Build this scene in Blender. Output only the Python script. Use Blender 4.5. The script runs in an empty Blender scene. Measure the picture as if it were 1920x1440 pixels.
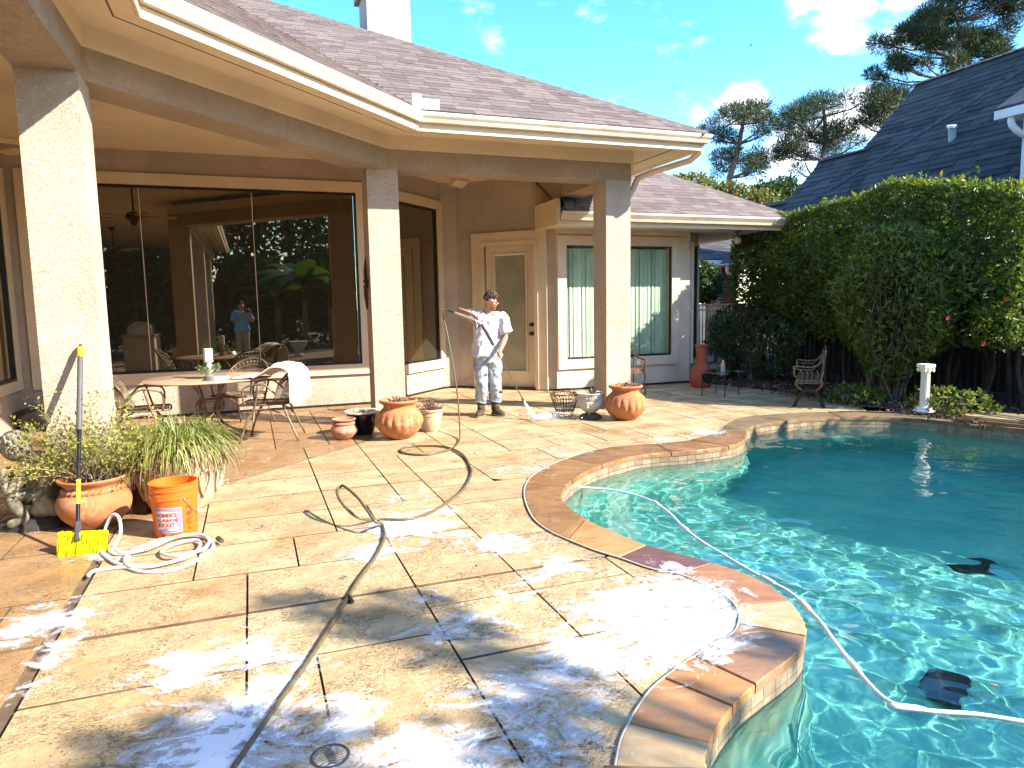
import bpy, bmesh, math, random
import numpy as np
from mathutils import Vector, Matrix, Quaternion, noise
from mathutils.geometry import delaunay_2d_cdt
sc = bpy.context.scene
COL = sc.collection
R = math.radians
pi = math.pi
random.seed(7)
RNG = np.random.default_rng(7)

# ------------------------------------------------------------------ camera
CF, CP, CR, CH = 1313.5, .1117, .0183, 1.5
cam = bpy.data.cameras.new('camera')
camo = bpy.data.objects.new('camera', cam)
COL.objects.link(camo)
sc.camera = camo
fw = Vector((0, math.cos(CP), -math.sin(CP)))
rt = Vector((1, 0, 0))
dn = Vector((0, -math.sin(CP), -math.cos(CP)))
cx = rt * math.cos(CR) + dn * math.sin(CR)
cy = rt * math.sin(CR) - dn * math.cos(CR)
camo.matrix_world = Matrix(((cx.x, cy.x, -fw.x, 0), (cx.y, cy.y, -fw.y, 0), (cx.z, cy.z, -fw.z, CH), (0, 0, 0, 1)))
cam.sensor_width = 36
cam.sensor_fit = 'HORIZONTAL'
cam.lens = CF / 1920 * 36
cam.clip_start = .05
cam.clip_end = 2000

# ------------------------------------------------------------------ light
SUN_EL, SUN_AZ = R(33.5), R(-22)
sdir = Vector((math.cos(SUN_EL) * math.cos(SUN_AZ), math.cos(SUN_EL) * math.sin(SUN_AZ), math.sin(SUN_EL)))
sun = bpy.data.lights.new('sun', 'SUN')
suno = bpy.data.objects.new('sun', sun)
COL.objects.link(suno)
sun.energy = 3.9
sun.angle = R(.5)
sun.color = (1, .93, .82)
suno.rotation_euler = (-sdir).to_track_quat('-Z', 'Y').to_euler()
suno.location = sdir * 30
sun.cycles.is_caustics_light = True
world = bpy.data.worlds.new('World')
sc.world = world
world.use_nodes = True
wn, wl = world.node_tree.nodes, world.node_tree.links
bg = wn['Background']
bg.inputs[1].default_value = .15
sky = wn.new('ShaderNodeTexSky')
sky.sky_type = 'NISHITA'
sky.sun_disc = False
sky.sun_elevation = SUN_EL
sky.sun_rotation = math.atan2(sdir.x, sdir.y)
sky.air_density = 1.0
sky.dust_density = .35
sky.ozone_density = 2.2
hs = wn.new('ShaderNodeHueSaturation')
hs.inputs['Saturation'].default_value = 1.35
hs.inputs['Hue'].default_value = .498
wl.new(sky.outputs[0], hs.inputs['Color'])
tc = wn.new('ShaderNodeTexCoord')
nz = wn.new('ShaderNodeTexNoise')
nz.inputs['Scale'].default_value = 9
nz.inputs['Detail'].default_value = 7
nz.inputs['Roughness'].default_value = .58
mp = wn.new('ShaderNodeMapping')
mp.inputs['Scale'].default_value = (1, 1, 2.2)
wl.new(tc.outputs['Generated'], mp.inputs[0])
wl.new(mp.outputs[0], nz.inputs['Vector'])


def wmath(op, a, b):
    n = wn.new('ShaderNodeMath')
    n.operation = op
    for i, v in enumerate((a, b)):
        if isinstance(v, (int, float)):
            n.inputs[i].default_value = v
        else:
            wl.new(v, n.inputs[i])
    return n.outputs[0]


def cdir(u, v):
    x, y = (u - 960) / CF, (v - 720) / CF
    return (fw + cx * x - cy * y).normalized()


acc = None
# fair-weather clouds: (direction, radius, weight); the first ones stand in view, the rest all round the sky
CL = [(cdir(1590, -15), .085, .32), (cdir(1690, 10), .055, .28), (cdir(1510, 0), .06, .20), (cdir(1400, 215), .05, .36), (cdir(1470, 285), .09, .30), (cdir(1600, 215), .075, .40), (cdir(1640, 260), .06, .3), (cdir(1395, 20), .028, .2)]
for k in range(16):
    a = random.uniform(.9, 5.4)
    e = random.uniform(.15, .8)
    CL.append((Vector((math.sin(a) * math.cos(e), math.cos(a) * math.cos(e), math.sin(e))), random.uniform(.08, .25), .3))
for d, r, wgt in CL:
    vd = wn.new('ShaderNodeVectorMath')
    vd.operation = 'DISTANCE'
    wl.new(tc.outputs['Generated'], vd.inputs[0])
    vd.inputs[1].default_value = d
    mr = wn.new('ShaderNodeMapRange')
    mr.interpolation_type = 'SMOOTHSTEP'
    mr.inputs['From Min'].default_value = 0
    mr.inputs['From Max'].default_value = r
    mr.inputs['To Min'].default_value = wgt
    mr.inputs['To Max'].default_value = 0
    wl.new(vd.outputs['Value'], mr.inputs['Value'])
    acc = mr.outputs[0] if acc is None else wmath('MAXIMUM', acc, mr.outputs[0])
dens = wmath('ADD', acc, nz.outputs[0])
mr = wn.new('ShaderNodeMapRange')
mr.interpolation_type = 'SMOOTHSTEP'
mr.inputs['From Min'].default_value = .58
mr.inputs['From Max'].default_value = .92
wl.new(dens, mr.inputs['Value'])
mx = wn.new('ShaderNodeMix')
mx.data_type = 'RGBA'
wl.new(mr.outputs[0], mx.inputs['Factor'])
wl.new(hs.outputs[0], mx.inputs['A'])
mx.inputs['B'].default_value = (7.5, 7.5, 7.6, 1)
wl.new(mx.outputs['Result'], bg.inputs[0])
sc.view_settings.view_transform = 'Standard'
sc.view_settings.look = 'None'
sc.view_settings.exposure = 1.93
sc.view_settings.gamma = 1
sc.view_settings.use_curve_mapping = False
sc.cycles.max_bounces = 12
sc.cycles.diffuse_bounces = 8
sc.cycles.transmission_bounces = 8
sc.cycles.transparent_max_bounces = 24
sc.cycles.sample_clamp_indirect = 6

# ------------------------------------------------------------------ house frame
TH = .3562
E1 = Vector((math.cos(TH), math.sin(TH), 0))
E2 = Vector((-math.sin(TH), math.cos(TH), 0))
UP = Vector((0, 0, 1))


def W(p, q, z=0.):
    return E1 * p + E2 * q + UP * z


def toH(v):
    v = Vector((v[0], v[1], 0))
    return (v.dot(E1), v.dot(E2))


# ------------------------------------------------------------------ mesh helpers
class MB:
    def __init__(s):
        s.v = []
        s.f = []
        s.m = []
        s.mi = 0

    def add(s, vs, fs):
        o = len(s.v)
        s.v += [tuple(x) for x in vs]
        s.f += [tuple(i + o for i in f) for f in fs]
        s.m += [s.mi] * len(fs)
        return s

    def box(s, a, b, M=None):
        x0, y0, z0 = a
        x1, y1, z1 = b
        vs = [(x0, y0, z0), (x1, y0, z0), (x1, y1, z0), (x0, y1, z0), (x0, y0, z1), (x1, y0, z1), (x1, y1, z1), (x0, y1, z1)]
        if M is not None:
            vs = [M @ Vector(v) for v in vs]
        return s.add(vs, [(3, 2, 1, 0), (4, 5, 6, 7), (0, 1, 5, 4), (1, 2, 6, 5), (2, 3, 7, 6), (3, 0, 4, 7)])

    def prism(s, poly, z0, z1):
        n = len(poly)
        z0f = z0 if callable(z0) else (lambda p: z0)
        z1f = z1 if callable(z1) else (lambda p: z1)
        vs = [(p[0], p[1], z0f(p)) for p in poly] + [(p[0], p[1], z1f(p)) for p in poly]
        return s.add(vs, [tuple(range(n - 1, -1, -1)), tuple(range(n, 2 * n))] + [(i, (i + 1) % n, n + (i + 1) % n, n + i) for i in range(n)])

    def tube(s, pts, r, n=8, cap=True, closed=False, flat=1.):
        pts = [Vector(p) for p in pts]
        m = len(pts)
        rs = list(r) if hasattr(r, '__len__') else [r] * m
        vs = []
        up = None
        for i, p in enumerate(pts):
            if closed:
                t = pts[(i + 1) % m] - pts[i - 1]
            else:
                t = pts[min(i + 1, m - 1)] - pts[max(i - 1, 0)]
            t = t.normalized() if t.length > 1e-9 else Vector((0, 0, 1))
            if up is None:
                up = Vector((0, 0, 1)) if abs(t.z) < .9 else Vector((1, 0, 0))
            a = t.cross(up)
            a = a.normalized() if a.length > 1e-6 else t.orthogonal().normalized()
            b = a.cross(t).normalized()
            up = b
            for k in range(n):
                an = 2 * pi * k / n
                vs.append(p + a * (math.cos(an) * rs[i]) + b * (math.sin(an) * rs[i] * flat))
        fs = []
        for i in range(m if closed else m - 1):
            j = (i + 1) % m
            for k in range(n):
                l = (k + 1) % n
                fs.append((i * n + k, i * n + l, j * n + l, j * n + k))
        if cap and not closed:
            fs.append(tuple(range(n - 1, -1, -1)))
            fs.append(tuple((m - 1) * n + k for k in range(n)))
        return s.add(vs, fs)

    def lathe(s, prof, n=24, c=(0, 0, 0), mod=None, cap=True):
        vs = []
        for i, (r, z) in enumerate(prof):
            for k in range(n):
                a = 2 * pi * k / n
                rr = r * (mod(a, i, z) if mod else 1)
                vs.append((c[0] + rr * math.cos(a), c[1] + rr * math.sin(a), c[2] + z))
        fs = []
        for i in range(len(prof) - 1):
            for k in range(n):
                l = (k + 1) % n
                fs.append((i * n + k, i * n + l, (i + 1) * n + l, (i + 1) * n + k))
        if cap:
            fs.append(tuple(range(n - 1, -1, -1)))
            fs.append(tuple((len(prof) - 1) * n + k for k in range(n)))
        return s.add(vs, fs)

    def loft(s, rings, n=16, cap=True):
        vs = []
        for c, a, b in rings:
            c, a, b = Vector(c), Vector(a), Vector(b)
            for k in range(n):
                an = 2 * pi * k / n
                vs.append(c + a * math.cos(an) + b * math.sin(an))
        fs = []
        for i in range(len(rings) - 1):
            for k in range(n):
                l = (k + 1) % n
                fs.append((i * n + k, i * n + l, (i + 1) * n + l, (i + 1) * n + k))
        if cap:
            fs.append(tuple(range(n - 1, -1, -1)))
            fs.append(tuple((len(rings) - 1) * n + k for k in range(n)))
        return s.add(vs, fs)

    def ball(s, c, r, n=10, m=7, sc=(1, 1, 1), rot=None):
        vs = []
        for i in range(m + 1):
            t = pi * i / m
            for k in range(n):
                a = 2 * pi * k / n
                v = Vector((math.sin(t) * math.cos(a) * sc[0], math.sin(t) * math.sin(a) * sc[1], math.cos(t) * sc[2])) * r
                if rot is not None:
                    v = rot @ v
                vs.append(Vector(c) + v)
        fs = []
        for i in range(m):
            for k in range(n):
                l = (k + 1) % n
                fs.append((i * n + k, (i + 1) * n + k, (i + 1) * n + l, i * n + l))
        return s.add(vs, fs)

    def build(s, name, mat, parent=None, smooth=False, label=None, kind=None):
        me = bpy.data.meshes.new(name)
        me.from_pydata(s.v, [], s.f)
        mats = mat if isinstance(mat, (list, tuple)) else [mat]
        for m in mats:
            me.materials.append(m)
        if len(mats) > 1:
            me.polygons.foreach_set('material_index', s.m)
        if smooth:
            me.polygons.foreach_set('use_smooth', [True] * len(me.polygons))
            if smooth == 'auto':
                me.set_sharp_from_angle(angle=R(35))
        me.update()
        return link(name, me, parent, label, kind)


def link(name, me, parent=None, label=None, kind=None):
    o = bpy.data.objects.new(name, me)
    COL.objects.link(o)
    if parent is not None:
        o.parent = parent
    if label:
        o['label'] = label
    if kind:
        o['kind'] = kind
    return o


def tag(o, label, cat, group=None):
    o['label'] = label
    o['category'] = cat
    if group:
        o['group'] = group
    return o


def thing(name, label, cat, loc=(0, 0, 0), rz=0., group=None):
    o = bpy.data.objects.new(name, None)
    o.empty_display_size = .1
    COL.objects.link(o)
    o.location = loc
    o.rotation_euler = (0, 0, rz)
    return tag(o, label, cat, group)


def dup(root, loc, rz, label, group=None):
    r = root.copy()
    COL.objects.link(r)
    r.location = loc
    r.rotation_euler = (0, 0, rz)
    r['label'] = label
    if group:
        r['group'] = group
    for ch in list(root.children):
        c = ch.copy()
        COL.objects.link(c)
        c.parent = r
        for g in list(ch.children):
            d = g.copy()
            COL.objects.link(d)
            d.parent = c
    return r


def crom(pts, k=6, closed=False):
    P = [np.array(p, float) for p in pts]
    n = len(P)
    out = []
    rng = n if closed else n - 1
    for i in range(rng):
        p1, p2 = P[i], P[(i + 1) % n]
        p0 = P[i - 1] if (i > 0 or closed) else p1 * 2 - p2
        p3 = P[(i + 2) % n] if (i + 2 < n or closed) else p2 * 2 - p1
        for j in range(k):
            t = j / k
            out.append(.5 * ((2 * p1) + (-p0 + p2) * t + (2 * p0 - 5 * p1 + 4 * p2 - p3) * t * t + (-p0 + 3 * p1 - 3 * p2 + p3) * t ** 3))
    if not closed:
        out.append(P[-1])
    return out


def nmesh(name, V, F, mat, parent=None, tint=None, kind=None, label=None, smooth=False, matidx=None):
    """mesh from numpy arrays; V (n,3), F (m,k)"""
    me = bpy.data.meshes.new(name)
    n, (m, k) = len(V), F.shape
    me.vertices.add(n)
    me.vertices.foreach_set('co', np.ascontiguousarray(V, np.float32).ravel())
    me.loops.add(m * k)
    me.loops.foreach_set('vertex_index', np.ascontiguousarray(F, np.int32).ravel())
    me.polygons.add(m)
    me.polygons.foreach_set('loop_start', np.arange(0, m * k, k, dtype=np.int32))
    me.polygons.foreach_set('loop_total', np.full(m, k, np.int32))
    for mm in (mat if isinstance(mat, (list, tuple)) else [mat]):
        me.materials.append(mm)
    if matidx is not None:
        me.polygons.foreach_set('material_index', np.ascontiguousarray(matidx, np.int32))
    me.polygons.foreach_set('use_smooth', np.full(m, bool(smooth)))
    if tint is not None:
        at = me.attributes.new('tint', 'FLOAT', 'POINT')
        at.data.foreach_set('value', np.ascontiguousarray(tint, np.float32))
    me.update(calc_edges=True)
    me.validate()
    return link(name, me, parent, label, kind)


def unit(a):
    return a / np.maximum(np.linalg.norm(a, axis=-1, keepdims=True), 1e-9)


def leaves(P, size, aspect=.45, fold=.25, up=.3, rng=RNG, dirs=None):
    """diamond leaves folded along the midrib: 4 verts, 2 triangles each, at points P"""
    n = len(P)
    d = rng.normal(size=(n, 3))
    if dirs is not None:
        d = d * .7 + dirs * 1.2
    d[:, 2] += up
    d = unit(d)
    s = unit(np.cross(d, rng.normal(size=(n, 3))))
    nn = np.cross(d, s)
    L = size * rng.uniform(.6, 1.35, (n, 1))
    a = P
    b = P + d * L
    m = P + d * L * .5
    l = m + s * L * aspect * .5 + nn * L * fold * .3
    r = m - s * L * aspect * .5 + nn * L * fold * .3
    V = np.stack([a, l, b, r], 1).reshape(-1, 3)
    i = np.arange(n)[:, None] * 4
    F = np.concatenate([i + np.array([[0, 2, 1]]), i + np.array([[0, 3, 2]])], 0)
    t = np.repeat(rng.uniform(0, 1, n), 4)
    return V, F, t


# ------------------------------------------------------------------ materials
def new(name):
    m = bpy.data.materials.new(name)
    m.use_nodes = True
    nt = m.node_tree
    return m, nt.nodes, nt.links, nt.nodes['Principled BSDF']


class N:
    def __init__(s, name):
        s.m, s.n, s.l, s.b = new(name)
        s.tc = s.n.new('ShaderNodeTexCoord')
        s.co = s.tc.outputs['Object']

    def set(s, k, v):
        if isinstance(v, bpy.types.NodeSocket):
            s.l.new(v, s.b.inputs[k])
        else:
            s.b.inputs[k].default_value = v

    def noise(s, scale, detail=5, rough=.55, co=None, dist=0., stretch=None):
        n = s.n.new('ShaderNodeTexNoise')
        n.inputs['Scale'].default_value = scale
        n.inputs['Detail'].default_value = detail
        n.inputs['Roughness'].default_value = rough
        n.inputs['Distortion'].default_value = dist
        c = co or s.co
        if stretch:
            mp = s.n.new('ShaderNodeMapping')
            mp.inputs['Scale'].default_value = stretch
            s.l.new(c, mp.inputs[0])
            c = mp.outputs[0]
        s.l.new(c, n.inputs['Vector'])
        return n.outputs[0]

    def vor(s, scale, feature='F1', co=None, out=0, rnd=1.):
        n = s.n.new('ShaderNodeTexVoronoi')
        n.feature = feature
        n.inputs['Scale'].default_value = scale
        n.inputs['Randomness'].default_value = rnd
        s.l.new(co or s.co, n.inputs['Vector'])
        return n.outputs[out]

    def ramp(s, f, a, b, lo=0., hi=1., smooth=True):
        n = s.n.new('ShaderNodeMapRange')
        n.interpolation_type = 'SMOOTHSTEP' if smooth else 'LINEAR'
        for k, v in (('From Min', a), ('From Max', b), ('To Min', lo), ('To Max', hi)):
            n.inputs[k].default_value = v
        s.l.new(f, n.inputs['Value'])
        return n.outputs[0]

    def math(s, op, a, b=0.):
        n = s.n.new('ShaderNodeMath')
        n.operation = op
        for i, v in enumerate((a, b)):
            if isinstance(v, (int, float)):
                n.inputs[i].default_value = v
            else:
                s.l.new(v, n.inputs[i])
        return n.outputs[0]

    def mix(s, f, a, b, blend='MIX'):
        n = s.n.new('ShaderNodeMix')
        n.data_type = 'RGBA'
        n.blend_type = blend
        for k, v in (('Factor', f), ('A', a), ('B', b)):
            if isinstance(v, bpy.types.NodeSocket):
                s.l.new(v, n.inputs[k])
            elif k == 'Factor':
                n.inputs[k].default_value = v
            else:
                n.inputs[k].default_value = (*v, 1)
        return n.outputs['Result']

    def bump(s, h, strength=.3, dist=.01):
        n = s.n.new('ShaderNodeBump')
        n.inputs['Strength'].default_value = strength
        n.inputs['Distance'].default_value = dist
        s.l.new(h, n.inputs['Height'])
        s.l.new(n.outputs[0], s.b.inputs['Normal'])

    def rnd(s):
        return s.n.new('ShaderNodeObjectInfo').outputs['Random']

    def attr(s, name):
        n = s.n.new('ShaderNodeAttribute')
        n.attribute_name = name
        return n.outputs['Fac']


def sc3(c, k):
    return tuple(x * k for x in c)


def simple(name, c, rough=.7, var=.18, scale=5., bump=0., bscale=60., metal=0., spec=.5, rand=0., bd=.004):
    s = N(name)
    f = s.noise(scale, 6, .6)
    col = s.mix(s.ramp(f, .3, .7), sc3(c, 1 - var), sc3(c, 1 + var))
    if rand:
        col = s.mix(s.rnd(), col, s.mix(1., col, (1 - rand,) * 3, 'MULTIPLY'))
    s.set('Base Color', col)
    s.set('Roughness', s.ramp(s.noise(scale * 2.3, 3), .3, .7, max(0, rough - .08), min(1, rough + .08)))
    s.set('Metallic', metal)
    s.set('Specular IOR Level', spec)
    if bump:
        s.bump(s.noise(bscale, 4), bump, bd)
    return s.m


def m_stucco(name, c):
    s = N(name)
    a = s.noise(34, 5, .65, dist=1.2)
    worm = s.ramp(a, .42, .52)
    dirt = s.noise(1.3, 6, .65)
    col = s.mix(s.ramp(dirt, .35, .75), sc3(c, .84), sc3(c, 1.08))
    col = s.mix(s.ramp(s.noise(60, 4, .7), .52, .74, 0, .4), col, sc3(c, .5))
    streak = s.noise(5, 5, .6, stretch=(1, 1, .07))
    col = s.mix(s.ramp(streak, .55, .8, 0, .28), col, sc3(c, .55))
    sep = s.n.new('ShaderNodeSeparateXYZ')
    s.l.new(s.co, sep.inputs[0])
    foot = s.math('MULTIPLY', s.ramp(sep.outputs[2], .02, .42, 1, 0), s.ramp(s.noise(6, 6, .7), .38, .68))
    col = s.mix(s.math('MULTIPLY', foot, .55), col, sc3(c, .42))
    col = s.mix(s.ramp(s.noise(.7, 5, .6, dist=1), .5, .72, 0, .22), col, sc3(c, .70))
    s.set('Base Color', col)
    s.set('Roughness', .92)
    s.set('Specular IOR Level', .25)
    s.bump(s.math('ADD', worm, s.math('MULTIPLY', s.noise(150, 3), .5)), .75, .006)
    return s.m


def m_leaf(name, a, b, c=None, rough=.45, trans=.25):
    """leaf: tint runs from a to b, a few of colour c; thin leaves let some light through"""
    s = N(name)
    t = s.attr('tint')
    col = s.mix(t, a, b)
    if c:
        col = s.mix(s.ramp(t, .90, .94), col, c)
    col = s.mix(s.ramp(s.noise(.9, 4), .35, .7), s.mix(1., col, (.7, .74, .75), 'MULTIPLY'), col)
    s.set('Base Color', col)
    s.set('Roughness', rough)
    s.set('Specular IOR Level', .45)
    tr = s.n.new('ShaderNodeBsdfTranslucent')
    s.l.new(s.mix(1., col, (1.5, 1.6, .6), 'MULTIPLY'), tr.inputs[0])
    mxs = s.n.new('ShaderNodeMixShader')
    mxs.inputs[0].default_value = trans
    s.l.new(s.b.outputs[0], mxs.inputs[1])
    s.l.new(tr.outputs[0], mxs.inputs[2])
    s.l.new(mxs.outputs[0], s.n['Material Output'].inputs[0])
    return s.m


STUCCO = m_stucco('stucco', (.53, .425, .325))
STUCCO_D = m_stucco('stucco_dark', (.42, .315, .225))  # same stucco, darker and browner, on the beams
TRIM = simple('cream_trim_paint', (.66, .52, .345), .6, .07, 2.5, .12, 90)
TRIM_P = simple('pale_trim_paint', (.66, .51, .37), .6, .07, 2.5, .12, 90)
SOFFIT = simple('soffit_paint', (.72, .575, .385), .65, .06, 1.8, .1, 40)
GUTTER = simple('gutter_enamel', (.62, .51, .37), .35, .14, 3., .05, 30)
BLACKF = simple('black_window_frame', (.012, .011, .010), .4, .2)
IRON = simple('dark_iron', (.035, .026, .02), .5, .3, 20, .2, 120, .6)
BRONZE_IRON = simple('weathered_bronze_iron', (.17, .12, .075), .5, .35, 14, .2, 90, .35)
WHITE = simple('white_paint', (.78, .77, .74), .5, .06, 4)
BLACK = simple('black_plastic', (.015, .015, .016), .4, .2)
RED_T = simple('red_terracotta', (.36, .075, .035), .75, .25, 5, .25, 50)


# measured ground points (metres)
COPE_OUT = [(0.309, 2.095), (0.352, 2.246), (0.396, 2.347), (0.45, 2.453), (0.534, 2.587), (0.679, 2.746), (0.856, 2.909), (0.972, 3.01), (1.035, 3.109), (1.081, 3.251), (1.08, 3.415), (1.023, 3.569), (0.907, 3.732), (0.766, 3.827), (0.616, 4.005), (0.495, 4.13), (0.367, 4.304), (0.231, 4.526), (0.137, 4.804), (0.09, 5.23), (0.089, 5.577), (0.121, 5.838), (0.194, 6.101), (0.373, 6.468), (0.627, 6.826), (0.922, 7.141), (1.244, 7.279), (1.572, 7.364), (1.923, 7.511), (2.231, 7.799), (2.432, 8.088), (2.561, 8.37), (2.848, 8.822), (3.239, 9.084), (3.816, 9.246), (4.451, 9.263), (4.934, 9.204), (5.341, 9.015), (5.831, 8.605)]
COPE_IN = [(0.601, 2.086), (0.64, 2.206), (0.684, 2.291), (0.757, 2.395), (0.862, 2.519), (0.975, 2.631), (1.119, 2.76), (1.243, 2.894), (1.298, 2.997), (1.337, 3.097), (1.363, 3.263), (1.359, 3.422), (1.31, 3.621), (1.201, 3.805), (1.027, 3.984), (0.814, 4.2), (0.701, 4.379), (0.556, 4.633), (0.425, 4.955), (0.373, 5.197), (0.371, 5.395), (0.442, 5.707), (0.608, 6.069), (0.824, 6.387), (1.147, 6.707), (1.464, 6.854), (1.775, 6.93), (2.23, 7.131), (2.487, 7.426), (2.627, 7.793), (2.763, 8.125), (2.985, 8.362), (3.404, 8.593), (3.971, 8.778), (4.458, 8.765), (4.899, 8.671), (5.215, 8.389), (5.418, 8.024)]
HOSE_GROUND = [(-0.936, 2.141), (-0.928, 2.276), (-0.917, 2.461), (-0.902, 2.638), (-0.887, 2.867), (-0.878, 3.115), (-0.871, 3.447), (-0.866, 3.729), (-0.843, 4.021), (-0.841, 4.253), (-0.856, 4.469), (-0.912, 4.698)]
HOSE_LOW = [(-0.965, 4.822), (-0.795, 4.799), (-0.694, 4.856), (-0.573, 5.045), (-0.459, 5.402), (-0.401, 5.693), (-0.377, 6.138), (-0.408, 6.433), (-0.493, 6.885), (-0.621, 7.209), (-0.778, 7.391), (-0.99, 7.439), (-1.152, 7.368), (-1.178, 7.204), (-1.081, 7.037), (-0.893, 6.969), (-0.748, 7.086), (-0.633, 7.293), (-0.602, 7.641)]
HOSE_LOOP = [(-0.899, 4.495), (-1.093, 4.805), (-1.253, 5.023), (-1.29, 4.968), (-1.209, 4.773), (-1.043, 4.575), (-0.911, 4.485)]
WHITE_COIL = [(-2.436, 3.85), (-2.448, 3.923), (-2.393, 3.962), (-2.29, 3.973), (-2.178, 3.91), (-2.048, 3.895), (-1.946, 3.973), (-1.904, 4.166), (-1.928, 4.341), (-2.045, 4.492), (-2.187, 4.533), (-2.332, 4.466), (-2.394, 4.287), (-2.359, 4.098), (-2.26, 3.963), (-2.137, 3.949), (-2.023, 4.037), (-1.968, 4.142), (-1.999, 4.315), (-2.068, 4.41), (-2.148, 4.373), (-2.197, 4.276), (-2.18, 4.18), (-2.086, 4.102), (-1.996, 4.116), (-1.932, 4.224), (-1.974, 4.384), (-2.092, 4.495), (-2.218, 4.449), (-2.29, 4.281), (-2.393, 4.191), (-2.533, 4.294), (-2.694, 4.486)]
CLEANER_HOSE = [(0.515, 6.094), (0.666, 6.046), (0.822, 5.982), (0.953, 5.868), (1.074, 5.709), (1.149, 5.53), (1.2, 5.222), (1.219, 4.886), (1.273, 4.566), (1.351, 4.282), (1.404, 4.099), (1.466, 3.914), (1.523, 3.745), (1.536, 3.563), (1.533, 3.363), (1.51, 3.168), (1.491, 2.946), (1.474, 2.772), (1.471, 2.661), (1.541, 2.614), (1.65, 2.585), (1.782, 2.563), (1.93, 2.509), (2.137, 2.439)]
DRAIN = [(0.18, 2.27)]
EXPJ = [(-0.93, 2.9), (-0.96, 4.59)]
CTRL = [(-0.92, 3.64), (2.05, 3.55)]
CTRL2 = [(0.59, 7.21), (2.12, 5.43)]
EDGE = [(-0.4, 6.2), (0.17, 6.92), (0.87, 7.7)]
J3 = [(-1.03, 5.55), (0.11, 5.18)]
FOAM = [(0.93, 4.68, 0.3, 1), (1.07, 4.62, 0.25, 0.9), (0.64, 4.23, 0.2, 0.8), (1.39, 4.07, 0.25, 0.8), (1.21, 4.31, 0.2, 0.5), (0.59, 4.15, 0.15, 0.7), (0.78, 5.09, 0.15, 0.4), (1.25, 4.88, 0.2, 0.6), (-0.16, 2.5, 0.3, 1.1), (-0.06, 2.69, 0.2, 1.1), (0.02, 2.83, 0.16, 1), (0.12, 3.03, 0.12, 0.8), (-0.19, 2.39, 0.32, 1.1), (-0.35, 3.17, 0.2, 0.7), (-0.07, 3.14, 0.22, 0.8), (-0.23, 3.16, 0.2, 0.7), (-0.41, 2.95, 0.15, 0.4), (1.58, 2.9, 0.25, 0.8), (1.77, 2.95, 0.3, 1), (2.04, 2.98, 0.25, 0.9), (1.97, 2.67, 0.25, 1), (1.78, 2.52, 0.25, 1.05), (1.63, 2.58, 0.3, 1), (1.34, 2.6, 0.25, 0.9), (1.23, 2.58, 0.22, 0.9), (1.59, 2.76, 0.28, 1), (1.82, 2.8, 0.25, 0.8), (1.4, 3.49, 0.15, 0.6), (1.59, 3.54, 0.2, 0.7), (1.19, 3.27, 0.15, 0.55), (0.96, 3.09, 0.2, 0.7), (0.75, 3.0, 0.2, 0.7), (0.78, 3.41, 0.15, 0.5), (0.88, 2.42, 0.2, 0.75), (0.99, 2.42, 0.2, 0.7), (0.82, 2.33, 0.2, 0.8), (0.66, 2.15, 0.25, 0.7), (0.44, 2.16, 0.25, 0.9), (0.55, 2.1, 0.25, 0.9), (0.91, 2.05, 0.2, 0.7), (0.9, 2.12, 0.2, 0.7), (0.68, 2.5, 0.12, 0.6), (0.23, 2.43, 0.15, 0.7), (0.26, 2.54, 0.15, 0.7), (0.17, 2.23, 0.2, 0.8), (0.3, 2.2, 0.2, 0.7), (1.15, 2.23, 0.2, 0.5), (1.18, 2.38, 0.2, 0.4), (-1.1, 3.8, 0.22, 0.75), (-0.98, 3.88, 0.2, 0.75), (-1.1, 4.09, 0.1, 0.5), (-0.9, 3.42, 0.1, 0.9), (-0.89, 3.58, 0.1, 0.9), (-0.9, 3.19, 0.1, 0.6), (-0.9, 3.81, 0.08, 0.8), (2.17, 3.23, 0.12, 1), (2.27, 3.0, 0.1, 0.6), (2.15, 3.3, 0.1, 0.8), (4.89, 6.65, 0.2, 0.9), (4.19, 6.56, 0.2, 0.6), (2.93, 6.36, 0.25, 0.5), (2.37, 5.85, 0.3, 0.5), (-0.93, 4.86, 0.15, 0.9), (-0.83, 4.72, 0.1, 0.6), (1.04, 5.37, 0.3, 0.4), (2.1, 5.97, 0.3, 0.35)]
JOINTS = [((0.423, 2.337), (0.648, 2.223)), ((0.581, 2.628), (0.807, 2.455)), ((0.749, 2.792), (0.918, 2.581)), ((1.042, 3.114), (1.292, 2.982)), ((1.094, 3.331), (1.366, 3.344)), ((0.91, 3.732), (1.143, 3.874)), ((0.616, 4.005), (0.814, 4.2)), ((0.346, 4.367), (0.492, 4.783))]

# ------------------------------------------------------------------ ground, patio and pool
POOL_CLOSE = [(5.78, 7.66), (6.6, 6.6), (7.1, 5.0), (6.9, 3.3), (6.1, 1.9), (4.8, 1.0), (3.1, .65), (1.7, .8), (.95, 1.15), (.62, 1.6)]
nc = len(COPE_IN)
INNER = [Vector((*p, 0)) for p in crom(COPE_IN + POOL_CLOSE, 5, True)]
NI = len(INNER)


def nrm(i, L=None):
    L = L or INNER
    t = L[(i + 1) % len(L)] - L[i - 1]
    return Vector((-t.y, t.x, 0)).normalized()     # points out of the pool (the list runs clockwise seen from the deck)


area = sum(INNER[i].x * INNER[(i + 1) % NI].y - INNER[(i + 1) % NI].x * INNER[i].y for i in range(NI))
if area > 0:
    _n = nrm

    def nrm(i, L=None):
        return -_n(i, L)


def off(d):
    return [INNER[i] + nrm(i) * d for i in range(NI)]


OUT_VIS = [Vector((*p, 0)) for p in crom(COPE_OUT, 5)]
OUT_HID = [v for v in off(.33)[(nc - 1) * 5 + 2:]]
OUTER = OUT_VIS + OUT_HID


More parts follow.
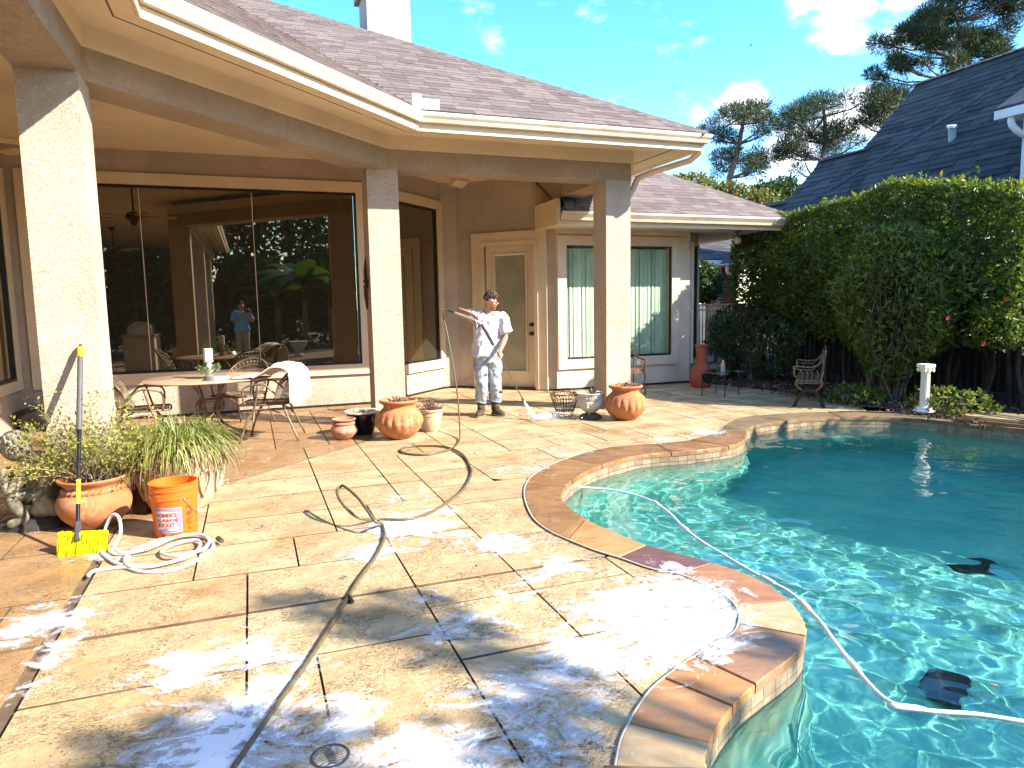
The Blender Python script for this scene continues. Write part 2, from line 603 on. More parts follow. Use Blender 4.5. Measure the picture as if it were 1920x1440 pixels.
def cdt_in(polys, want, avoid=()):
    vs, fs = [], []
    for pl in polys:
        a = sum(pl[i][0] * pl[(i + 1) % len(pl)][1] - pl[(i + 1) % len(pl)][0] * pl[i][1] for i in range(len(pl)))
        if a < 0:
            pl = pl[::-1]
        fs.append(list(range(len(vs), len(vs) + len(pl))))
        vs += [Vector((p[0], p[1])) for p in pl]
    V, E, Fc, ov, oe, of = delaunay_2d_cdt(vs, [], fs, 0, 1e-5)
    keep = [f for f, o in zip(Fc, of) if all(k in o for k in want) and not any(k in o for k in avoid)]
    return V, keep


def inside(px, py, poly):
    c = np.zeros(len(px), bool)
    n = len(poly)
    for i in range(n):
        x0, y0 = poly[i][0], poly[i][1]
        x1, y1 = poly[i - 1][0], poly[i - 1][1]
        k = ((y0 > py) != (y1 > py)) & (px < (x1 - x0) * (py - y0) / (y1 - y0 + 1e-12) + x0)
        c ^= k
    return c


def slab(mb, V, F, z1, z0, side_mat=False):
    """top faces F at z1 plus side walls down to z0 along their border"""
    used = {}
    for f in F:
        for a in f:
            used.setdefault(a, len(used))
    inv = sorted(used, key=used.get)
    n = len(inv)
    vs = [(V[a].x, V[a].y, z1) for a in inv] + [(V[a].x, V[a].y, z0) for a in inv]
    fs = [tuple(used[a] for a in f) for f in F]
    cnt = {}
    for f in fs:
        for i in range(len(f)):
            e = (f[i], f[(i + 1) % len(f)])
            cnt[e] = cnt.get(e, 0) + 1
    for (a, b) in cnt:
        if (b, a) not in cnt:
            fs.append((b, a, a + n, b + n))
    nt = len(F)
    mb.add(vs, fs[:nt])
    o_ = len(mb.v) - len(vs)
    mb.f += [tuple(i + o_ for i in f_) for f_ in fs[nt:]]
    mb.m += [1 if side_mat else 0] * (len(fs) - nt)


def m_patio(name, base, stain, pit, rough, stain_lo, stain_hi):
    s = N(name)
    big = s.noise(1.7, 6, .6, dist=.4)
    col = s.mix(s.ramp(s.noise(3.2, 7, .65), .3, .7), sc3(base, .80), sc3(base, 1.1))
    col = s.mix(s.ramp(s.noise(24, 6, .7), .38, .58, .34, 0), col, sc3(stain, .95))
    col = s.mix(s.ramp(big, stain_lo, stain_hi, 0, .8), col, stain)
    col = s.mix(s.rnd(), col, s.mix(1., col, (.86, .80, .72), 'MULTIPLY'))
    crack = s.noise(13, 6, .62, dist=2.2, stretch=(1., 1.7, 1))
    vein = s.math('ABSOLUTE', s.math('SUBTRACT', crack, .5))
    vm = s.math('MULTIPLY', s.ramp(vein, .004, .030, 1, 0), s.ramp(s.noise(3.1, 5, .6), .42, .60))
    pits = s.math('MULTIPLY', s.ramp(s.vor(46), .12, .24, 1, 0), s.ramp(s.noise(5, 5, .6), .48, .60))
    dk = s.math('MAXIMUM', s.math('MULTIPLY', vm, .85), s.math('MULTIPLY', pits, .85))
    col = s.mix(dk, col, pit)
    col = s.mix(s.ramp(s.noise(7, 6, .7), .62, .74, 0, .35), col, (.62, .56, .48))
    s.set('Base Color', col)
    s.set('Roughness', s.ramp(s.noise(2.2, 5), .35, .62, rough[0], rough[1]))
    s.set('Specular IOR Level', .45)
    h = s.math('SUBTRACT', s.math('ADD', s.math('MULTIPLY', s.noise(9, 6, .6), 1.2), s.math('MULTIPLY', s.noise(40, 4, .6), .5)), dk)
    s.bump(h, .8, .010)
    return s.m


PATIO = m_patio('stamped_concrete', (.55, .42, .24), (.41, .225, .082), (.07, .042, .02), (.25, .8), .49, .72)
PATIO_W = m_patio('wet_stamped_concrete', (.40, .245, .115), (.30, .15, .05), (.07, .045, .02), (.12, .5), .42, .7)
GROUT = simple('dark_joint', (.13, .082, .045), .85, .3, 8, .3, 60)
SOIL = simple('soil', (.06, .045, .03), .95, .4, 3, .5, 30)

# the ground: one sheet to the horizon, open where the pool is
big = [(-400, -400), (400, -400), (400, 400), (-400, 400)]
V, Fk = cdt_in([big, [tuple(v[:2]) for v in off(.05)]], (0,), (1,))
g = MB().add([(v.x, v.y, -.036) for v in V], [tuple(f) for f in Fk]).build('ground', SOIL)
g['kind'] = 'structure'

HO = [toH(v) for v in OUTER]
REGION = [(-7, -4), (-7, 6.2), (-2.9, 6.2), (-2.9, 11.02), (1.86, 11.02), (3.32, 12.48), (3.62, 12.48), (4.98, 11.12), (7.69, 11.12), (8.0, 11.4), (7.95, 10.6), (8.16, 9.78), (8.27, 8.89), (8.2, 8.19), (7.95, 7.4)] + [toH(v) for v in OUT_VIS[::-1] if toH(v)[0] < 7.7] + [toH(v) for v in OUT_HID[::-1] if toH(v)[1] < 2.0 and toH(v)[0] < 4] + [(4.5, -4)]
V, Fk = cdt_in([REGION, [toH(v) for v in off(.06)]], (0,), (1,))
mb = MB()
slab(mb, V, Fk, -.021, -.034)
patio = mb.build('patio', GROUT)
patio.rotation_euler = (0, 0, TH)
patio['kind'] = 'structure'

MOD = .285
Q0, P0_ = 3.6, -.945
i0, i1, j0, j1 = -8, 34, -9, 33
occ = {}
pav = []
rp = random.Random(11)
for j in range(j0, j1):
    for i in range(i0, i1):
        if (i, j) in occ:
            continue
        opts = [(2, 2), (2, 2), (3, 2), (2, 3), (3, 2), (2, 3), (3, 3), (2, 2)]
        rp.shuffle(opts)
        for w, h in opts + [(2, 1), (1, 2), (1, 3), (3, 1), (1, 1)]:
            cells = [(i + a, j + b) for a in range(w) for b in range(h)]
            if any(c in occ for c in cells):
                continue
            if j < 0 and j + h > 0:
                continue
            if i < 0 and i + w > 0 and j < 3:
                continue
            break
        for c in cells:
            occ[c] = 1
        pav.append((P0_ + i * MOD, Q0 + j * MOD, P0_ + (i + w) * MOD, Q0 + (j + h) * MOD))


def split(poly, a, b, c, gap):
    """cut a convex polygon by the line a*p+b*q=c, leaving a joint of width gap"""
    out = []
    L = math.hypot(a, b)
    for sgn in (1, -1):
        res = []
        d = [sgn * (a * p + b * q - c) / L - gap / 2 for p, q in poly]
        for i in range(len(poly)):
            k = (i + 1) % len(poly)
            if d[i] >= 0:
                res.append(poly[i])
            if (d[i] >= 0) != (d[k] >= 0):
                t = d[i] / (d[i] - d[k])
                res.append((poly[i][0] + t * (poly[k][0] - poly[i][0]), poly[i][1] + t * (poly[k][1] - poly[i][1])))
        out.append(res)
    return out


npv = 0
for (p0, q0, p1, q1) in pav:
    if q1 < 1.2:
        continue
    e = .0045 + rp.uniform(0, .002)
    ea, eb = e, e
    if abs(q0 - Q0) < .01:
        q0 += .007
    if abs(q1 - Q0) < .01:
        q1 -= .007
    if q0 < 4.7:
        if abs(p0 - P0_) < .01:
            p0 += .026
        if abs(p1 - P0_) < .01:
            p1 -= .026
    f_ = e * 1.35
    polys = [[(p0 + e, q0 + f_), (p1 - e, q0 + f_), (p1 - e, q1 - f_), (p0 + e, q1 - f_)]]
    nxt = []
    for pl in polys:
        cxp, cyp = sum(p for p, q in pl) / 4, sum(q for p, q in pl) / 4
        if -.9 < cxp < 2.0 and 4.6 < cyp < 9:
            nxt += split(pl, 1, -1, -6.72, .014)
        elif -.2 < cxp < 2.6 and 4.8 < cyp < 8:
            nxt += split(pl, 1.16, 1, 7.89, .012)
        else:
            nxt.append(pl)
    for pl in nxt:
        if len(pl) < 3:
            continue
        A_ = abs(sum(pl[i][0] * pl[(i + 1) % len(pl)][1] - pl[(i + 1) % len(pl)][0] * pl[i][1] for i in range(len(pl)))) / 2
        if A_ < .012:
            continue
        V, Fk = cdt_in([pl, REGION], (0, 1))
        if not Fk:
            continue
        cxp, cyp = sum(p for p, q in pl) / len(pl), sum(q for p, q in pl) / len(pl)
        wet = (cxp - cyp < -6.72 and cxp < 1.7) or cxp < P0_ - .1
        mb = MB()
        slab(mb, V, Fk, rp.uniform(-.0015, .0015), -.03, True)
        mb.build('paver', [PATIO_W if wet else PATIO, GROUT], patio)
        npv += 1

# pool ------------------------------------------------------------
WZ = -.12
PLASTER = N('pool_plaster')
c = PLASTER.mix(PLASTER.ramp(PLASTER.noise(2.2, 6, .65), .3, .7), (.15, .51, .42), (.26, .63, .50))
c = PLASTER.mix(PLASTER.ramp(PLASTER.vor(90), .0, .25, .35, 0), c, (.05, .22, .24))
_sp = PLASTER.n.new('ShaderNodeSeparateXYZ')
PLASTER.l.new(PLASTER.co, _sp.inputs[0])
c = PLASTER.mix(PLASTER.math('MULTIPLY', PLASTER.ramp(PLASTER.math('ADD', _sp.outputs[2], PLASTER.math('MULTIPLY', PLASTER.noise(4, 5), .4)), -.55, .05), .85), c, (.27, .27, .17))
PLASTER.set('Base Color', c)
PLASTER.set('Roughness', .9)
PLASTER = PLASTER.m
mb = MB()
rings = [(.02, -.02), (.02, -.16), (.0, -.3), (-.02, -.8), (-.06, -1.3), (-.06, -2.2)]
for d, z in rings:
    mb.v += [(v.x, v.y, z) for v in off(d)]
for k in range(len(rings) - 1):
    for i in range(NI):
        j = (i + 1) % NI
        mb.f.append((k * NI + i, k * NI + j, (k + 1) * NI + j, (k + 1) * NI + i))
        mb.m.append(0)
# floor: dished grid
xs = np.arange(-.2, 7.8, .2)
ys = np.arange(.2, 9.6, .2)
o = len(mb.v)
for y in ys:
    for x in xs:
        p, q = toH((x, y))
        d = 1.02 + .42 / (1 + math.exp(-(y - 5.6) * 1.3)) + .10 * noise.noise((x * .5, y * .5, 1))
        mb.v.append((x, y, -d))
nx = len(xs)
for j in range(len(ys) - 1):
    for i in range(nx - 1):
        a = o + j * nx + i
        mb.f.append((a, a + 1, a + nx + 1, a + nx))
        mb.m.append(0)
pool = mb.build('pool', PLASTER, smooth='auto')
pool['kind'] = 'structure'
pool.cycles.is_caustics_receiver = True
# swim-out bench in the near inlet
k0 = NI - 9
seq = [(k0 + i) % NI for i in range(34)]
bo, bi = [], []
for n_, i in enumerate(seq):
    w = .34 * math.sin(pi * min(1, (n_ + 3) / 38)) ** .6
    bo.append(INNER[i] + nrm(i) * .01)
    bi.append(INNER[i] - nrm(i) * w)
mb = MB()
m_ = len(bo)
mb.v = [(v.x, v.y, -.46) for v in bo] + [(v.x, v.y, -.46) for v in bi] + [(v.x, v.y, -1.4) for v in bi]
for i in range(m_ - 1):
    mb.f += [(i, i + 1, m_ + i + 1, m_ + i), (m_ + i, m_ + i + 1, 2 * m_ + i + 1, 2 * m_ + i)]
    mb.m += [0, 0]
bench = mb.build('step', PLASTER, pool, smooth='auto')
bench.cycles.is_caustics_receiver = True

# flagstone coping
STONES = {}


def m_stone(name, a, b, c_, rough=.5):
    s = N(name)
    st = s.noise(2.6, 6, .62, dist=1.5, stretch=(1, 2.2, 1))
    col = s.mix(s.ramp(st, .35, .65), a, b)
    col = s.mix(s.ramp(s.noise(4.5, 7, .7, dist=.8), .56, .68, 0, .9), col, c_)
    s.set('Base Color', col)
    s.set('Roughness', s.ramp(s.noise(3, 4), .35, .65, rough - .2, rough + .2))
    s.bump(s.noise(14, 7, .6, dist=.5), .35, .012)
    return s.m


S_TAN = m_stone('tan_flagstone', (.27, .14, .052), (.20, .09, .034), (.09, .045, .02))
S_ORG = m_stone('rust_flagstone', (.40, .18, .06), (.44, .23, .09), (.12, .05, .025))
S_PUR = m_stone('purple_flagstone', (.115, .05, .045), (.17, .075, .06), (.28, .14, .09), .45)
S_RED = m_stone('red_flagstone', (.29, .12, .06), (.34, .17, .08), (.20, .085, .05))
S_BEI = m_stone('beige_flagstone', (.47, .33, .17), (.40, .26, .12), (.55, .43, .27))
S_BRN = m_stone('brown_flagstone', (.33, .18, .085), (.27, .14, .07), (.20, .12, .07))
S_MOS = m_stone('weathered_flagstone', (.13, .095, .045), (.21, .13, .055), (.085, .07, .04), .7)


def nearest(L, p):
    return min(range(len(L)), key=lambda i: (L[i].x - p[0]) ** 2 + (L[i].y - p[1]) ** 2)


def resamp(L, n):
    d = [0]
    for i in range(1, len(L)):
        d.append(d[-1] + (L[i] - L[i - 1]).length)
    out = []
    for k in range(n):
        t = d[-1] * k / (n - 1)
        i = max(1, next((i for i in range(1, len(d)) if d[i] >= t - 1e-9), len(d) - 1))
        f = (t - d[i - 1]) / max(1e-9, d[i] - d[i - 1])
        out.append(L[i - 1].lerp(L[i], f))
    return out


cuts = [(0, 0)]
for a, b in JOINTS:
    cuts.append((nearest(OUT_VIS, a), nearest(INNER[:nc * 5], b)))
cuts = sorted(cuts, key=lambda t: t[1])
last = cuts[-1][1]
dacc = 0
step = .85
for i in range(last + 1, (nc - 1) * 5):
    dacc += (INNER[i] - INNER[i - 1]).length
    if dacc > step:
        dacc = 0
        step = rp.uniform(.6, 1.05)
        cuts.append((max(cuts[-1][0] + 1, nearest(OUT_VIS, INNER[i] + nrm(i) * .3)), i))
cuts.append((len(OUT_VIS) - 1, (nc - 1) * 5))
pal = [S_BEI, S_ORG, S_ORG, S_BRN, S_BEI, S_RED, S_PUR, S_ORG, S_TAN]
nst = 0
for k in range(len(cuts) - 1):
    (oa, ia), (ob, ib) = cuts[k], cuts[k + 1]
    if ob <= oa or ib <= ia:
        continue
    n_ = 17
    Oo = resamp(OUT_VIS[oa:ob + 1], n_)
    Ii = resamp(INNER[ia:ib + 1], n_)
    g_ = .006
    for L in (Oo, Ii):
        L[0] = L[0].lerp(L[1], min(.4, g_ / max(.01, (L[1] - L[0]).length)))
        L[-1] = L[-1].lerp(L[-2], min(.4, g_ / max(.01, (L[-1] - L[-2]).length)))
    z1 = .012 + rp.uniform(-.002, .003)
    mb = MB()
    top = Oo + Ii[::-1]
    rag = [(v.x + rp.uniform(-.004, .004), v.y + rp.uniform(-.004, .004), z1 - .005) for v in top]
    cen = sum(top, Vector()) / len(top)
    vt = [(v.x + (cen.x - v.x) * .02, v.y + (cen.y - v.y) * .02, z1) for v in top]
    vb = [(v.x, v.y, -.03) for v in top]
    m2 = len(top)
    mb.v = vt + rag + vb
    for i in range(n_ - 1):
        mb.f.append((i, i + 1, m2 - 2 - i, m2 - 1 - i))
    for i in range(m2):
        j = (i + 1) % m2
        mb.f += [(j, i, m2 + i, m2 + j), (m2 + j, m2 + i, 2 * m2 + i, 2 * m2 + j)]
    mb.m = [0] * len(mb.f)
    mat = pal[k] if k < len(pal) else rp.choice([S_TAN, S_TAN, S_ORG, S_BRN] if Ii[4].y < 7.6 else [S_MOS])
    mb.build('coping_stone', mat, pool, smooth='auto')
    nst += 1
# pale sealant bead between deck and coping
CAULK = simple('pale_sealant', (.58, .50, .38), .6, .1, 20)
MB().tube([(v.x + n_.x * .004, v.y + n_.y * .004, .008) for v, n_ in zip(OUT_VIS, [nrm(i, OUT_VIS[::1]) if 0 < i < len(OUT_VIS) - 1 else Vector((0, 0, 0)) for i in range(len(OUT_VIS))])], .0065, 6, flat=.7).build('sealant_bead', CAULK, pool, smooth=True)
# coping that runs on outside the picture
mb = MB()
Ih = [INNER[i] for i in range((nc - 1) * 5, NI)] + [INNER[0]]
ih = [nrm(i) for i in range((nc - 1) * 5, NI)] + [nrm(0)]
m2 = len(Ih)
for v, n_ in zip(Ih, ih):
    mb.v += [(v.x, v.y, -.03), (v.x, v.y, .02), (v.x + n_.x * .33, v.y + n_.y * .33, .02)]
for i in range(m2 - 1):
    a, b = i * 3, i * 3 + 3
    mb.f += [(a, b, b + 1, a + 1), (a + 1, b + 1, b + 2, a + 2)]
    mb.m += [0, 0]
mb.build('coping_run', S_TAN, pool)
# waterline tiles
TILE = simple('tan_waterline_tile', (.33, .25, .16), .35, .22, 9, .1, 60, rand=.35)
mb_rest = MB()
Tl = off(.012)
L = 0
dl = [0]
for i in range(NI):
    dl.append(dl[-1] + (Tl[(i + 1) % NI] - Tl[i]).length)


def at(L):
    L = L % dl[-1]
    lo, hi = 0, NI
    while hi - lo > 1:
        m = (lo + hi) // 2
        if dl[m] <= L:
            lo = m
        else:
            hi = m
    f = (L - dl[lo]) / max(1e-9, dl[lo + 1] - dl[lo])
    return Tl[lo].lerp(Tl[(lo + 1) % NI], f), nrm(lo)


L = 0
nt_ = 0
vis_end = dl[(nc - 1) * 5]
while L < dl[-1]:
    w = .10
    a, na = at(L + .0018)
    b, nb = at(L + w - .0018)
    for z0, z1 in ((-.085, -.032), (-.145, -.09)):
        q = [(a.x, a.y, z0), (b.x, b.y, z0), (b.x, b.y, z1), (a.x, a.y, z1)]
        q2 = [(x - na.x * .006, y - na.y * .006, z) for x, y, z in q]
        mbx = MB().add(q + q2, [(4, 5, 6, 7), (0, 4, 7, 3), (1, 2, 6, 5), (3, 7, 6, 2), (0, 1, 5, 4)])
        if L < vis_end and nt_ < 290:
            mbx.build('tile', TILE, pool)
            nt_ += 1
        else:
            mb_rest.add(mbx.v, mbx.f)
    L += w
mb_rest.build('tile_run', TILE, pool, kind='stuff')

# water: real waves, refracting; the sun's caustics are traced through them
xs = np.arange(-.1, 7.6, .017)
ys = np.arange(.3, 9.4, .017)
X, Y = np.meshgrid(xs, ys)
Z = np.zeros_like(X)
rw = np.random.default_rng(5)
for k in range(60):
    lam = rw.choice([.9, .5, .33, .24, .18, .13, .10])
    th = rw.uniform(0, 2 * pi)
    amp = .0021 * lam ** 1.12 * rw.uniform(.5, 1.4)
    kx, ky = math.cos(th) * 2 * pi / lam, math.sin(th) * 2 * pi / lam
    ph = rw.uniform(0, 6.28)
    warp = .5 * np.sin(X * 1.3 + ph) + .4 * np.sin(Y * 1.1 - ph * 2)
    Z += amp * np.sin(kx * X + ky * Y + ph + warp * 1.5)
# breeze patches: livelier towards the near right, calmer under the far bank
env = .75 + .45 * np.clip((5.5 - Y) / 4, -1, 1)
Z = Z * env + WZ
ins = inside(X.ravel(), Y.ravel(), [tuple(v[:2]) for v in off(.04)]).reshape(X.shape)
idx = np.arange(X.size).reshape(X.shape)
cell = ins[:-1, :-1] & ins[1:, 1:] & ins[1:, :-1] & ins[:-1, 1:]
F = np.stack([idx[:-1, :-1][cell], idx[:-1, 1:][cell], idx[1:, 1:][cell], idx[1:, :-1][cell]], 1)
u, invx = np.unique(F, return_inverse=True)
VV = np.stack([X.ravel()[u], Y.ravel()[u], Z.ravel()[u]], 1)
WATER, wnn, wll, wb = new('pool_water')
wb.inputs['Base Color'].default_value = (.72, .97, .97, 1)
wb.inputs['Transmission Weight'].default_value = 1
wb.inputs['Roughness'].default_value = 0
wb.inputs['IOR'].default_value = 1.33
water = nmesh('pool_water', VV, invx.reshape(F.shape), WATER, smooth=True, kind='structure')
water.cycles.is_caustics_caster = True

# soap foam on the deck: a thin lather sheet, thick where it was poured
FOAMM = N('soap_lather')
den = FOAMM.attr('tint')
nz1 = FOAMM.noise(3.3, 5, .5, dist=3.2, stretch=(1, 1.35, 1))
nz2 = FOAMM.noise(2.0, 5, .6, dist=.8)
sm = FOAMM.math('ADD', FOAMM.math('MULTIPLY', nz1, .75), FOAMM.math('MULTIPLY', nz2, .35))
val = FOAMM.math('ADD', sm, FOAMM.math('MULTIPLY', den, .385))
lace = FOAMM.math('ABSOLUTE', FOAMM.math('SUBTRACT', FOAMM.noise(9, 7, .6, dist=1.8), .5))
val = FOAMM.math('SUBTRACT', val, FOAMM.ramp(lace, .0, .09, -.035, .035))
bub = FOAMM.ramp(FOAMM.vor(70), .15, .5, 1, .55)
film = FOAMM.ramp(val, .66, .82, 0, .42)
alpha = FOAMM.math('MAXIMUM', film, FOAMM.ramp(val, .80, .92, 0, .97))
FOAMM.set('Base Color', (.86, .87, .90, 1))
FOAMM.set('Roughness', .6)
FOAMM.set('Alpha', alpha)
FOAMM.bump(FOAMM.math('ADD', alpha, FOAMM.math('MULTIPLY', FOAMM.vor(55), .3)), .5, .01)
ps = np.arange(-2.4, 5.2, .06)
qs = np.arange(1.0, 8.2, .06)
Pg, Qg = np.meshgrid(ps, qs)
D = np.zeros_like(Pg)
for p, q, r, w in FOAM:
    D = np.maximum(D, w * np.exp(-((Pg - p) ** 2 + (Qg - q) ** 2) / (r * r) * 1.1))
idx = np.arange(Pg.size).reshape(Pg.shape)
hw = np.array([[W(p, q)[0], W(p, q)[1]] for p, q in zip(Pg.ravel(), Qg.ravel())])
okm = (~inside(hw[:, 0], hw[:, 1], [tuple(v[:2]) for v in off(.12)])) & (D.ravel() > .02)
oncop = inside(hw[:, 0], hw[:, 1], [tuple(v[:2]) for v in OUTER])
okm = okm.reshape(Pg.shape)
cell = okm[:-1, :-1] & okm[1:, 1:] & okm[1:, :-1] & okm[:-1, 1:]
F = np.stack([idx[:-1, :-1][cell], idx[:-1, 1:][cell], idx[1:, 1:][cell], idx[1:, :-1][cell]], 1)
u, invx = np.unique(F, return_inverse=True)
zz = np.where(oncop, .0205, .0045)
VV = np.stack([Pg.ravel()[u], Qg.ravel()[u], zz[u]], 1)
foam = nmesh('soap_foam', VV, invx.reshape(F.shape), FOAMM.m, tint=D.ravel()[u], kind='stuff')
foam.rotation_euler = (0, 0, TH)

# ------------------------------------------------------------------ the house
house = thing('house', 'tan stucco house with a covered patio, brown shingle roof and cream gutters', 'house', (0, 0, 0), TH)


def frame(a, b):
    """matrix from (along, depth to the inside, z) to house coordinates for a wall from a to b"""
    d = Vector((b[0] - a[0], b[1] - a[1], 0))
    L = d.length
    d.normalize()
    n = Vector((-d.y, d.x, 0))
    return Matrix(((d.x, n.x, 0, a[0]), (d.y, n.y, 0, a[1]), (0, 0, 1, 0), (0, 0, 0, 1))), L


def wall(a, b, z0, z1, t=.2, op=(), mat=None, s0=0., s1=None):
    M, L = frame(a, b)
    s1 = L if s1 is None else s1
    mb = MB()
    cur = s0
    for (u0, u1, v0, v1) in sorted(op):
        mb.box((cur, 0, z0), (u0, t, z1), M)
        if v0 > z0:
            mb.box((u0, 0, z0), (u1, t, v0), M)
        mb.box((u0, 0, v1), (u1, t, z1), M)
        cur = u1
    mb.box((cur, 0, z0), (s1, t, z1), M)
    mb.build('wall', mat or STUCCO, house)
    # dark weep gap at the foot
    MB().box((s0 + .002, .012, .001), (s1 - .002, t - .02, z0 + .002), M).build('weep_gap', BLACKF, house)
    return M


def border(mb, M, u0, u1, v0, v1, w, d0, d1, bottom=True):
    mb.box((u0 - w, d0, v1), (u1 + w, d1, v1 + w), M)
    if bottom:
        mb.box((u0 - w, d0, v0 - w), (u1 + w, d1, v0), M)
        mb.box((u0 - w, d0, v0), (u0, d1, v1), M)
        mb.box((u1, d0, v0), (u1 + w, d1, v1), M)
    else:
        mb.box((u0 - w, d0, v0), (u0, d1, v1), M)
        mb.box((u1, d0, v0), (u1 + w, d1, v1), M)
    return mb


# dark reflective glass: a tinted mirror film over a dark room
GLASS, gn, gl, gb = new('dark_tinted_glass')
gb.inputs['Base Color'].default_value = (.030, .026, .018, 1)
gb.inputs['Roughness'].default_value = .02
gls = gn.new('ShaderNodeBsdfGlossy')
gls.inputs['Roughness'].default_value = .004
gls.inputs['Color'].default_value = (.95, .83, .60, 1)
gm = gn.new('ShaderNodeMixShader')
lw = gn.new('ShaderNodeFresnel')
lw.inputs[0].default_value = 1.5
ad = gn.new('ShaderNodeMath')
ad.operation = 'ADD'
ad.inputs[1].default_value = .14
gl.new(lw.outputs[0], ad.inputs[0])
gl.new(ad.outputs[0], gm.inputs[0])
gl.new(gb.outputs[0], gm.inputs[1])
gl.new(gls.outputs[0], gm.inputs[2])
gl.new(gm.outputs[0], gn['Material Output'].inputs[0])
# clear glass
CLEAR, gn, gl, gb = new('clear_window_glass')
tr = gn.new('ShaderNodeBsdfTransparent')
tr.inputs[0].default_value = (.95, .985, .95, 1)
gls = gn.new('ShaderNodeBsdfGlossy')
gls.inputs['Roughness'].default_value = .004
gm = gn.new('ShaderNodeMixShader')
lw = gn.new('ShaderNodeLayerWeight')
pw = gn.new('ShaderNodeMath')
pw.operation = 'POWER'
pw.inputs[1].default_value = 4
gl.new(lw.outputs['Facing'], pw.inputs[0])
pa = gn.new('ShaderNodeMath')
pa.operation = 'MULTIPLY_ADD'
pa.inputs[1].default_value = .5
pa.inputs[2].default_value = .07
gl.new(pw.outputs[0], pa.inputs[0])
gl.new(pa.outputs[0], gm.inputs[0])
gl.new(tr.outputs[0], gm.inputs[1])
gl.new(gls.outputs[0], gm.inputs[2])
gl.new(gm.outputs[0], gn['Material Output'].inputs[0])

ZW = .035


def dark_window(M, u0, u1, v0, v1, joints, trim=.155, label=None, mat=None):
    w = border(MB(), M, u0, u1, v0, v1, trim, -.05, .02).build('window', mat or TRIM, house, label=label)
    border(MB(), M, u0 + .035, u1 - .035, v0 + .035, v1 - .035, .035, -.02, .03).build('window_frame', BLACKF, w)
    js = [u0 + .035] + list(joints) + [u1 - .035]
    for a, b in zip(js[:-1], js[1:]):
        MB().box((a + .004, .012, v0 + .035), (b - .004, .02, v1 - .035), M).build('pane', GLASS, w)
    for j in joints:
        MB().box((j - .005, .008, v0 + .035), (j + .005, .022, v1 - .035), M).build('glazing_joint', TRIM_P, w)
    return w


ZC = 3.70
# left wall
M = wall((-2.9, 6.2), (-2.9, 11.02), ZW, 3.74, .2, [(.5, 4.60, .645, 3.235)])
dark_window(M, .5, 4.60, .645, 3.235, [1.9, 3.3], .13)
wall((-7, 6.2), (-3.1, 6.2), ZW, 3.74)
MB().box((-6.6, 1.0, 0), (-6.2, 1.4, 3.19)).build('column', STUCCO, house)
MB().box((0, -.012, 0), (.08, 0, .12), M @ Matrix.Translation((3.85, 0, .30))).build('outlet', TRIM_P, house)
# back wall with the picture window
M2 = wall((-2.9, 11.02), (1.86, 11.02), ZW, 3.74, .2, [(.30, 4.515, .645, 3.235)])
dark_window(M2, .30, 4.515, .645, 3.235, [1.575, 3.033], .155)
# angled wall
M3 = wall((1.86, 11.02), (3.32, 12.48), ZW, 3.74, .2, [(.22, 1.90, .55, 3.215)])
dark_window(M3, .22, 1.90, .55, 3.215, [], .155)
M4 = wall((3.32, 12.48), (3.62, 12.48), ZW, 3.74, .2)
# door wall
M5, L5 = frame((3.62, 12.48), (4.92, 11.18))
DU0, DU1, DZ = .55, 1.53, 2.55
M5 = wall((3.62, 12.48), (4.98, 11.12), ZW, 3.74, .2, [(DU0, DU1, ZW, DZ)])
cas = border(MB(), M5, DU0, DU1, .02, DZ, .235, -.045, .02, False)
cas.build('door_casing', TRIM, house)
stp = border(MB(), M5, DU0, DU1, .02, DZ, .07, -.065, -.045, False)
stp.build('door_moulding', TRIM, house)
door = border(MB(), M5, DU0 + .20, DU1 - .19, .33, DZ - .16, .18, .03, .075)
door.box((DU0 + .003, .03, .05), (DU1 - .003, .075, .15), M5)
door = door.build('door', TRIM, house)
border(MB(), M5, DU0 + .20, DU1 - .19, .33, DZ - .16, .03, .008, .03).build('glass_bead', TRIM, door)
DGL = simple('frosted_door_glass', (.33, .30, .19), .12, .2, 1.5)
MB().box((DU0 + .203, .045, .333), (DU1 - .193, .05, DZ - .163), M5).build('glass', DGL, door)
for z in (1.0, 1.16):
    mb = MB().lathe([(.036, 0), (.036, .012), (.016, .02), (.016, .05), (.034, .055), (.034, .085), (.02, .095)], 14)
    MM = M5 @ Matrix.Translation((DU1 - .07, .03, z)) @ Matrix.Rotation(R(90), 4, 'X')
    mb.v = [tuple(MM @ Vector(v)) for v in mb.v]
    mb.build('handle', BLACKF, door, smooth='auto')
MB().box((DU0 - .02, -.07, .0), (DU1 + .02, .1, .05), M5).build('threshold', BLACKF, house)
# bedroom bay
wl_, wr_ = (4.98, 11.12), (7.69, 11.12)
M6 = wall(wl_, wr_, ZW, 3.1, .2, [(.18, 2.30, .54, 2.51)], TRIM_P)
bw = border(MB(), M6, .18, 2.30, .54, 2.51, .165, -.045, .02).build('window', TRIM_P, house, label='wide window with pale vertical blinds')
border(MB(), M6, .205, 2.275, .565, 2.485, .025, -.015, .03).build('window_frame', BLACKF, bw)
MB().box((.205, .012, .565), (2.275, .018, 2.485), M6).build('pane', CLEAR, bw)
BLIND = simple('pale_green_blind', (.62, .72, .56), .7, .1, 3, rand=.22)
for k in range(25):
    u = .22 + k * .083
    a = R(10 + 9 * math.sin(k * 1.9))
    mb = MB().box((-.049, -.001, .57), (.049, .001, 2.47), M6 @ Matrix.Translation((u + .04, .11, 0)) @ Matrix.Rotation(a, 4, 'Z'))
    mb.build('blind_slat', BLIND, bw)
MB().box((.0, .5, 0), (2.7, .52, 3), M6).build('room_back', simple('dim_room', (.25, .27, .2)), house)
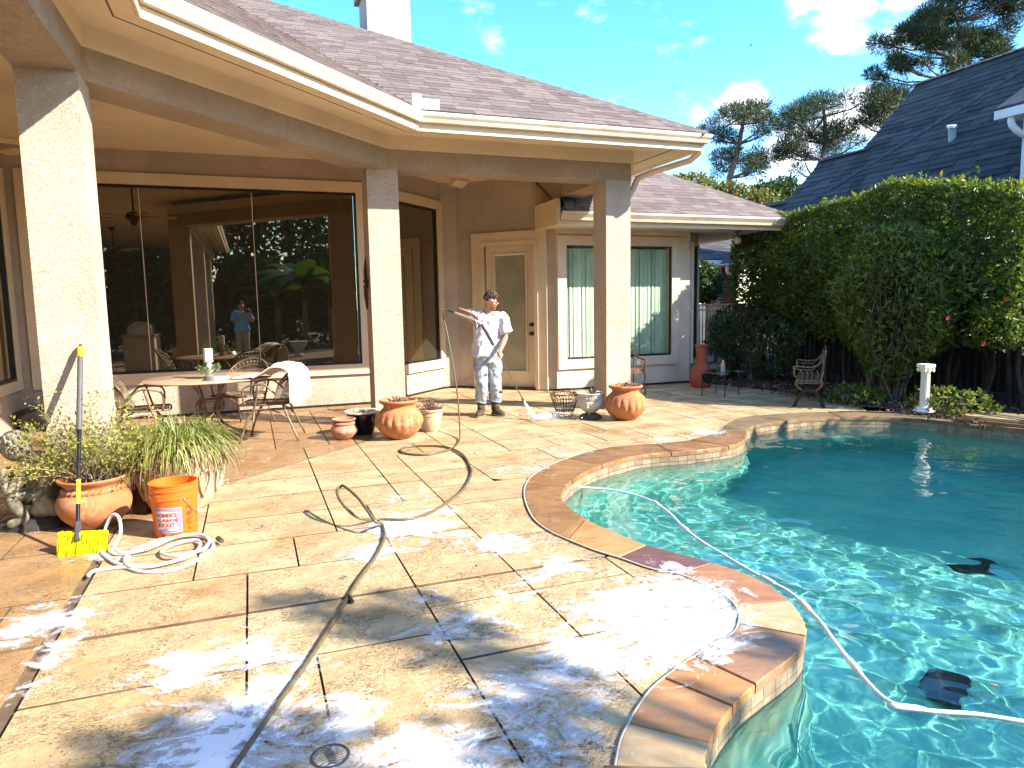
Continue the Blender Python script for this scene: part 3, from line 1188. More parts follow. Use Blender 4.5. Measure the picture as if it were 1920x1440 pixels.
# lower trim band of the bay, header above the window
MB().box((.0, -.03, 2.70), (2.68, .0, 3.0), M6).build('header_board', TRIM_P, house)
M7 = wall((7.69, 11.12), (8.3, 11.73), ZW, 3.0, .2, [(.16, .66, .4, 2.55)], TRIM_P)
dark_window(M7, .16, .66, .4, 2.55, [], .05, mat=TRIM_P)
M8 = wall((8.3, 11.73), (8.3, 18), ZW, 3.0, .2, [(.5, 1.3, .5, 2.4)], TRIM_P)
dark_window(M8, .5, 1.3, .5, 2.4, [], .1, mat=TRIM_P)
# columns
CW = .384
for (p, q) in ((-1.03 - CW, 5.86), (1.434, 8.79), (4.70, 8.785)):
    MB().box((p, q, 0), (p + CW, q + CW, 3.19)).build('column', STUCCO, house)
MB().box((-1.03 - CW, -2.6, 0), (-1.03, -2.2, 3.19)).build('column', STUCCO, house)
MB().box((-1.03 - CW, 1.0, 0), (-1.03, 1.4, 3.19)).build('column', STUCCO, house)
# beams (polygons in plan, mitred)
def lines(t):
    a = -1.03 + t * .52
    c1 = -7.1 + 1.4142 * .81 * t
    qb = 8.79 - .89 * t
    pr = 5.10 + .70 * t
    return [(a, -5.), (a, a - c1), (qb + c1, qb), (pr, qb), (pr, 20.)]
IN = lines(0)
def inset(w):
    a, c1, qb, pr = -1.03 - w, -7.1 - 1.4142 * w, 8.79 + w, 5.10 - w
    return [(a, -5.), (a, a - c1), (qb + c1, qb), (pr, qb), (pr, 20.)]
I2 = inset(.39)
def quadprism(mb, A, B, i, z0, z1):
    return mb.prism([A[i], A[i + 1], B[i + 1], B[i]], z0, z1)
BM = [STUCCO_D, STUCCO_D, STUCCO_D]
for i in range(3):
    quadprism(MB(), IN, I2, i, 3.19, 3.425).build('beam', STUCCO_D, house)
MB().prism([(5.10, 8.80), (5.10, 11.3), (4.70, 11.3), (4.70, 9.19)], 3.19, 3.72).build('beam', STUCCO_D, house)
O3 = [(p, q) for p, q in lines(.03)]
I4 = inset(.37)
for i in range(3):
    quadprism(MB(), O3, I4, i, 3.427, 3.60).build('frieze_board', SOFFIT, house)
quadprism(MB(), O3, inset(.3), 3, 3.30, 3.60).build('frieze_board', SOFFIT, house)
# sloping soffit, fascia, gutter all round the eave
A0, A1 = lines(.0), lines(.855)
AV, AV2 = lines(.50), lines(.53)
def strip(mb, A, B, zA, zB, i):
    return mb.add([(*A[i], zA), (*A[i + 1], zA), (*B[i + 1], zB), (*B[i], zB)], [(0, 1, 2, 3)])
mb = MB()
for i in range(4):
    strip(mb, A0, AV, 3.597, 3.545, i)
    strip(mb, AV2, A1, 3.541, 3.505, i)
mb.build('soffit', SOFFIT, house)
VENT = simple('soffit_vent_strip', (.16, .12, .08), .7, .3, 40)
mb = MB()
for i in range(4):
    strip(mb, AV, AV2, 3.552, 3.549, i)
mb.build('vent_strip', VENT, house)
def profile(prof, name, mat):
    rows = [lines(t) for t, z in prof]
    n = len(prof)
    mb = MB()
    for i in range(4):
        for k in range(n):
            j = (k + 1) % n
            a, b = rows[k], rows[j]
            mb.add([(*a[i], prof[k][1]), (*a[i + 1], prof[k][1]), (*b[i + 1], prof[j][1]), (*b[i], prof[j][1])], [(0, 1, 2, 3)])
    return mb.build(name, mat, house)
profile([(.82, 3.50), (.855, 3.475), (.885, 3.475), (.885, 3.555), (.875, 3.56), (.875, 3.68), (.82, 3.68)], 'fascia', SOFFIT)
profile([(.89, 3.562), (.955, 3.562), (.962, 3.575), (.97, 3.60), (.992, 3.625), (1.0, 3.64), (1.0, 3.662), (.985, 3.672), (.975, 3.66), (.895, 3.60)], 'gutter', GUTTER)
# ceiling
ceil = [(-7, -5), (-1.2, -5), (-1.25, 5.95), (1.62, 8.95), (4.95, 8.95), (4.95, 11.2), (3.62, 12.55), (3.32, 12.55), (1.86, 11.1), (-2.9, 11.1), (-2.9, 6.3), (-7, 6.3)]
MB().prism(ceil, ZC, ZC + .03).build('ceiling', SOFFIT, house)

# roof: decks, then shingle by shingle
PITCH = .58
DECK = simple('roof_deck_felt', (.045, .04, .038), .95)
SHN = N('brown_asphalt_shingle')
f = SHN.noise(9, 4, .6)
c = SHN.mix(SHN.rnd(), (.138, .104, .092), (.232, .183, .157))
c = SHN.mix(SHN.ramp(SHN.noise(130, 3, .7), .35, .7), c, SHN.mix(1., c, (.62, .6, .6), 'MULTIPLY'))
SHN.set('Base Color', c)
SHN.set('Roughness', .95)
SHN.set('Specular IOR Level', .2)
SHN.bump(SHN.noise(160, 3), .5, .003)
SHN = SHN.m
SHJ = N('brown_asphalt_shingle_run')
c = SHJ.mix(SHJ.attr('tint'), (.138, .104, .092), (.232, .183, .157))
c = SHJ.mix(SHJ.ramp(SHJ.noise(130, 3, .7), .35, .7), c, SHJ.mix(1., c, (.62, .6, .6), 'MULTIPLY'))
SHJ.set('Base Color', c)
SHJ.set('Roughness', .95)
SHJ.set('Specular IOR Level', .2)
SHJ = SHJ.m
unit_sh = MB()
unit_sh.v = [(0, 0, 0), (1, 0, 0), (1, 1, -.4), (0, 1, -.4), (0, 0, -1), (1, 0, -1), (1, 1, -1.2), (0, 1, -1.2)]
unit_sh.f = [(0, 1, 2, 3), (4, 7, 6, 5), (0, 4, 5, 1), (1, 5, 6, 2), (2, 6, 7, 3), (3, 7, 4, 0)]
_u = bpy.data.meshes.new('shingle')
_u.from_pydata(unit_sh.v, [], unit_sh.f)
_u.materials.append(SHN)


def roof_plane(poly, origin, along, upd, pitch, expo, wmin, wmax, thick=.012):
    """list of matrices, one per shingle, covering the plan polygon"""
    d = Vector((*along, 0)).normalized()
    n = Vector((*upd, 0)).normalized()
    sl = math.sqrt(1 + pitch * pitch)
    v = (n + UP * pitch) / sl
    nn = d.cross(v)
    if nn.z < 0:
        nn = -nn
    o = Vector(origin)
    P2 = [((Vector((*p, 0)) - Vector((o.x, o.y, 0))).dot(d), (Vector((*p, 0)) - Vector((o.x, o.y, 0))).dot(n) * sl) for p in poly]
    out = []
    top = max(y for x, y in P2)
    y = .0
    row = 0
    while y < top:
        ym = y + expo * .5
        xs_ = []
        for i in range(len(P2)):
            (xa, ya), (xb, yb) = P2[i], P2[i - 1]
            if (ya > ym) != (yb > ym):
                xs_.append(xa + (ym - ya) * (xb - xa) / (yb - ya))
        xs_.sort()
        for a, b in zip(xs_[::2], xs_[1::2]):
            x = a - rp.uniform(0, wmax) * .5
            while x < b - .02:
                w = rp.uniform(wmin, wmax)
                x0, x1 = max(a, x), min(b, x + w)
                if x1 - x0 > .03:
                    t = thick * rp.uniform(.85, 1.25)
                    h = expo * 1.12
                    p = o + d * (x0 + .002) + v * (y - rp.uniform(0, .004)) + nn * (t + .004)
                    dx = d * (x1 - x0 - .004)
                    dy = v * h
                    out.append(Matrix(((dx.x, dy.x, nn.x * t, p.x), (dx.y, dy.y, nn.y * t, p.y), (dx.z, dy.z, nn.z * t, p.z), (0, 0, 0, 1))))
                x += w
        y += expo
        row += 1
    return out


def shingle_roof(parent, mats, mesh, runmat, limit, rank):
    mats = sorted(mats, key=rank)
    for Mx in mats[:limit]:
        o = bpy.data.objects.new('shingle', mesh)
        COL.objects.link(o)
        o.parent = parent
        o.matrix_local = Mx
    rest = mats[limit:]
    if rest:
        base = np.array(unit_sh.v)
        A_ = np.array([[list(r) for r in Mx] for Mx in rest])
        VV = np.einsum('nij,kj->nki', A_[:, :3, :3], base) + A_[:, None, :3, 3]
        F0 = np.array(unit_sh.f)
        Fk = (F0[None] + 8 * np.arange(len(rest))[:, None, None]).reshape(-1, 4)
        nmesh('shingle_run', VV.reshape(-1, 3), Fk, runmat, parent, tint=np.repeat(RNG.uniform(0, 1, len(rest)), 8), kind='stuff')


E_ = lines(.93)
Z0 = 3.685
(pA, qA), (pB, qB), (pC, qC) = E_[1], E_[2], E_[3]
T = (pC - pB) / (1 - .4142)
apex = (pC - T, qC + T)
LA = T / .924
vA = (pA - .9239 * LA, qA + .3827 * LA)
roof = MB()
zf = lambda d: Z0 + PITCH * d
roof.add([(pB, qB, Z0), (pC, qC, Z0), (*apex, zf(T))], [(0, 1, 2)])
roof.add([(pA, qA, Z0), (pB, qB, Z0), (*apex, zf(T)), (*vA, zf(T))], [(0, 1, 2, 3)])
roof.add([(pA, -5, Z0), (pA, qA, Z0), (*vA, zf(T)), (vA[0], -5, zf(T))], [(0, 1, 2, 3)])
roof.add([(pC, qC, Z0), (pC, 20, Z0), (apex[0], 20, zf(T)), (*apex, zf(T))], [(0, 1, 2, 3)])
roof.add([(*apex, zf(T)), (apex[0], 20, zf(T)), (vA[0] - 3, 20, zf(T)), (*vA, zf(T))], [(0, 1, 2, 3)])
roof = roof.build('roof', DECK, house)
sh = roof_plane([(pB, qB), (pC, qC), apex], (pB, qB, Z0), (1, 0), (0, 1), PITCH, .142, .15, .34)
sh += roof_plane([(pA, qA), (pB, qB), apex, vA], (pA, qA, Z0), (1, 1), (-1, 1), PITCH, .142, .15, .34)
camH = Vector((0, 0, CH))
shingle_roof(roof, sh, _u, SHJ, 290, lambda Mx: (Mx.translation - camH).length + (3 if Mx.translation.x < 1 else 0))
# hip caps
def caps(parent, a, b, mat, w=.14, step=.2, name='ridge_cap'):
    a, b = Vector(a), Vector(b)
    d = (b - a)
    L = d.length
    d.normalize()
    s = d.cross(UP).normalized()
    u = s.cross(d)
    mb = MB()
    k = 0
    x = 0
    while x < L:
        p = a + d * x + u * .035
        e = p + d * (step * 1.3) - u * .012
        mb.add([p - s * w - u * w * .5, p, p + s * w - u * w * .5, e - s * w - u * w * .5, e, e + s * w - u * w * .5,
                p - s * w - u * (w * .5 + .02), p - u * .02, p + s * w - u * (w * .5 + .02)], [(0, 1, 4, 3), (1, 2, 5, 4), (0, 6, 7, 1), (1, 7, 8, 2)])
        x += step
    return mb.build(name, mat, parent)
CAPM = simple('shingle_cap', (.145, .115, .10), .95, .3, 7, .3, 120, spec=.2)
caps(roof, (pC, qC, Z0), (*apex, zf(T)), CAPM)
# white splash guard in the valley
mb = MB()
mb.box((-.10, -.01, 0), (.0, .0, .17))
mb.box((0, -.01, 0), (.21, .0, .12))
o = mb.build('splash_guard', WHITE, house)
o.location = (pB + .02, qB + .03, Z0 + .02)
# chimney
ch = MB().box((2.45, 14.2, 4), (3.30, 15.1, 9.5)).build('chimney', m_stucco('pale_stucco', (.52, .44, .37)), house)
MB().box((2.36, 14.1, 7.62), (3.38, 15.2, 7.75)).build('chimney_band', STUCCO, ch)
# lower bedroom roof
LP, RP, LQ, LZ = 4.66, 9.33, 10.22, 2.965
rf2 = MB()
rf2.add([(LP, LQ, LZ), (RP, LQ, LZ), (LP, LQ + RP - LP, LZ + PITCH * (RP - LP))], [(0, 1, 2)])
rf2.add([(RP, LQ, LZ), (RP, 20, LZ), (LP, 20, LZ + PITCH * (RP - LP)), (LP, LQ + RP - LP, LZ + PITCH * (RP - LP))], [(0, 1, 2, 3)])
rf2 = rf2.build('roof', DECK, house, label='lower roof over the bedroom bay')
sh = roof_plane([(LP, LQ), (RP, LQ), (LP, LQ + RP - LP)], (LP, LQ, LZ), (1, 0), (0, 1), PITCH, .142, .2, .36)
shingle_roof(rf2, sh, _u, SHJ, 10, lambda Mx: (Mx.translation - camH).length - 2 * Mx.translation.x)
caps(rf2, (RP, LQ, LZ), (LP, LQ + RP - LP, LZ + PITCH * (RP - LP)), CAPM)
L2 = lambda t: [(LP, 11.12 - t), (8.35 + t, 11.12 - t), (8.35 + t, 20.)]
def prof2(prof, name, mat):
    rows = [L2(t) for t, z in prof]
    n = len(prof)
    mb = MB()
    for i in range(2):
        for k in range(n):
            j = (k + 1) % n
            a, b = rows[k], rows[j]
            mb.add([(*a[i], prof[k][1]), (*a[i + 1], prof[k][1]), (*b[i + 1], prof[j][1]), (*b[i], prof[j][1])], [(0, 1, 2, 3)])
    for k in (0,):
        mb.add([(*rows[k][0], prof[k][1]) for k in range(n)], [tuple(range(n))])
    return mb.build(name, mat, house)
prof2([(.80, 2.80), (.82, 2.745), (.86, 2.745), (.86, 2.90), (.80, 2.95)], 'fascia', SOFFIT)
prof2([(.865, 2.82), (.94, 2.82), (.955, 2.86), (.985, 2.90), (1.0, 2.92), (1.0, 2.945), (.985, 2.955), (.975, 2.94), (.87, 2.88)], 'gutter', GUTTER)
mb = MB()
a, b = L2(-.15), L2(.83)
for i in range(2):
    mb.add([(*a[i], 2.79), (*a[i + 1], 2.79), (*b[i + 1], 2.775), (*b[i], 2.775)], [(0, 1, 2, 3)])
mb.add([(7.6, 11.0, 2.789), (8.6, 11.0, 2.789), (8.6, 12.2, 2.789), (7.6, 12.2, 2.789)], [(0, 1, 2, 3)])
mb.build('soffit', simple('white_soffit', (.60, .55, .48), .6, .08, 2), house)
# closed end of the lower eave; black box added for the dark gap beside it
MB().box((4.60, 10.2, 2.75), (4.655, 11.12, 3.15)).build('eave_return', TRIM, house)
MB().box((4.75, 10.28, 2.96), (4.93, 10.34, 3.17)).build('dark_gap', BLACK, house)
# downspout elbow from the main gutter back to the column
MB().tube([(5.70, 8.02, 3.57), (5.70, 8.04, 3.46), (5.64, 8.2, 3.38), (5.35, 8.62, 3.30), (5.22, 8.82, 3.24), (5.20, 8.90, 3.12), (5.16, 8.98, 3.0)], .042, 8).build('downspout', GUTTER, house, smooth=True)
# flood lamp box on the patio ceiling
o = MB().box((-.13, -.10, -.03), (.13, .10, .03)).box((-.11, -.085, -.036), (.11, .085, -.03)).build('ceiling_lamp', TRIM_P, house)
o.location = (3.52, 11.9, 3.62)
o.rotation_euler = (R(-22), R(6), R(20))
# lamp under the lower soffit
lampo = MB().lathe([(.055, .0), (.055, -.03), (.02, -.035), (.02, -.075), (.035, -.08), (.035, -.1)], 14).build('porch_lamp', simple('brown_lamp_metal', (.12, .07, .04), .5), house, smooth='auto')
lampo.location = (8.45, 10.75, 2.775)
MB().ball((0, 0, -.165), .072, 12, 9).build('globe', simple('milky_globe', (.62, .55, .45), .25, .3, 30), lampo, smooth=True)

# iron ornament on the side of the middle column
orn = thing('wall_ornament', 'rust brown iron wall ornament hung on the middle patio column', 'ornament', W(1.425, 8.99, 1.8), TH)
ORN = simple('rusty_iron', (.075, .022, .014), .6, .3, 25, .3, 70, .3)
mb = MB()
mb.tube([(-.015, 0, -.32), (-.025, .012, -.12), (-.02, 0, 0), (-.025, -.012, .14), (-.015, .0, .33)], [.012, .026, .02, .024, .007], 6)
mb.build('rod', ORN, orn, smooth=True)
mb = MB().box((-.045, -.06, .015), (0, .06, .055)).box((-.045, -.06, -.055), (0, .06, -.015)).box((-.03, -.03, -.015), (0, .03, .015))
mb.tube([(-.02, -.06, .04), (-.02, -.10, .0), (-.02, -.075, -.05)], .007, 5)
mb.build('clasp', ORN, orn)
ob = MB().box((0, -.03, -.055), (.03, .03, .055)).build('outlet_box', simple('grey_outlet', (.35, .34, .36), .5), house)
ob.location = (1.434 + CW, 9.0, .60)

# ------------------------------------------------------------------ pots and planters
def m_terra(name, a, b, c, bump=.4):
    s = N(name)
    col = s.mix(s.ramp(s.noise(4.5, 6, .65), .3, .7), a, b)
    col = s.mix(s.ramp(s.noise(7, 8, .72, dist=.8), .50, .70, 0, .85), col, c)
    col = s.mix(s.ramp(s.noise(16, 6, .7), .60, .72, 0, .5), col, sc3(b, .45))
    s.set('Base Color', col)
    s.set('Roughness', .88)
    s.set('Specular IOR Level', .25)
    s.bump(s.noise(26, 6, .6), bump, .006)
    return s.m


TERRA = m_terra('terracotta', (.44, .185, .075), (.36, .13, .05), (.52, .34, .20))
TERRA2 = m_terra('bleached_terracotta', (.42, .20, .12), (.36, .15, .085), (.50, .38, .30))
SANDPOT = m_terra('sandstone_pot', (.52, .42, .28), (.45, .34, .21), (.33, .22, .13))
STONEW = m_terra('white_cast_stone', (.55, .50, .43), (.46, .41, .34), (.25, .21, .17))
MULCHM = simple('potting_soil', (.055, .035, .022), .95, .5, 30, .6, 60)


def bez(pts, k=5):
    return [tuple(p) for p in crom(pts, k)]


def lobed_pot(loc, rz, label, group):
    t = thing('terracotta_pot', label, 'planter', loc, rz, group)
    prof = bez([(.115, 0), (.15, .02), (.225, .09), (.262, .17), (.262, .23), (.235, .30), (.19, .345), (.172, .37), (.18, .395), (.215, .42), (.222, .435), (.212, .45), (.195, .447), (.172, .42), (.16, .38)], 4)

    def mod(a, i, z):
        f = max(0, 1 - ((z - .215) / .105) ** 2)
        k = abs(math.sin(a * 9)) ** .6
        return 1 + (.075 * f * (k - .35) if f > 0 else 0)
    MB().lathe(prof, 108, mod=mod).build('body', TERRA, t, smooth=True)
    MB().lathe([(.002, .40), (.165, .395)], 20, cap=False).build('soil', MULCHM, t)
    return t


lobed_pot((-1.31, 7.99, 0), .4, 'big orange terracotta pot with carved lobes at the foot of the middle patio column', 'large lobed terracotta pots')
lobed_pot((1.47, 9.02, 0), 1.2, 'big orange terracotta pot with carved lobes right of the white urn', 'large lobed terracotta pots')


def litter(t, r, z, n, h, mat, name='dead_leaves', size=.05):
    P = np.stack([RNG.normal(0, r * .45, n), RNG.normal(0, r * .45, n), np.full(n, z) + RNG.uniform(0, h, n)], 1)
    V, F, tt = leaves(P, size, .35, up=.5)
    nmesh(name, V, F, mat, t, tint=tt)


DRYLEAF = m_leaf('dry_leaf', (.10, .05, .035), (.25, .12, .08), (.30, .24, .14), .8, .1)
GREENLEAF = m_leaf('yellow_green_leaf', (.26, .28, .05), (.42, .40, .08), (.42, .22, .06), .5, .35)
for o, n in [(o, 120) for o in bpy.data.objects if o.name.startswith('terracotta_pot')]:
    litter(o, .15, .40, n, .05, DRYLEAF)

# small roped pot
t = thing('small_pot', 'small round terracotta pot with a rope band left of the black pot', 'planter', (-1.95, 7.99, 0))
MB().lathe(bez([(.07, 0), (.10, .02), (.15, .085), (.152, .12), (.125, .165), (.108, .18), (.108, .205), (.135, .225), (.135, .238), (.115, .238), (.10, .21)], 4), 32).build('body', TERRA2, t, smooth=True)
mb = MB()
for ph in (0, pi):
    mb.tube([(.118 * math.cos(a) + .008 * math.cos(14 * a + ph) * math.cos(a), .118 * math.sin(a) + .008 * math.cos(14 * a + ph) * math.sin(a), .187 + .009 * math.sin(14 * a + ph)) for a in np.linspace(0, 2 * pi, 120, endpoint=False)], .011, 5, closed=True)
mb.build('rope_band', TERRA2, t, smooth=True)
MB().lathe([(.002, .21), (.105, .205)], 20, cap=False).build('soil', MULCHM, t)
# black pot
t = thing('black_pot', 'glossy black flared pot with a white rim behind the small roped pot', 'planter', (-1.80, 8.30, 0))
MB().lathe(bez([(.11, 0), (.125, .015), (.15, .10), (.175, .2), (.185, .262)], 4), 36).build('body', simple('black_glaze', (.008, .008, .007), .18, .1), t, smooth=True)
MB().lathe([(.183, .258), (.212, .262), (.215, .275), (.205, .285), (.17, .28), (.165, .25)], 36).build('rim', simple('ivory_glaze', (.62, .55, .43), .3, .1), t, smooth='auto')
MB().lathe([(.002, .25), (.17, .245)], 20, cap=False).build('soil', MULCHM, t)
litter(t, .14, .25, 90, .02, DRYLEAF, 'leaf_litter', .04)
# pale pot with a dead plant
t = thing('pale_pot', 'pale sandy banded pot of reddish dry twigs right of the big lobed pot', 'planter', (-1.0, 8.42, 0))
MB().lathe([(.10, 0), (.105, .005), (.128, .12), (.14, .19), (.148, .195), (.149, .215), (.143, .22), (.152, .245), (.166, .25), (.168, .272), (.158, .275), (.145, .25)], 36).build('body', SANDPOT, t, smooth='auto')
MB().lathe([(.002, .255), (.148, .25)], 20, cap=False).build('soil', MULCHM, t)
REDTWIG = simple('reddish_twig', (.16, .07, .06), .8, .4, 30)
mb = MB()
for k in range(70):
    a, r = random.uniform(0, 2 * pi), random.uniform(0, .12)
    p = Vector((r * math.cos(a), r * math.sin(a), .25))
    d = Vector((random.gauss(0, .3), random.gauss(0, .3), 1))
    h = random.uniform(.05, .12) if k < 62 else random.uniform(.14, .22)
    mb.tube([p, p + d * h * .5, p + d * h + Vector((random.gauss(0, .02), random.gauss(0, .02), 0))], [.0035, .003, .001], 4)
mb.build('twigs', REDTWIG, t)
litter(t, .14, .26, 260, .07, m_leaf('reddish_leaf', (.12, .055, .05), (.22, .10, .085), None, .8, .1), 'foliage', .03)

# cast stone urn
t = thing('urn', 'white cast stone urn with a carved band on a dark foot', 'urn', (1.03, 9.14, 0), .3)
def urnmod(a, i, z):
    return 1 + (.03 * math.cos(8 * a) * max(0, 1 - abs(z - .27) / .06) if z > .2 else 0)
MB().lathe(bez([(.06, .08), (.09, .10), (.155, .16), (.178, .22), (.172, .245)], 4) + bez([(.172, .25), (.178, .255), (.172, .305), (.176, .318), (.19, .335), (.18, .345), (.14, .335), (.12, .29)], 3), 48, mod=urnmod).build('bowl', STONEW, t, smooth=True)
URNF = m_terra('mossy_stone', (.085, .075, .05), (.06, .055, .035), (.16, .13, .09))
MB().lathe(bez([(.15, 0), (.155, .025), (.13, .05), (.07, .075), (.06, .095)], 4), 8).build('foot', URNF, t)
mb = MB()
for k in range(16):
    a = 2 * pi * k / 16
    for s_ in (-1, 1):
        c_ = a + s_ * .06
        mb.tube([(.180 * math.cos(c_ + q * .03), .180 * math.sin(c_ + q * .03), .28 + s_ * q * .012) for q in (-1, 0, 1)], .006, 4)
for k in range(4):
    a = 2 * pi * k / 4 + .9 - pi
    for j in range(7):
        b = a + .05 * math.cos(j * .9)
        mb.ball((.17 * math.cos(b), .17 * math.sin(b), .19 + .03 * math.sin(j * .9) + .0), .016, 6, 4)
mb.build('relief', STONEW, t, smooth=True)
litter(t, .08, .33, 70, .03, DRYLEAF)

# wrought iron basket
t = thing('iron_basket', 'open wrought iron planter basket with scrolled rim left of the urn', 'basket', (.71, 9.40, 0), .2)
mb = MB()
for z, r in ((.30, .195), (.20, .165), (.075, .125)):
    mb.tube([(r * math.cos(a), r * math.sin(a), z) for a in np.linspace(0, 2 * pi, 40, endpoint=False)], .0055, 5, closed=True)
mb.build('rings', IRON, t, smooth=True)
mb = MB()
for k in range(26):
    a = 2 * pi * k / 26
    c_, s_ = math.cos(a), math.sin(a)
    mb.tube([(.125 * c_, .125 * s_, .07), (.165 * c_, .165 * s_, .20), (.185 * c_, .185 * s_, .265)], .004, 4)
    if k % 2 == 0:
        r = .195
        pts = []
        for q in np.linspace(0, 1.75 * pi, 9):
            w = .038 * (1 - q / 11)
            b = a + (math.cos(q) * w) / r
            pts.append((r * math.cos(b), r * math.sin(b), .275 + math.sin(q) * w))
        mb.tube(pts, .0045, 4)
mb.build('scrolls', IRON, t)
mb = MB()
for k in range(4):
    a = 2 * pi * k / 4 + .6
    c_, s_ = math.cos(a), math.sin(a)
    mb.tube([(.12 * c_, .12 * s_, .08), (.15 * c_, .15 * s_, .05), (.125 * c_, .125 * s_, .02), (.145 * c_, .145 * s_, 0)], .008, 5)
    mb.tube([(.195 * c_, .195 * s_, .28), (.21 * c_, .21 * s_, .35)], [.009, .003], 5)
mb.lathe([(.002, .07), (.12, .075)], 16, cap=False)
mb.build('feet', IRON, t)

# left pot with a thin shrub
PX, PY = -2.98, 4.86
t = thing('roped_pot', 'wide terracotta pot with a twisted rope band holding the thin yellow green shrub', 'planter', (PX, PY, 0))
MB().lathe(bez([(.12, 0), (.15, .02), (.215, .09), (.238, .165), (.222, .225), (.185, .262), (.172, .275), (.178, .30), (.205, .325), (.222, .345), (.215, .355), (.19, .345), (.165, .30)], 4), 48).build('body', TERRA, t, smooth=True)
mb = MB()
for ph in (0, pi):
    mb.tube([(.183 * math.cos(a) + .009 * math.cos(16 * a + ph) * math.cos(a), .183 * math.sin(a) + .009 * math.cos(16 * a + ph) * math.sin(a), .268 + .011 * math.sin(16 * a + ph)) for a in np.linspace(0, 2 * pi, 140, endpoint=False)], .013, 5, closed=True)
mb.build('rope_band', TERRA, t, smooth=True)
MB().lathe([(.002, .32), (.185, .315)], 20, cap=False).build('soil', MULCHM, t)
sh_ = thing('thin_shrub', 'thin twiggy shrub with small yellow green leaves growing in the roped pot', 'shrub', (PX, PY, .31))
mb = MB()
tips = []
for k in range(58):
    a = random.uniform(0, 2 * pi)
    lean = random.uniform(.15, 1.1)
    if k % 3 == 0:
        a = random.uniform(2.2, 3.9)
        lean = random.uniform(.8, 1.5)
    L_ = random.uniform(.28, .56)
    d = Vector((math.cos(a) * lean, math.sin(a) * lean * .8, 1)).normalized()
    p = Vector((random.gauss(0, .04), random.gauss(0, .04), 0))
    pts = [p]
    for j in range(6):
        d = (d + Vector((random.gauss(0, .16), random.gauss(0, .16), random.gauss(-.06, .12)))).normalized()
        p = p + d * L_ / 5
        pts.append(p)
        if j > 1:
            tips.append(p)
            for _ in range(2):
                e = p + Vector((random.gauss(0, .055), random.gauss(0, .055), random.gauss(.015, .04)))
                tips.append(e)
                mb.tube([p, e], [.0014, .0008], 3)
    mb.tube(pts, [.004, .0035, .003, .0025, .002, .0015, .001], 4)
mb.build('twigs', simple('pale_twig', (.27, .21, .12), .8, .3, 20), sh_)
P = np.repeat(np.array([tuple(v) for v in tips]), 5, 0) + RNG.normal(0, .022, (len(tips) * 5, 3))
V, F, tt = leaves(P, .026, .55, up=.5)
nmesh('foliage', V, F, GREENLEAF, sh_, tint=tt)

# grass planter
GX, GY = -2.58, 5.30
t = thing('sandstone_pot', 'large pale carved sandstone pot under the arching grass plant', 'planter', (GX, GY, 0))
MB().lathe(bez([(.19, 0), (.22, .02), (.27, .12), (.305, .26), (.31, .34), (.30, .38), (.32, .42), (.325, .45), (.30, .46), (.27, .43)], 4), 48).build('body', SANDPOT, t, smooth=True)
mb = MB()
for k in range(12):
    a = 2 * pi * k / 12
    pts = []
    for q in np.linspace(0, 2 * pi, 14, endpoint=False):
        z = .22 + .10 * math.sin(q)
        r = .272 + (z - .12) * .22 + .012
        b = a + .19 * math.cos(q) * (.7 + .3 * math.sin(q))
        pts.append((r * math.cos(b), r * math.sin(b), z))
    mb.tube(pts, .013, 5, closed=True)
mb.build('relief', SANDPOT, t, smooth=True)
gp = thing('grass_plant', 'dense arching grass plant with brown dry skirts in the sandstone pot', 'plant', (GX, GY, .47))
def blades(n, r0, len0, len1, droop, upb, w, hue):
    Vs, Fs, Ts = [], [], []
    K = 6
    for i in range(n):
        a = RNG.uniform(0, 2 * pi)
        rr = r0 * math.sqrt(RNG.uniform(0, 1))
        p = np.array([rr * math.cos(a), rr * math.sin(a), 0.])
        a2 = a + RNG.normal(0, .5)
        el = RNG.uniform(*upb)
        d = np.array([math.cos(a2) * math.cos(el), math.sin(a2) * math.cos(el), math.sin(el)])
        L_ = RNG.uniform(len0, len1)
        side = np.array([-math.sin(a2), math.cos(a2), 0])
        o = len(Vs)
        for k in range(K):
            ww = w * (1 - (k / (K - 1)) ** 1.6) + .0006
            Vs += [p - side * ww, p + side * ww]
            d = d + np.array([0, 0, -droop * RNG.uniform(.6, 1.4) / K * (k + .5) / 2])
            d /= np.linalg.norm(d)
            p = p + d * L_ / (K - 1)
        for k in range(K - 1):
            Fs.append((o + 2 * k, o + 2 * k + 1, o + 2 * k + 3, o + 2 * k + 2))
        Ts += [RNG.uniform(*hue)] * (2 * K)
    return np.array(Vs), np.array(Fs), np.array(Ts)
GRASSM = m_leaf('arching_grass', (.14, .19, .03), (.40, .38, .13), (.52, .42, .22), .45, .3)
DRYG = m_leaf('dry_grass', (.12, .045, .025), (.36, .21, .10), (.48, .36, .2), .8, .15)
V, F, tt = blades(1500, .25, .22, .42, 2.5, (.15, 1.4), .0055, (0, 1))
nmesh('green_blades', V, F, GRASSM, gp, tint=tt)
V, F, tt = blades(1100, .28, .18, .36, 4.0, (-.2, .5), .004, (0, 1))
nmesh('dry_blades', V, F, DRYG, gp, tint=tt)
# plain dark brown box beside the near column
tag(MB().box((-.05, -.06, 0), (.05, .06, .42)).build('brown_post', simple('dark_brown', (.06, .028, .016), .5, .4, 12, .3, 50)), 'short dark brown post between the near column and the grass pot', 'post').location = (-2.80, 5.16, 0)

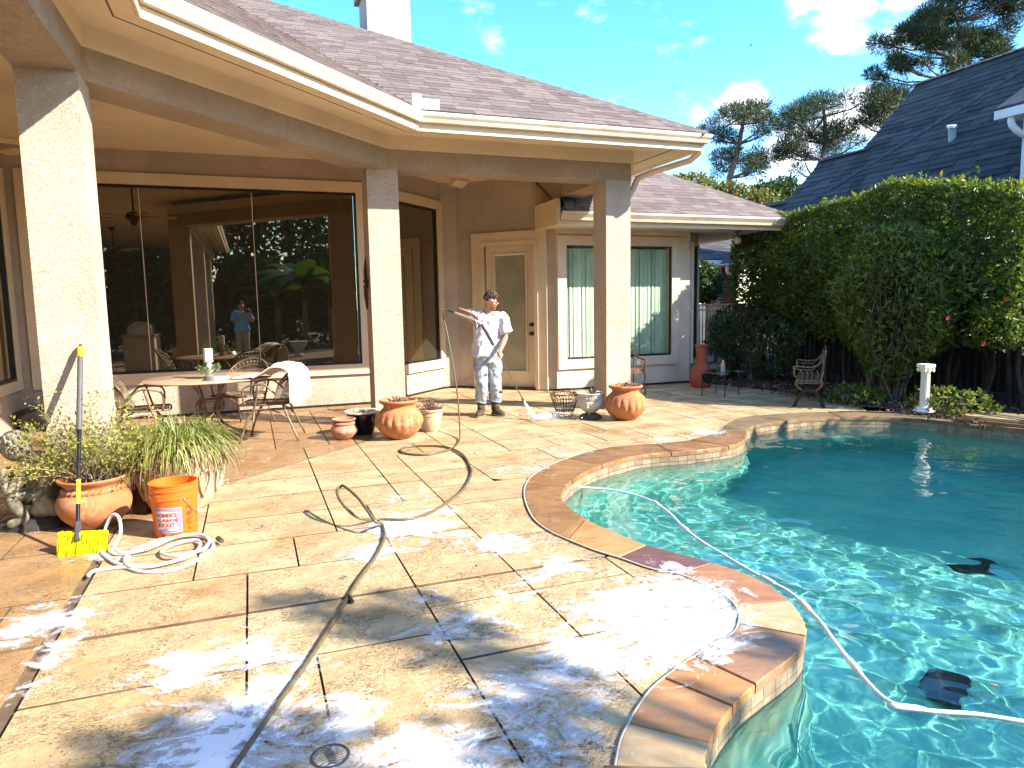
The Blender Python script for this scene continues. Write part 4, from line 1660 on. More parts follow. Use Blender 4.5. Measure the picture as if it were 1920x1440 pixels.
# ------------------------------------------------------------------ bucket
BK = thing('bucket', 'orange plastic bucket with a printed white label beside the grass pot', 'bucket', (-2.30, 4.63, 0), R(34))
ORNG = simple('orange_plastic', (.72, .135, .012), .38, .06, 3, .04, 30)
prof = [(.128, 0), (.131, .004), (.146, .262), (.152, .262), (.152, .296), (.147, .298), (.1475, .318), (.153, .320), (.153, .327), (.1485, .330), (.149, .356), (.154, .358), (.154, .366), (.146, .366), (.143, .30), (.128, .012), (.002, .010)]
MB().lathe(prof, 56, cap=False).build('body', ORNG, BK, smooth='auto')
mb = MB()
pts = [(.155 * math.cos(a), .155 * math.sin(a), .275 - .115 * math.sin(max(0, min(pi, (a + 1.35) / 1.6 * pi)))) for a in np.linspace(-1.35, .25, 16)]
mb.tube(pts, .0025, 5)
mb.build('wire_handle', simple('steel_wire', (.45, .43, .4), .3, .1, metal=.8), BK, smooth=True)
mb = MB()
mb.ball((.156 * math.cos(-.55), .156 * math.sin(-.55), .158), .012, 8, 6)
mb.build('handle_grip', WHITE, BK)


def curved(a0, a1, z0, z1, d, mat, name, n=10, shape=None):
    """thin printed sheet that follows the bucket wall"""
    mb = MB()
    rows = 5 if shape else 1
    for i in range(n + 1):
        for j in range(rows + 1):
            u, v = i / n, j / rows
            a = a0 + (a1 - a0) * u
            z = z0 + (z1 - z0) * v
            if shape:
                a, z = shape(u, v, a, z)
            r = .131 + (z - .004) / .258 * .015 + d
            mb.v.append((r * math.cos(a), r * math.sin(a), z))
    for i in range(n):
        for j in range(rows):
            k = i * (rows + 1) + j
            mb.f.append((k, k + rows + 1, k + rows + 2, k + 1))
            mb.m.append(0)
    return mb.build(name, mat, BK)


P_LAV = simple('lavender_print', (.30, .20, .30), .45, .05)
P_BLU = simple('blue_print', (.16, .14, .45), .45, .05)
P_WHT = simple('white_print', (.52, .50, .52), .45, .04)
P_RED = simple('red_print', (.50, .03, .008), .45, .05)
P_BRN = simple('brown_print', (.13, .035, .015), .5, .1)
LA0, LA1 = -2.62, -1.42
curved(LA0, LA1, .045, .215, .0008, P_WHT, 'label', 14)
curved(LA0, LA1 - .012, .049, .211, .0014, P_BLU, 'label_border', 14)
curved(LA0, LA1 - .035, .054, .206, .0020, P_LAV, 'label_field', 14)
curved(LA0, LA1 - .20, .066, .192, .0026, P_WHT, 'label_banner', 14, lambda u, v, a, z: (a - .10 * u * math.sin(v * pi) * 1.0, z + .008 * math.sin(u * 5) - .004 * (1 - u)))


def word(txt, a_mid, z, size, mat, name, d=.0036, squeeze=1.):
    cu = bpy.data.curves.new(name, 'FONT')
    cu.body = txt
    cu.size = size
    cu.align_x = 'CENTER'
    cu.fill_mode = 'FRONT'
    cu.offset = size * .035
    cu.resolution_u = 2
    tmp = bpy.data.objects.new('t', cu)
    COL.objects.link(tmp)
    dg = bpy.context.evaluated_depsgraph_get()
    me = bpy.data.meshes.new_from_object(tmp.evaluated_get(dg))
    bpy.data.objects.remove(tmp)
    for v in me.vertices:
        zz = z + v.co.y
        r = .131 + (zz - .004) / .258 * .015 + d
        a = a_mid + v.co.x * squeeze / r
        v.co = (r * math.cos(a), r * math.sin(a), zz)
    me.materials.clear()
    me.materials.append(mat)
    return link(name, me, BK)


word("HOMER'S", -2.13, .155, .036, P_RED, 'lettering', squeeze=.92)
word('ALL PURPOSE', -2.11, .122, .029, P_RED, 'lettering', squeeze=.78)
word('BUCKET', -2.15, .088, .036, P_RED, 'lettering', squeeze=.86)
word('5 Gallons', -2.14, .073, .011, P_BRN, 'lettering')
curved(-1.22, -.92, .198, .214, .0012, P_BRN, 'warning_heading', 4)
word('WARNING', -1.07, .2015, .0125, ORNG, 'lettering', .0022, .9)
mb = MB()
rr = lambda z, d=.0016: .131 + (z - .004) / .258 * .015 + d
def ring(a, z, r, w=.0022):
    pts = [(rr(z) * math.cos(a + r * math.cos(q) / .14), rr(z) * math.sin(a + r * math.cos(q) / .14), z + r * math.sin(q)) for q in np.linspace(0, 2 * pi, 18, endpoint=False)]
    mb.tube(pts, w, 4, closed=True, flat=.3)
ring(-1.07, .168, .021)
ring(-1.10, .172, .007, .005)
ring(-1.06, .163, .009, .004)
ring(-1.02, .172, .005, .003)
mb.tube([(rr(z) * math.cos(a), rr(z) * math.sin(a), z) for a, z in ((-1.21, .150), (-.93, .186))], .0022, 4, flat=.3)
mb.build('pictogram', P_BRN, BK)
for k in range(6):
    w = random.uniform(.85, 1.)
    curved(-1.21, -1.21 + .28 * w, .128 - k * .0085, .1325 - k * .0085, .0012, P_RED, 'print_line', 3)
curved(-1.13, -1.02, .050, .068, .0012, P_RED, 'print_block', 3)

# ------------------------------------------------------------------ broom
br = thing('broom', 'yellow bristled scrub brush on a black and yellow pole leaning on the near column', 'broom', (-2.72, 4.235, 0), 0)
top = Vector((-3.105, 5.055, 1.268)) - Vector((-2.72, 4.235, 0))
YEL = simple('neon_yellow_bristle', (.72, .66, .0), .6, .15, 30)
YELP = simple('yellow_plastic', (.75, .58, .01), .4, .05)
hd = Vector((.28, .02, 0)).normalized()
bk = Vector((-.02, .28, 0)).normalized()
base = Vector((-.02, .03, .125))
mb = MB()
M_ = Matrix(((hd.x, bk.x, 0, 0), (hd.y, bk.y, 0, .04), (0, 0, 1, 0), (0, 0, 0, 1)))
mb.box((-.14, -.005, .095), (.14, .045, .125), M_)
mb.build('head', YELP, br)
Vs, Fs, Ts = [], [], []
for i in range(75):
    for j in range(6):
        for q in range(3):
            p = Vector((-.14 + .28 * RNG.uniform(0, 1), .0 + .04 * (j + RNG.uniform(0, 1)) / 7, .11))
            e = p + Vector((RNG.normal(p.x * .03, .004), RNG.normal(-.03, .010), -.112))
            tl = p + Vector((RNG.normal(0, .004), RNG.normal(-.008, .006), RNG.uniform(.008, .028)))
            p, e, tl = M_ @ p, M_ @ e, M_ @ tl
            o = len(Vs)
            s_ = hd * .0042
            Vs += [tl - s_, tl + s_, e + s_, e - s_]
            Fs.append((o, o + 1, o + 2, o + 3))
MB().box((-.134, -.016, .012), (.134, .022, .10), M_).build('bristle_core', YEL, br)
nmesh('bristles', np.array([tuple(v) for v in Vs]), np.array(Fs), YEL, br)
d = (top - base)
mb = MB().tube([base, base + d * .52], .0125, 12)
mb.build('lower_pole', simple('black_gloss_pole', (.012, .012, .013), .25, .1), br, smooth='auto')
MB().tube([base + d * .515, base + d * .60, base + d * .93], [.0185, .0185, .0185], 12).build('grip', simple('grey_rubber', (.085, .08, .08), .55, .1), br, smooth='auto')
mb = MB().tube([base + d * .93, base + d * .985], .0195, 12)
mb.tube([base + d * .14, base + d * .26], .0135, 12)
mb.build('yellow_band', YELP, br, smooth='auto')
mb = MB().tube([base + d * .985, base + d * 1.0, base + d * 1.012], [.017, .013, .004], 10)
mb.tube([base - d * .03, base + d * .055], .019, 6)
mb.build('socket', simple('dark_grey_plastic', (.05, .05, .052), .5, .1), br, smooth='auto')

# ------------------------------------------------------------------ hoses
HOSEM = simple('olive_rubber_hose', (.115, .088, .04), .4, .2, 30)
HGUN = Vector((-.83, 9.36, 1.455))
air = [(-.60, 7.66, .013), (-.61, 7.95, .05), (-.645, 8.35, .22), (-.70, 8.75, .50), (-.78, 9.08, .86), (-.845, 9.26, 1.16), (-.895, 9.36, 1.36), (-.895, 9.37, 1.44), HGUN]
path = [(x, y, .012) for x, y in HOSE_GROUND] + [(-.915, 4.60, .06), (-.93, 4.52, .10)] + \
       [(-1.07, 4.72, .19), (-1.22, 4.95, .22), (-1.262, 5.0, .21), (-1.275, 4.93, .19), (-1.20, 4.78, .14), (-1.07, 4.68, .07)] + \
       [(x, y, .014) for x, y in HOSE_LOW[:-1]] + air
hose = MB().tube([tuple(p) for p in crom(path, 6)], .0105, 8).build('pressure_hose', HOSEM, smooth=True)
tag(hose, 'olive pressure washer hose looping across the deck up to the worker', 'hose')
mb = MB().tube([(-.868, 3.49, .014), (-.835, 3.43, .014)], [.014, .010], 8)
mb.build('clip', BLACK, hose, smooth='auto')
WHOSE = simple('white_vinyl_hose', (.66, .60, .58), .4, .12, 20)
wh = WHITE_COIL[:-4]
pts = [(x, y, .012 + .012 * (i > 12) + .01 * (i > 22)) for i, (x, y) in enumerate(wh)]
pts += [(-2.30, 4.24, .03), (-2.42, 4.18, .03), (-2.50, 4.24, .05), (-2.485, 4.29, .12), (-2.53, 4.36, .20), (-2.60, 4.40, .20), (-2.64, 4.38, .10), (-2.62, 4.30, .03), (-2.55, 4.20, .014), (-2.35, 4.02, .014), (-2.15, 4.0, .014)]
o = MB().tube([tuple(p) for p in crom(pts, 6)], .0105, 8).build('garden_hose', WHOSE, smooth=True)
tag(o, 'white garden hose coiled on the deck in front of the orange bucket', 'hose')
MB().tube([(-1.93, 4.42, .03), (-1.88, 4.36, .03)], [.017, .014], 8).build('fitting', simple('dark_fitting', (.05, .04, .035), .5), o)
# pool cleaner hose
cp = [(x, y, WZ + .006) for i, (x, y) in enumerate(CLEANER_HOSE) if i not in (17, 18)]
cp.insert(17, (1.485, 2.70, WZ + .006))
cp[0] = (cp[0][0] - .06, cp[0][1], WZ + .02)
o = MB().tube([tuple(p) for p in crom(cp, 5)], .0095, 8).build('pool_hose', WHITE, smooth=True)
tag(o, 'white pool cleaner hose floating across the water', 'hose')
for k in (5, 7, 11, 13, 16, 18):
    mb = MB()
    a, b = Vector(cp[k]), Vector(cp[k + 1])
    d = (b - a).normalized()
    mb.tube([a - d * .07, a - d * .04, a + d * .04, a + d * .07], [.010, .016, .016, .010], 8)
    mb.build('float', WHITE, o, smooth=True)
for k, (x, y, z, r) in enumerate(((3.30, 4.85, -1.14, .10), (2.22, 3.42, -1.05, .12))):
    c_ = thing('pool_cleaner', ('dark pool cleaner part on the floor in the middle of the pool', 'dark pool cleaner under the near end of the floating hose')[k], 'pool cleaner', (x, y, z), k)
    MB().box((-r, -r * .7, 0), (r, r * .7, .09)).build('shell', BLACK, c_)
    MB().tube([(-r, -r * .8, .05), (-r, r * .8, .05)], .05, 10).tube([(r, -r * .8, .05), (r, r * .8, .05)], .05, 10).build('wheels', BLACK, c_)
# drowned leaf and floating leaf
def leafthing(x, y, z, s_, label, mat, rz=0):
    mb = MB()
    mb.v = [(0, 0, 0), (.5, .28, .08), (1, 0, .03), (.5, -.3, .10), (1.3, .02, .01)]
    mb.f = [(0, 3, 2, 1), (2, 4, 2)][:1]
    mb.m = [0]
    mb.v = [(a * s_, b * s_, c * s_) for a, b, c in mb.v]
    mb.tube([(-.2 * s_, 0, .02 * s_), (1 * s_, 0, .05 * s_)], .02 * s_, 4)
    o = mb.build('leaf', mat)
    o.location = (x, y, z)
    o.rotation_euler = (.2, .1, rz)
    return tag(o, label, 'leaf')
leafthing(2.0, 2.74, WZ + .008, .055, 'curled tan leaf floating by the pool hose', simple('tan_dead_leaf', (.38, .20, .10), .7, .3, 30), 2)

# deck drain
t = thing('deck_drain', 'round slotted metal drain grate set in the deck', 'drain', (-.635, 2.205, 0), .5)
DR = simple('dull_bronze', (.16, .13, .085), .45, .3, 30, .2, 60, .6)
MB().lathe([(.052, .002), (.058, .007), (.066, .006), (.066, -.01), (.052, -.01)], 36).build('ring', DR, t, smooth='auto')
MB().lathe([(.001, .0005), (.056, .0005)], 24, cap=False).build('sump', BLACK, t)
for k in range(8):
    y = -.044 + k * .0126
    w = math.sqrt(max(0, .052 ** 2 - y * y))
    MB().tube([(-w, y - .006, .003), (-w * .3, y + .004, .005), (w * .3, y - .002, .005), (w, y + .006, .003)], .0035, 5).build('bar', DR, t)

# a few dead leaves blown over the deck
n = 46
Pq = np.stack([RNG.uniform(-.5, 4.2, n), RNG.uniform(3.0, 8.5, n), np.full(n, .006)], 1)
Pw = np.array([tuple(W(a, b, c)) for a, b, c in Pq])
keep = ~inside(Pw[:, 0], Pw[:, 1], [tuple(v[:2]) for v in OUTER])
V, F, tt = leaves(Pw[keep], .035, .5, up=-.05)
V[:, 2] = np.clip(V[:, 2], .003, .018)
nmesh('dead_leaves', V, F, DRYLEAF, None, tint=tt, kind='stuff')

# ------------------------------------------------------------------ dining set
TX, TY = -3.57, 8.22
dt = thing('dining_table', 'round tan topped patio dining table on scrolled iron legs', 'table', (TX, TY, 0))
TOP = simple('tan_table_top', (.42, .29, .19), .5, .22, 5, .1, 40)
MB().lathe([(.0, .695), (.66, .70), (.70, .702), (.715, .712), (.70, .722), (.0, .722)], 56, cap=False).build('table_top', TOP, dt, smooth='auto')
for k in range(4):
    a = pi / 4 + k * pi / 2 + .3
    c_, s_ = math.cos(a), math.sin(a)
    pr = [(.30, .70), (.20, .62), (.13, .5), (.12, .4), (.18, .33), (.19, .42), (.14, .48)]
    pr2 = [(.12, .44), (.10, .30), (.16, .16), (.30, .07), (.42, .03), (.46, .0), (.50, .012)]
    mb = MB().tube([(r * c_, r * s_, z) for r, z in bez(pr, 4)], .014, 6)
    mb.tube([(r * c_, r * s_, z) for r, z in bez(pr2, 4)], .015, 6)
    mb.build('leg', BRONZE_IRON, dt, smooth=True)
MB().tube([(.13 * math.cos(a), .13 * math.sin(a), .45) for a in np.linspace(0, 2 * pi, 20, endpoint=False)], .01, 6, closed=True).build('collar', BRONZE_IRON, dt, smooth=True)

MESHW = BRONZE_IRON


def make_chair(label):
    """barrel-backed wrought iron armchair; the sitter faces +x"""
    t = thing('iron_armchair', label, 'chair', (0, 0, 0), 0, 'wrought iron armchairs round the table')
    # seat and back are wire mesh on tube frames
    def back(u, v):       # u -1..1 across, v 0..1 up
        a = u * 1.15
        r = .27 + .05 * v
        top = .86 - .20 * abs(u) ** 2.2
        return Vector((-math.cos(a) * r + .02 - .07 * v, math.sin(a) * r * 1.02, .43 + (top - .43) * v))
    def seat(u, v):
        return Vector((-.24 + .50 * v, u * (.235 + .02 * v), .415 + .015 * abs(u) ** 2 - .012 * math.sin(v * pi)))
    mb = MB()
    for fn, nu, nv in ((back, 30, 17), (seat, 18, 18)):
        for s_ in (1, -1):
            for k in range(-nv, nu + nv):
                pts = []
                for j in range(nv + 1):
                    u = (k + s_ * j) / nu * 2 - 1 if s_ > 0 else (k + nv - j) / nu * 2 - 1
                    if -1 <= u <= 1:
                        pts.append(fn(u, j / nv))
                if len(pts) > 1:
                    mb.tube(pts[::2] + ([pts[-1]] if len(pts) % 2 == 0 else []), .0021, 3, cap=False)
    mb.build('wire_mesh', MESHW, t)
    mb = MB()
    mb.tube([back(u, 1) for u in np.linspace(-1, 1, 21)], .012, 6)
    mb.tube([back(u, .8) for u in np.linspace(-.86, .86, 19)], .008, 6)
    for u in np.linspace(-.8, .8, 13):
        c_ = back(u, .9)
        mb.ball(c_, .021, 6, 4, (.4, 1, 1))
    mb.build('back_frame', MESHW, t, smooth=True)
    mb = MB()
    mb.tube([seat(-1, 0), seat(-1, 1), seat(-.6, 1.04), seat(.6, 1.04), seat(1, 1), seat(1, 0), seat(0, -.05)], .011, 6, closed=True)
    mb.build('seat_frame', MESHW, t, smooth=True)
    for s_ in (-1, 1):
        pts = [back(s_ * 1., .55), (-.02, s_ * .275, .66), (.12, s_ * .285, .655), (.20, s_ * .28, .62), (.215, s_ * .27, .53), (.20, s_ * .255, .42)]
        MB().tube(bez([tuple(p) for p in pts], 4), .0115, 6).build('armrest', MESHW, t, smooth=True)
        MB().tube(bez([(.03, s_ * .275, .655), (.10, s_ * .262, .40), (.20, s_ * .28, .2), (.27, s_ * .30, .0)], 4), .0125, 6).build('leg', MESHW, t, smooth=True)
        MB().tube(bez([(-.20, s_ * .20, .43), (-.27, s_ * .22, .25), (-.37, s_ * .25, .0)], 4), .0125, 6).build('leg', MESHW, t, smooth=True)
        MB().tube(bez([(.21, s_ * .285, .17), (.14, s_ * .27, .34), (0, s_ * .26, .385), (-.16, s_ * .25, .34), (-.26, s_ * .222, .26)], 4), .009, 6).build('brace', MESHW, t, smooth=True)
    return t


c0 = make_chair('wrought iron mesh armchair with the white towel over its back, right of the table')
c0.location = (-2.86, 8.12, 0)
c0.rotation_euler = (0, 0, R(188))
dup(c0, (-3.50, 8.98, 0), R(-100), 'wrought iron mesh armchair facing us from behind the dining table')
dup(c0, (-4.12, 7.75, 0), R(25), 'wrought iron mesh armchair left of the table, half hidden by the near column')
# towel: over the chair back, down outside, one tongue on to the table
TOWEL = simple('white_terry_towel', (.80, .78, .74), .95, .05, 6, .8, 160, bd=.004)
mb = MB()
nu, nv = 26, 14
prof = [(-.62, .735), (-.50, .735), (-.38, .745), (-.26, .80), (-.14, .875), (-.02, .885), (.05, .86), (.085, .78), (.095, .66), (.10, .55), (.105, .47)]
cv = crom(prof, 3)
for i, (x, z) in enumerate(cv):
    for j in range(nv + 1):
        v = j / nv - .5
        f = i / len(cv)
        wdt = .20 + .10 * f
        zz = z + .008 * math.sin(v * 17 + i * .4) * (1 if i > 6 else .3) - (.05 * max(0, abs(v) * 2 - .4) if 6 < i < 20 else 0)
        xx = x + (.012 * math.sin(v * 15 + 1) if i > 20 else 0)
        mb.v.append((xx, v * wdt * 2 + .03 * math.sin(f * 3), zz))
for i in range(len(cv) - 1):
    for j in range(nv):
        a = i * (nv + 1) + j
        mb.f.append((a, a + 1, a + nv + 2, a + nv + 1))
        mb.m.append(0)
o = mb.build('towel', TOWEL, smooth=True)
tag(o, 'white towel draped over the armchair back and on to the table edge', 'towel')
o.location = (-2.55, 8.02, 0)
o.rotation_euler = (0, 0, R(-6))
md = o.modifiers.new('s', 'SOLIDIFY')
md.thickness = .012
mb = MB()
for k in range(14):
    y = -.06 + k * .009
    mb.tube([(.105, y, .475), (.11 + random.gauss(0, .006), y + random.gauss(0, .006), .43)], .003, 4)
mb.build('fringe', TOWEL, o)
# candle holder, greenery, baking tin
t = thing('candle_holder', 'white distressed candlestick with a fat white candle on the table', 'candle', (TX + .05, TY - .10, .722))
DIST = m_terra('distressed_white', (.70, .68, .64), (.62, .58, .52), (.40, .30, .24))
MB().lathe(bez([(.055, 0), (.06, .02), (.04, .05), (.055, .09), (.035, .14), (.03, .17), (.05, .19), (.058, .2)], 3), 20).build('stand', DIST, t, smooth=True)
MB().lathe([(.05, .2), (.05, .34), (.045, .345)], 20).build('candle', WHITE, t, smooth='auto')
t = thing('table_greenery', 'small wreath of grey green leaves round the candlestick', 'wreath', (TX + .05, TY - .10, .82))
P = np.stack([.085 * np.cos(np.linspace(0, 12 * pi, 260)) * RNG.uniform(.6, 1.5, 260), .085 * np.sin(np.linspace(0, 12 * pi, 260)) * RNG.uniform(.6, 1.5, 260), RNG.uniform(-.02, .05, 260)], 1)
V, F, tt = leaves(P, .04, .5)
nmesh('foliage', V, F, m_leaf('grey_green_leaf', (.12, .17, .06), (.24, .27, .13), None, .6, .2), t, tint=tt)
t = thing('baking_tin', 'shallow silver baking tin upside down on the table', 'tin', (TX + .22, TY - .30, .722))
MB().lathe([(.14, 0), (.142, .006), (.12, .045), (.115, .05), (.08, .052)], 32).build('body', simple('dull_aluminium', (.55, .55, .57), .35, .1, 10, metal=.7), t, smooth='auto')

# ------------------------------------------------------------------ seats by the bay and by the pool
def bench(name, label, loc, rz, L, cat, twisted=False):
    """cast iron garden seat; sitter faces -y, two end frames joined by slats"""
    t = thing(name, label, cat, loc, rz)
    for s_ in (-1, 1):
        x = s_ * L / 2
        mb = MB()
        mb.tube([(x, y, z) for y, z in bez([(.20, .80), (.215, .78), (.20, .70), (.15, .62), (.06, .57), (-.06, .565), (-.17, .575), (-.20, .55), (-.175, .52)], 4)], .013, 6)
        mb.tube([(x, y, z) for y, z in bez([(.18, .75), (.15, .66), (.05, .535), (-.06, .525), (-.16, .53)], 4)], .009, 6)
        mb.tube([(x, y, z) for y, z in bez([(-.185, .55), (-.19, .45), (-.14, .40), (-.17, .33), (-.10, .25), (-.03, .22)], 4)], .013, 6)
        mb.tube([(x, y, z) for y, z in bez([(.19, .72), (.19, .55), (.165, .38), (.18, .33), (.12, .25), (.05, .22)], 4)], .013, 6)
        for z in (.335, .375):
            mb.tube([(x, -.16, z), (x, .17, z)], .009, 5)
        for q in range(4):
            yy = -.10 + q * .07
            mb.tube([(x, yy, .40), (x, yy + .02, .46), (x, yy - .01, .52)], .008, 5)
        mb.build('end_frame', BRONZE_IRON, t, smooth=True)
        for f in (-1, 1):
            MB().tube([(x, y, z) for y, z in bez([(f * .015 + .01, .235), (f * .09 + .01, .20), (f * .155 + .01, .10), (f * .18 + .01, .03), (f * .205 + .01, .0)], 4)], [.030] * 5 + [.026] * 5 + [.022] * 4 + [.020] * 3, 7).build('leg', IRON, t, smooth=True)
        MB().ball((x, .0, .235), .05, 8, 6, (.5, 2.2, .7)).build('boss', IRON, t, smooth=True)
    for k in range(6):
        y = -.15 + k * .06
        MB().box((-L / 2, y - .022, .345), (L / 2, y + .022, .36)).build('seat_slat', BRONZE_IRON, t)
    mb = MB()
    for k, (y, z) in enumerate(((.165, .45), (.185, .60), (.205, .75))):
        mb.tube([(-L / 2, y, z), (L / 2, y, z)], .011, 6)
    for q in range(int(L / .1)):
        x = -L / 2 + .05 + q * .1
        mb.tube([(x + .045 * math.cos(a) * (1 - a / 9), .18 + .0 * a, .6 + .1 * math.sin(a) * (1 - a / 9)) for a in np.linspace(0, 5.6, 12)], .006, 4)
    mb.build('back_scrolls', BRONZE_IRON, t, smooth=True)
    return t


bench('garden_bench', 'ornate bronze iron garden bench seen end on near the pool bend', (4.40, 10.30, 0), R(246), 1.15, 'bench')
# seat by the bay window: iron scroll back on twisted branch legs
t = thing('window_seat', 'rustic iron seat with scroll back and branch legs under the bay window', 'chair', W(5.74, 10.05, 0), TH)
BR = simple('branch_bronze', (.16, .075, .045), .5, .35, 14, .4, 60, .3)
mb = MB()
for z in (.79, .595):
    mb.tube([(-.5, .30, z), (.5, .30, z)], .008, 5)
for x in (-.5, .5):
    mb.tube([(x, .30, .40), (x, .30, .80)], .009, 5)
for q in range(11):
    x = -.45 + q * .09
    mb.tube([(x + .04 * math.cos(a) * (1 - a / 10), .30, .68 + .06 * math.sin(a) * (1 - a / 10)) for a in np.linspace(0, 6.5, 14)], .006, 4)
    mb.tube([(x, .30, .60), (x + .03, .30, .70), (x - .02, .30, .785)], .005, 4)
mb.build('back', IRON, t, smooth=True)
MB().box((-.5, -.05, .395), (.5, .30, .42)).box((-.5, -.06, .36), (.5, -.04, .385)).build('seat', BR, t)
mb = MB().tube([(-.5, .26, .13), (.5, .26, .13)], .007, 5)
mb.build('stretcher', IRON, t)
for s_ in (-1, 1):
    x = .5 * s_
    MB().tube(bez([(x, .30, .66), (x + .03, .18, .60), (x + .05, .06, .575), (x + .04, -.04, .565), (x + .02, -.05, .50), (x - .01, -.04, .40), (x + .02, -.05, .30), (x - .015, -.05, .18), (x + .02, -.06, .08), (x + .01, -.06, 0)], 4), [.016 + .006 * abs(math.sin(k * 1.3)) for k in range(37)], 7).build('leg', BR, t, smooth=True)
    MB().tube(bez([(x, .30, .42), (x - .01, .29, .30), (x + .01, .31, .15), (x, .30, 0)], 4), [.013 + .005 * abs(math.sin(k * 1.3)) for k in range(13)], 7).build('leg', BR, t, smooth=True)
for o in t.children:
    o.scale = (.62, 1, 1)
# chiminea
t = thing('chiminea', 'red clay chiminea with a round dark mouth beside the bay window', 'chiminea', (3.36, 12.36, 0), R(-68))
MB().lathe(bez([(.12, 0), (.15, .01), (.185, .06), (.205, .14), (.205, .20), (.185, .28), (.14, .37), (.105, .43), (.098, .50), (.095, .60), (.098, .68), (.112, .72), (.118, .745), (.105, .75), (.08, .72), (.075, .5)], 4), 40).build('body', RED_T, t, smooth=True)
mb = MB()
CPZ = [0, .06, .14, .20, .28, .37, .43]
CPR = [.13, .187, .206, .206, .186, .141, .107]
def mouth(q, r, d=0.):
    a = r * math.cos(q) / .2
    z = .19 + r * math.sin(q)
    rr_ = float(np.interp(z, CPZ, CPR)) + d
    return (rr_ * math.cos(a), rr_ * math.sin(a), z)
mb.tube([mouth(q, .125) for q in np.linspace(0, 2 * pi, 32, endpoint=False)], .014, 6, closed=True)
mb.build('mouth_rim', RED_T, t, smooth=True)
mb = MB()
for i in range(5):
    mb.v += [mouth(q, .120 * i / 4, .008) for q in np.linspace(0, 2 * pi, 28, endpoint=False)]
for i in range(4):
    for k in range(28):
        mb.f.append((i * 28 + k, i * 28 + 28 + k, i * 28 + 28 + (k + 1) % 28, i * 28 + (k + 1) % 28))
        mb.m.append(0)
mb.build('mouth', simple('mouth_black', (.006, .005, .004), .95), t)  # near-black disc laid over the closed body for the mouth
mb = MB()
for k in range(5):
    mb.tube([(.15 * math.cos(k) , .15 * math.sin(k), .33 + .01 * k), (.12 * math.cos(k + .5), .12 * math.sin(k + .5), .40)], .008, 5)
mb.build('relief', RED_T, t)
# glass side table, bottle
t = thing('glass_table', 'small glass topped side table on thin iron legs before the chiminea', 'table', (3.36, 11.22, 0), R(-48))
TG, gn, gl, gb = new('table_glass')
tr = gn.new('ShaderNodeBsdfTransparent')
tr.inputs[0].default_value = (.82, .95, .88, 1)
gls = gn.new('ShaderNodeBsdfGlossy')
gls.inputs['Roughness'].default_value = .02
gm = gn.new('ShaderNodeMixShader')
gm.inputs[0].default_value = .16
gl.new(tr.outputs[0], gm.inputs[1])
gl.new(gls.outputs[0], gm.inputs[2])
gl.new(gm.outputs[0], gn['Material Output'].inputs[0])
MB().box((-.24, -.24, .372), (.24, .24, .382)).build('top', TG, t)
for a in (-1, 1):
    for b in (-1, 1):
        MB().tube([(a * .21, b * .21, 0), (a * .205, b * .205, .02), (a * .205, b * .205, .18), (a * .205, b * .205, .20), (a * .205, b * .205, .37)], [.012, .007, .008, .012, .007], 6).build('leg', IRON, t)
t = thing('water_bottle', 'clear plastic water bottle standing on the glass table', 'bottle', (3.36, 11.10, .383))
BOT, gn, gl, gb = new('bottle_plastic')
tr = gn.new('ShaderNodeBsdfTransparent')
tr.inputs[0].default_value = (.86, .9, .93, 1)
gm = gn.new('ShaderNodeMixShader')
gm.inputs[0].default_value = .45
gb.inputs['Base Color'].default_value = (.62, .66, .70, 1)
gb.inputs['Roughness'].default_value = .15
gl.new(tr.outputs[0], gm.inputs[1])
gl.new(gb.outputs[0], gm.inputs[2])
gl.new(gm.outputs[0], gn['Material Output'].inputs[0])
MB().lathe([(.030, 0), (.033, .01), (.033, .10), (.030, .13), (.014, .165), (.012, .175)], 16).build('body', BOT, t, smooth=True)
MB().lathe([(.0335, .075), (.0335, .125)], 16, cap=False).build('label', simple('bottle_label', (.5, .25, .2), .5, .3, 60), t)
MB().lathe([(.014, .173), (.014, .19), (.0, .19)], 12).build('cap', WHITE, t)
# pedestal
t = thing('pedestal', 'white plaster fluted pedestal column standing on the far coping', 'pedestal', (5.30, 8.92, .02), .2)
PLS = m_terra('chalky_plaster', (.84, .78, .64), (.80, .73, .58), (.62, .54, .40), .5)
def flute(a, i, z):
    return 1 - .035 * (abs(math.sin(10 * a)) ** 3)
MB().lathe([(.098, .085), (.094, .10), (.086, .53), (.092, .545)], 80, mod=flute).build('shaft', PLS, t, smooth=True)
mb = MB().box((-.085, -.085, 0), (.085, .085, .03))
mb.loft([((0, 0, .03), (.15, .15, 0), (-.15, .15, 0)), ((0, 0, .042), (.15, .15, 0), (-.15, .15, 0)), ((0, 0, .06), (.115, .115, 0), (-.115, .115, 0)), ((0, 0, .088), (.10, .10, 0), (-.10, .10, 0))], 24)
mb.build('plinth', PLS, t, smooth='auto')
mb = MB().box((-.125, -.125, .605), (.125, .125, .645))
mb.loft([((0, 0, .545), (.10, 0, 0), (0, .10, 0)), ((0, 0, .575), (.115, 0, 0), (0, .115, 0)), ((0, 0, .605), (.125, 0, 0), (0, .125, 0))], 24)
for a in (-1, 1):
    for b in (-1, 1):
        mb.tube([(a * .10, b * .055, .572), (a * .10, b * .115, .572)], .026, 10)
mb.build('capital', PLS, t, smooth='auto')
for o in t.children:
    o.scale = (.60, .60, .99)

# ------------------------------------------------------------------ planting, fence, neighbours
def PX(u, v, Y):
    """point of the far scenery seen at photo pixel (u, v), Y metres away"""
    d = cdir(u, v)
    return Vector((0, 0, CH)) + d * (Y / d.y)


def PG(u, v):
    d = cdir(u, v)
    p = Vector((0, 0, CH)) - d * (CH / d.z)
    return toH(p)


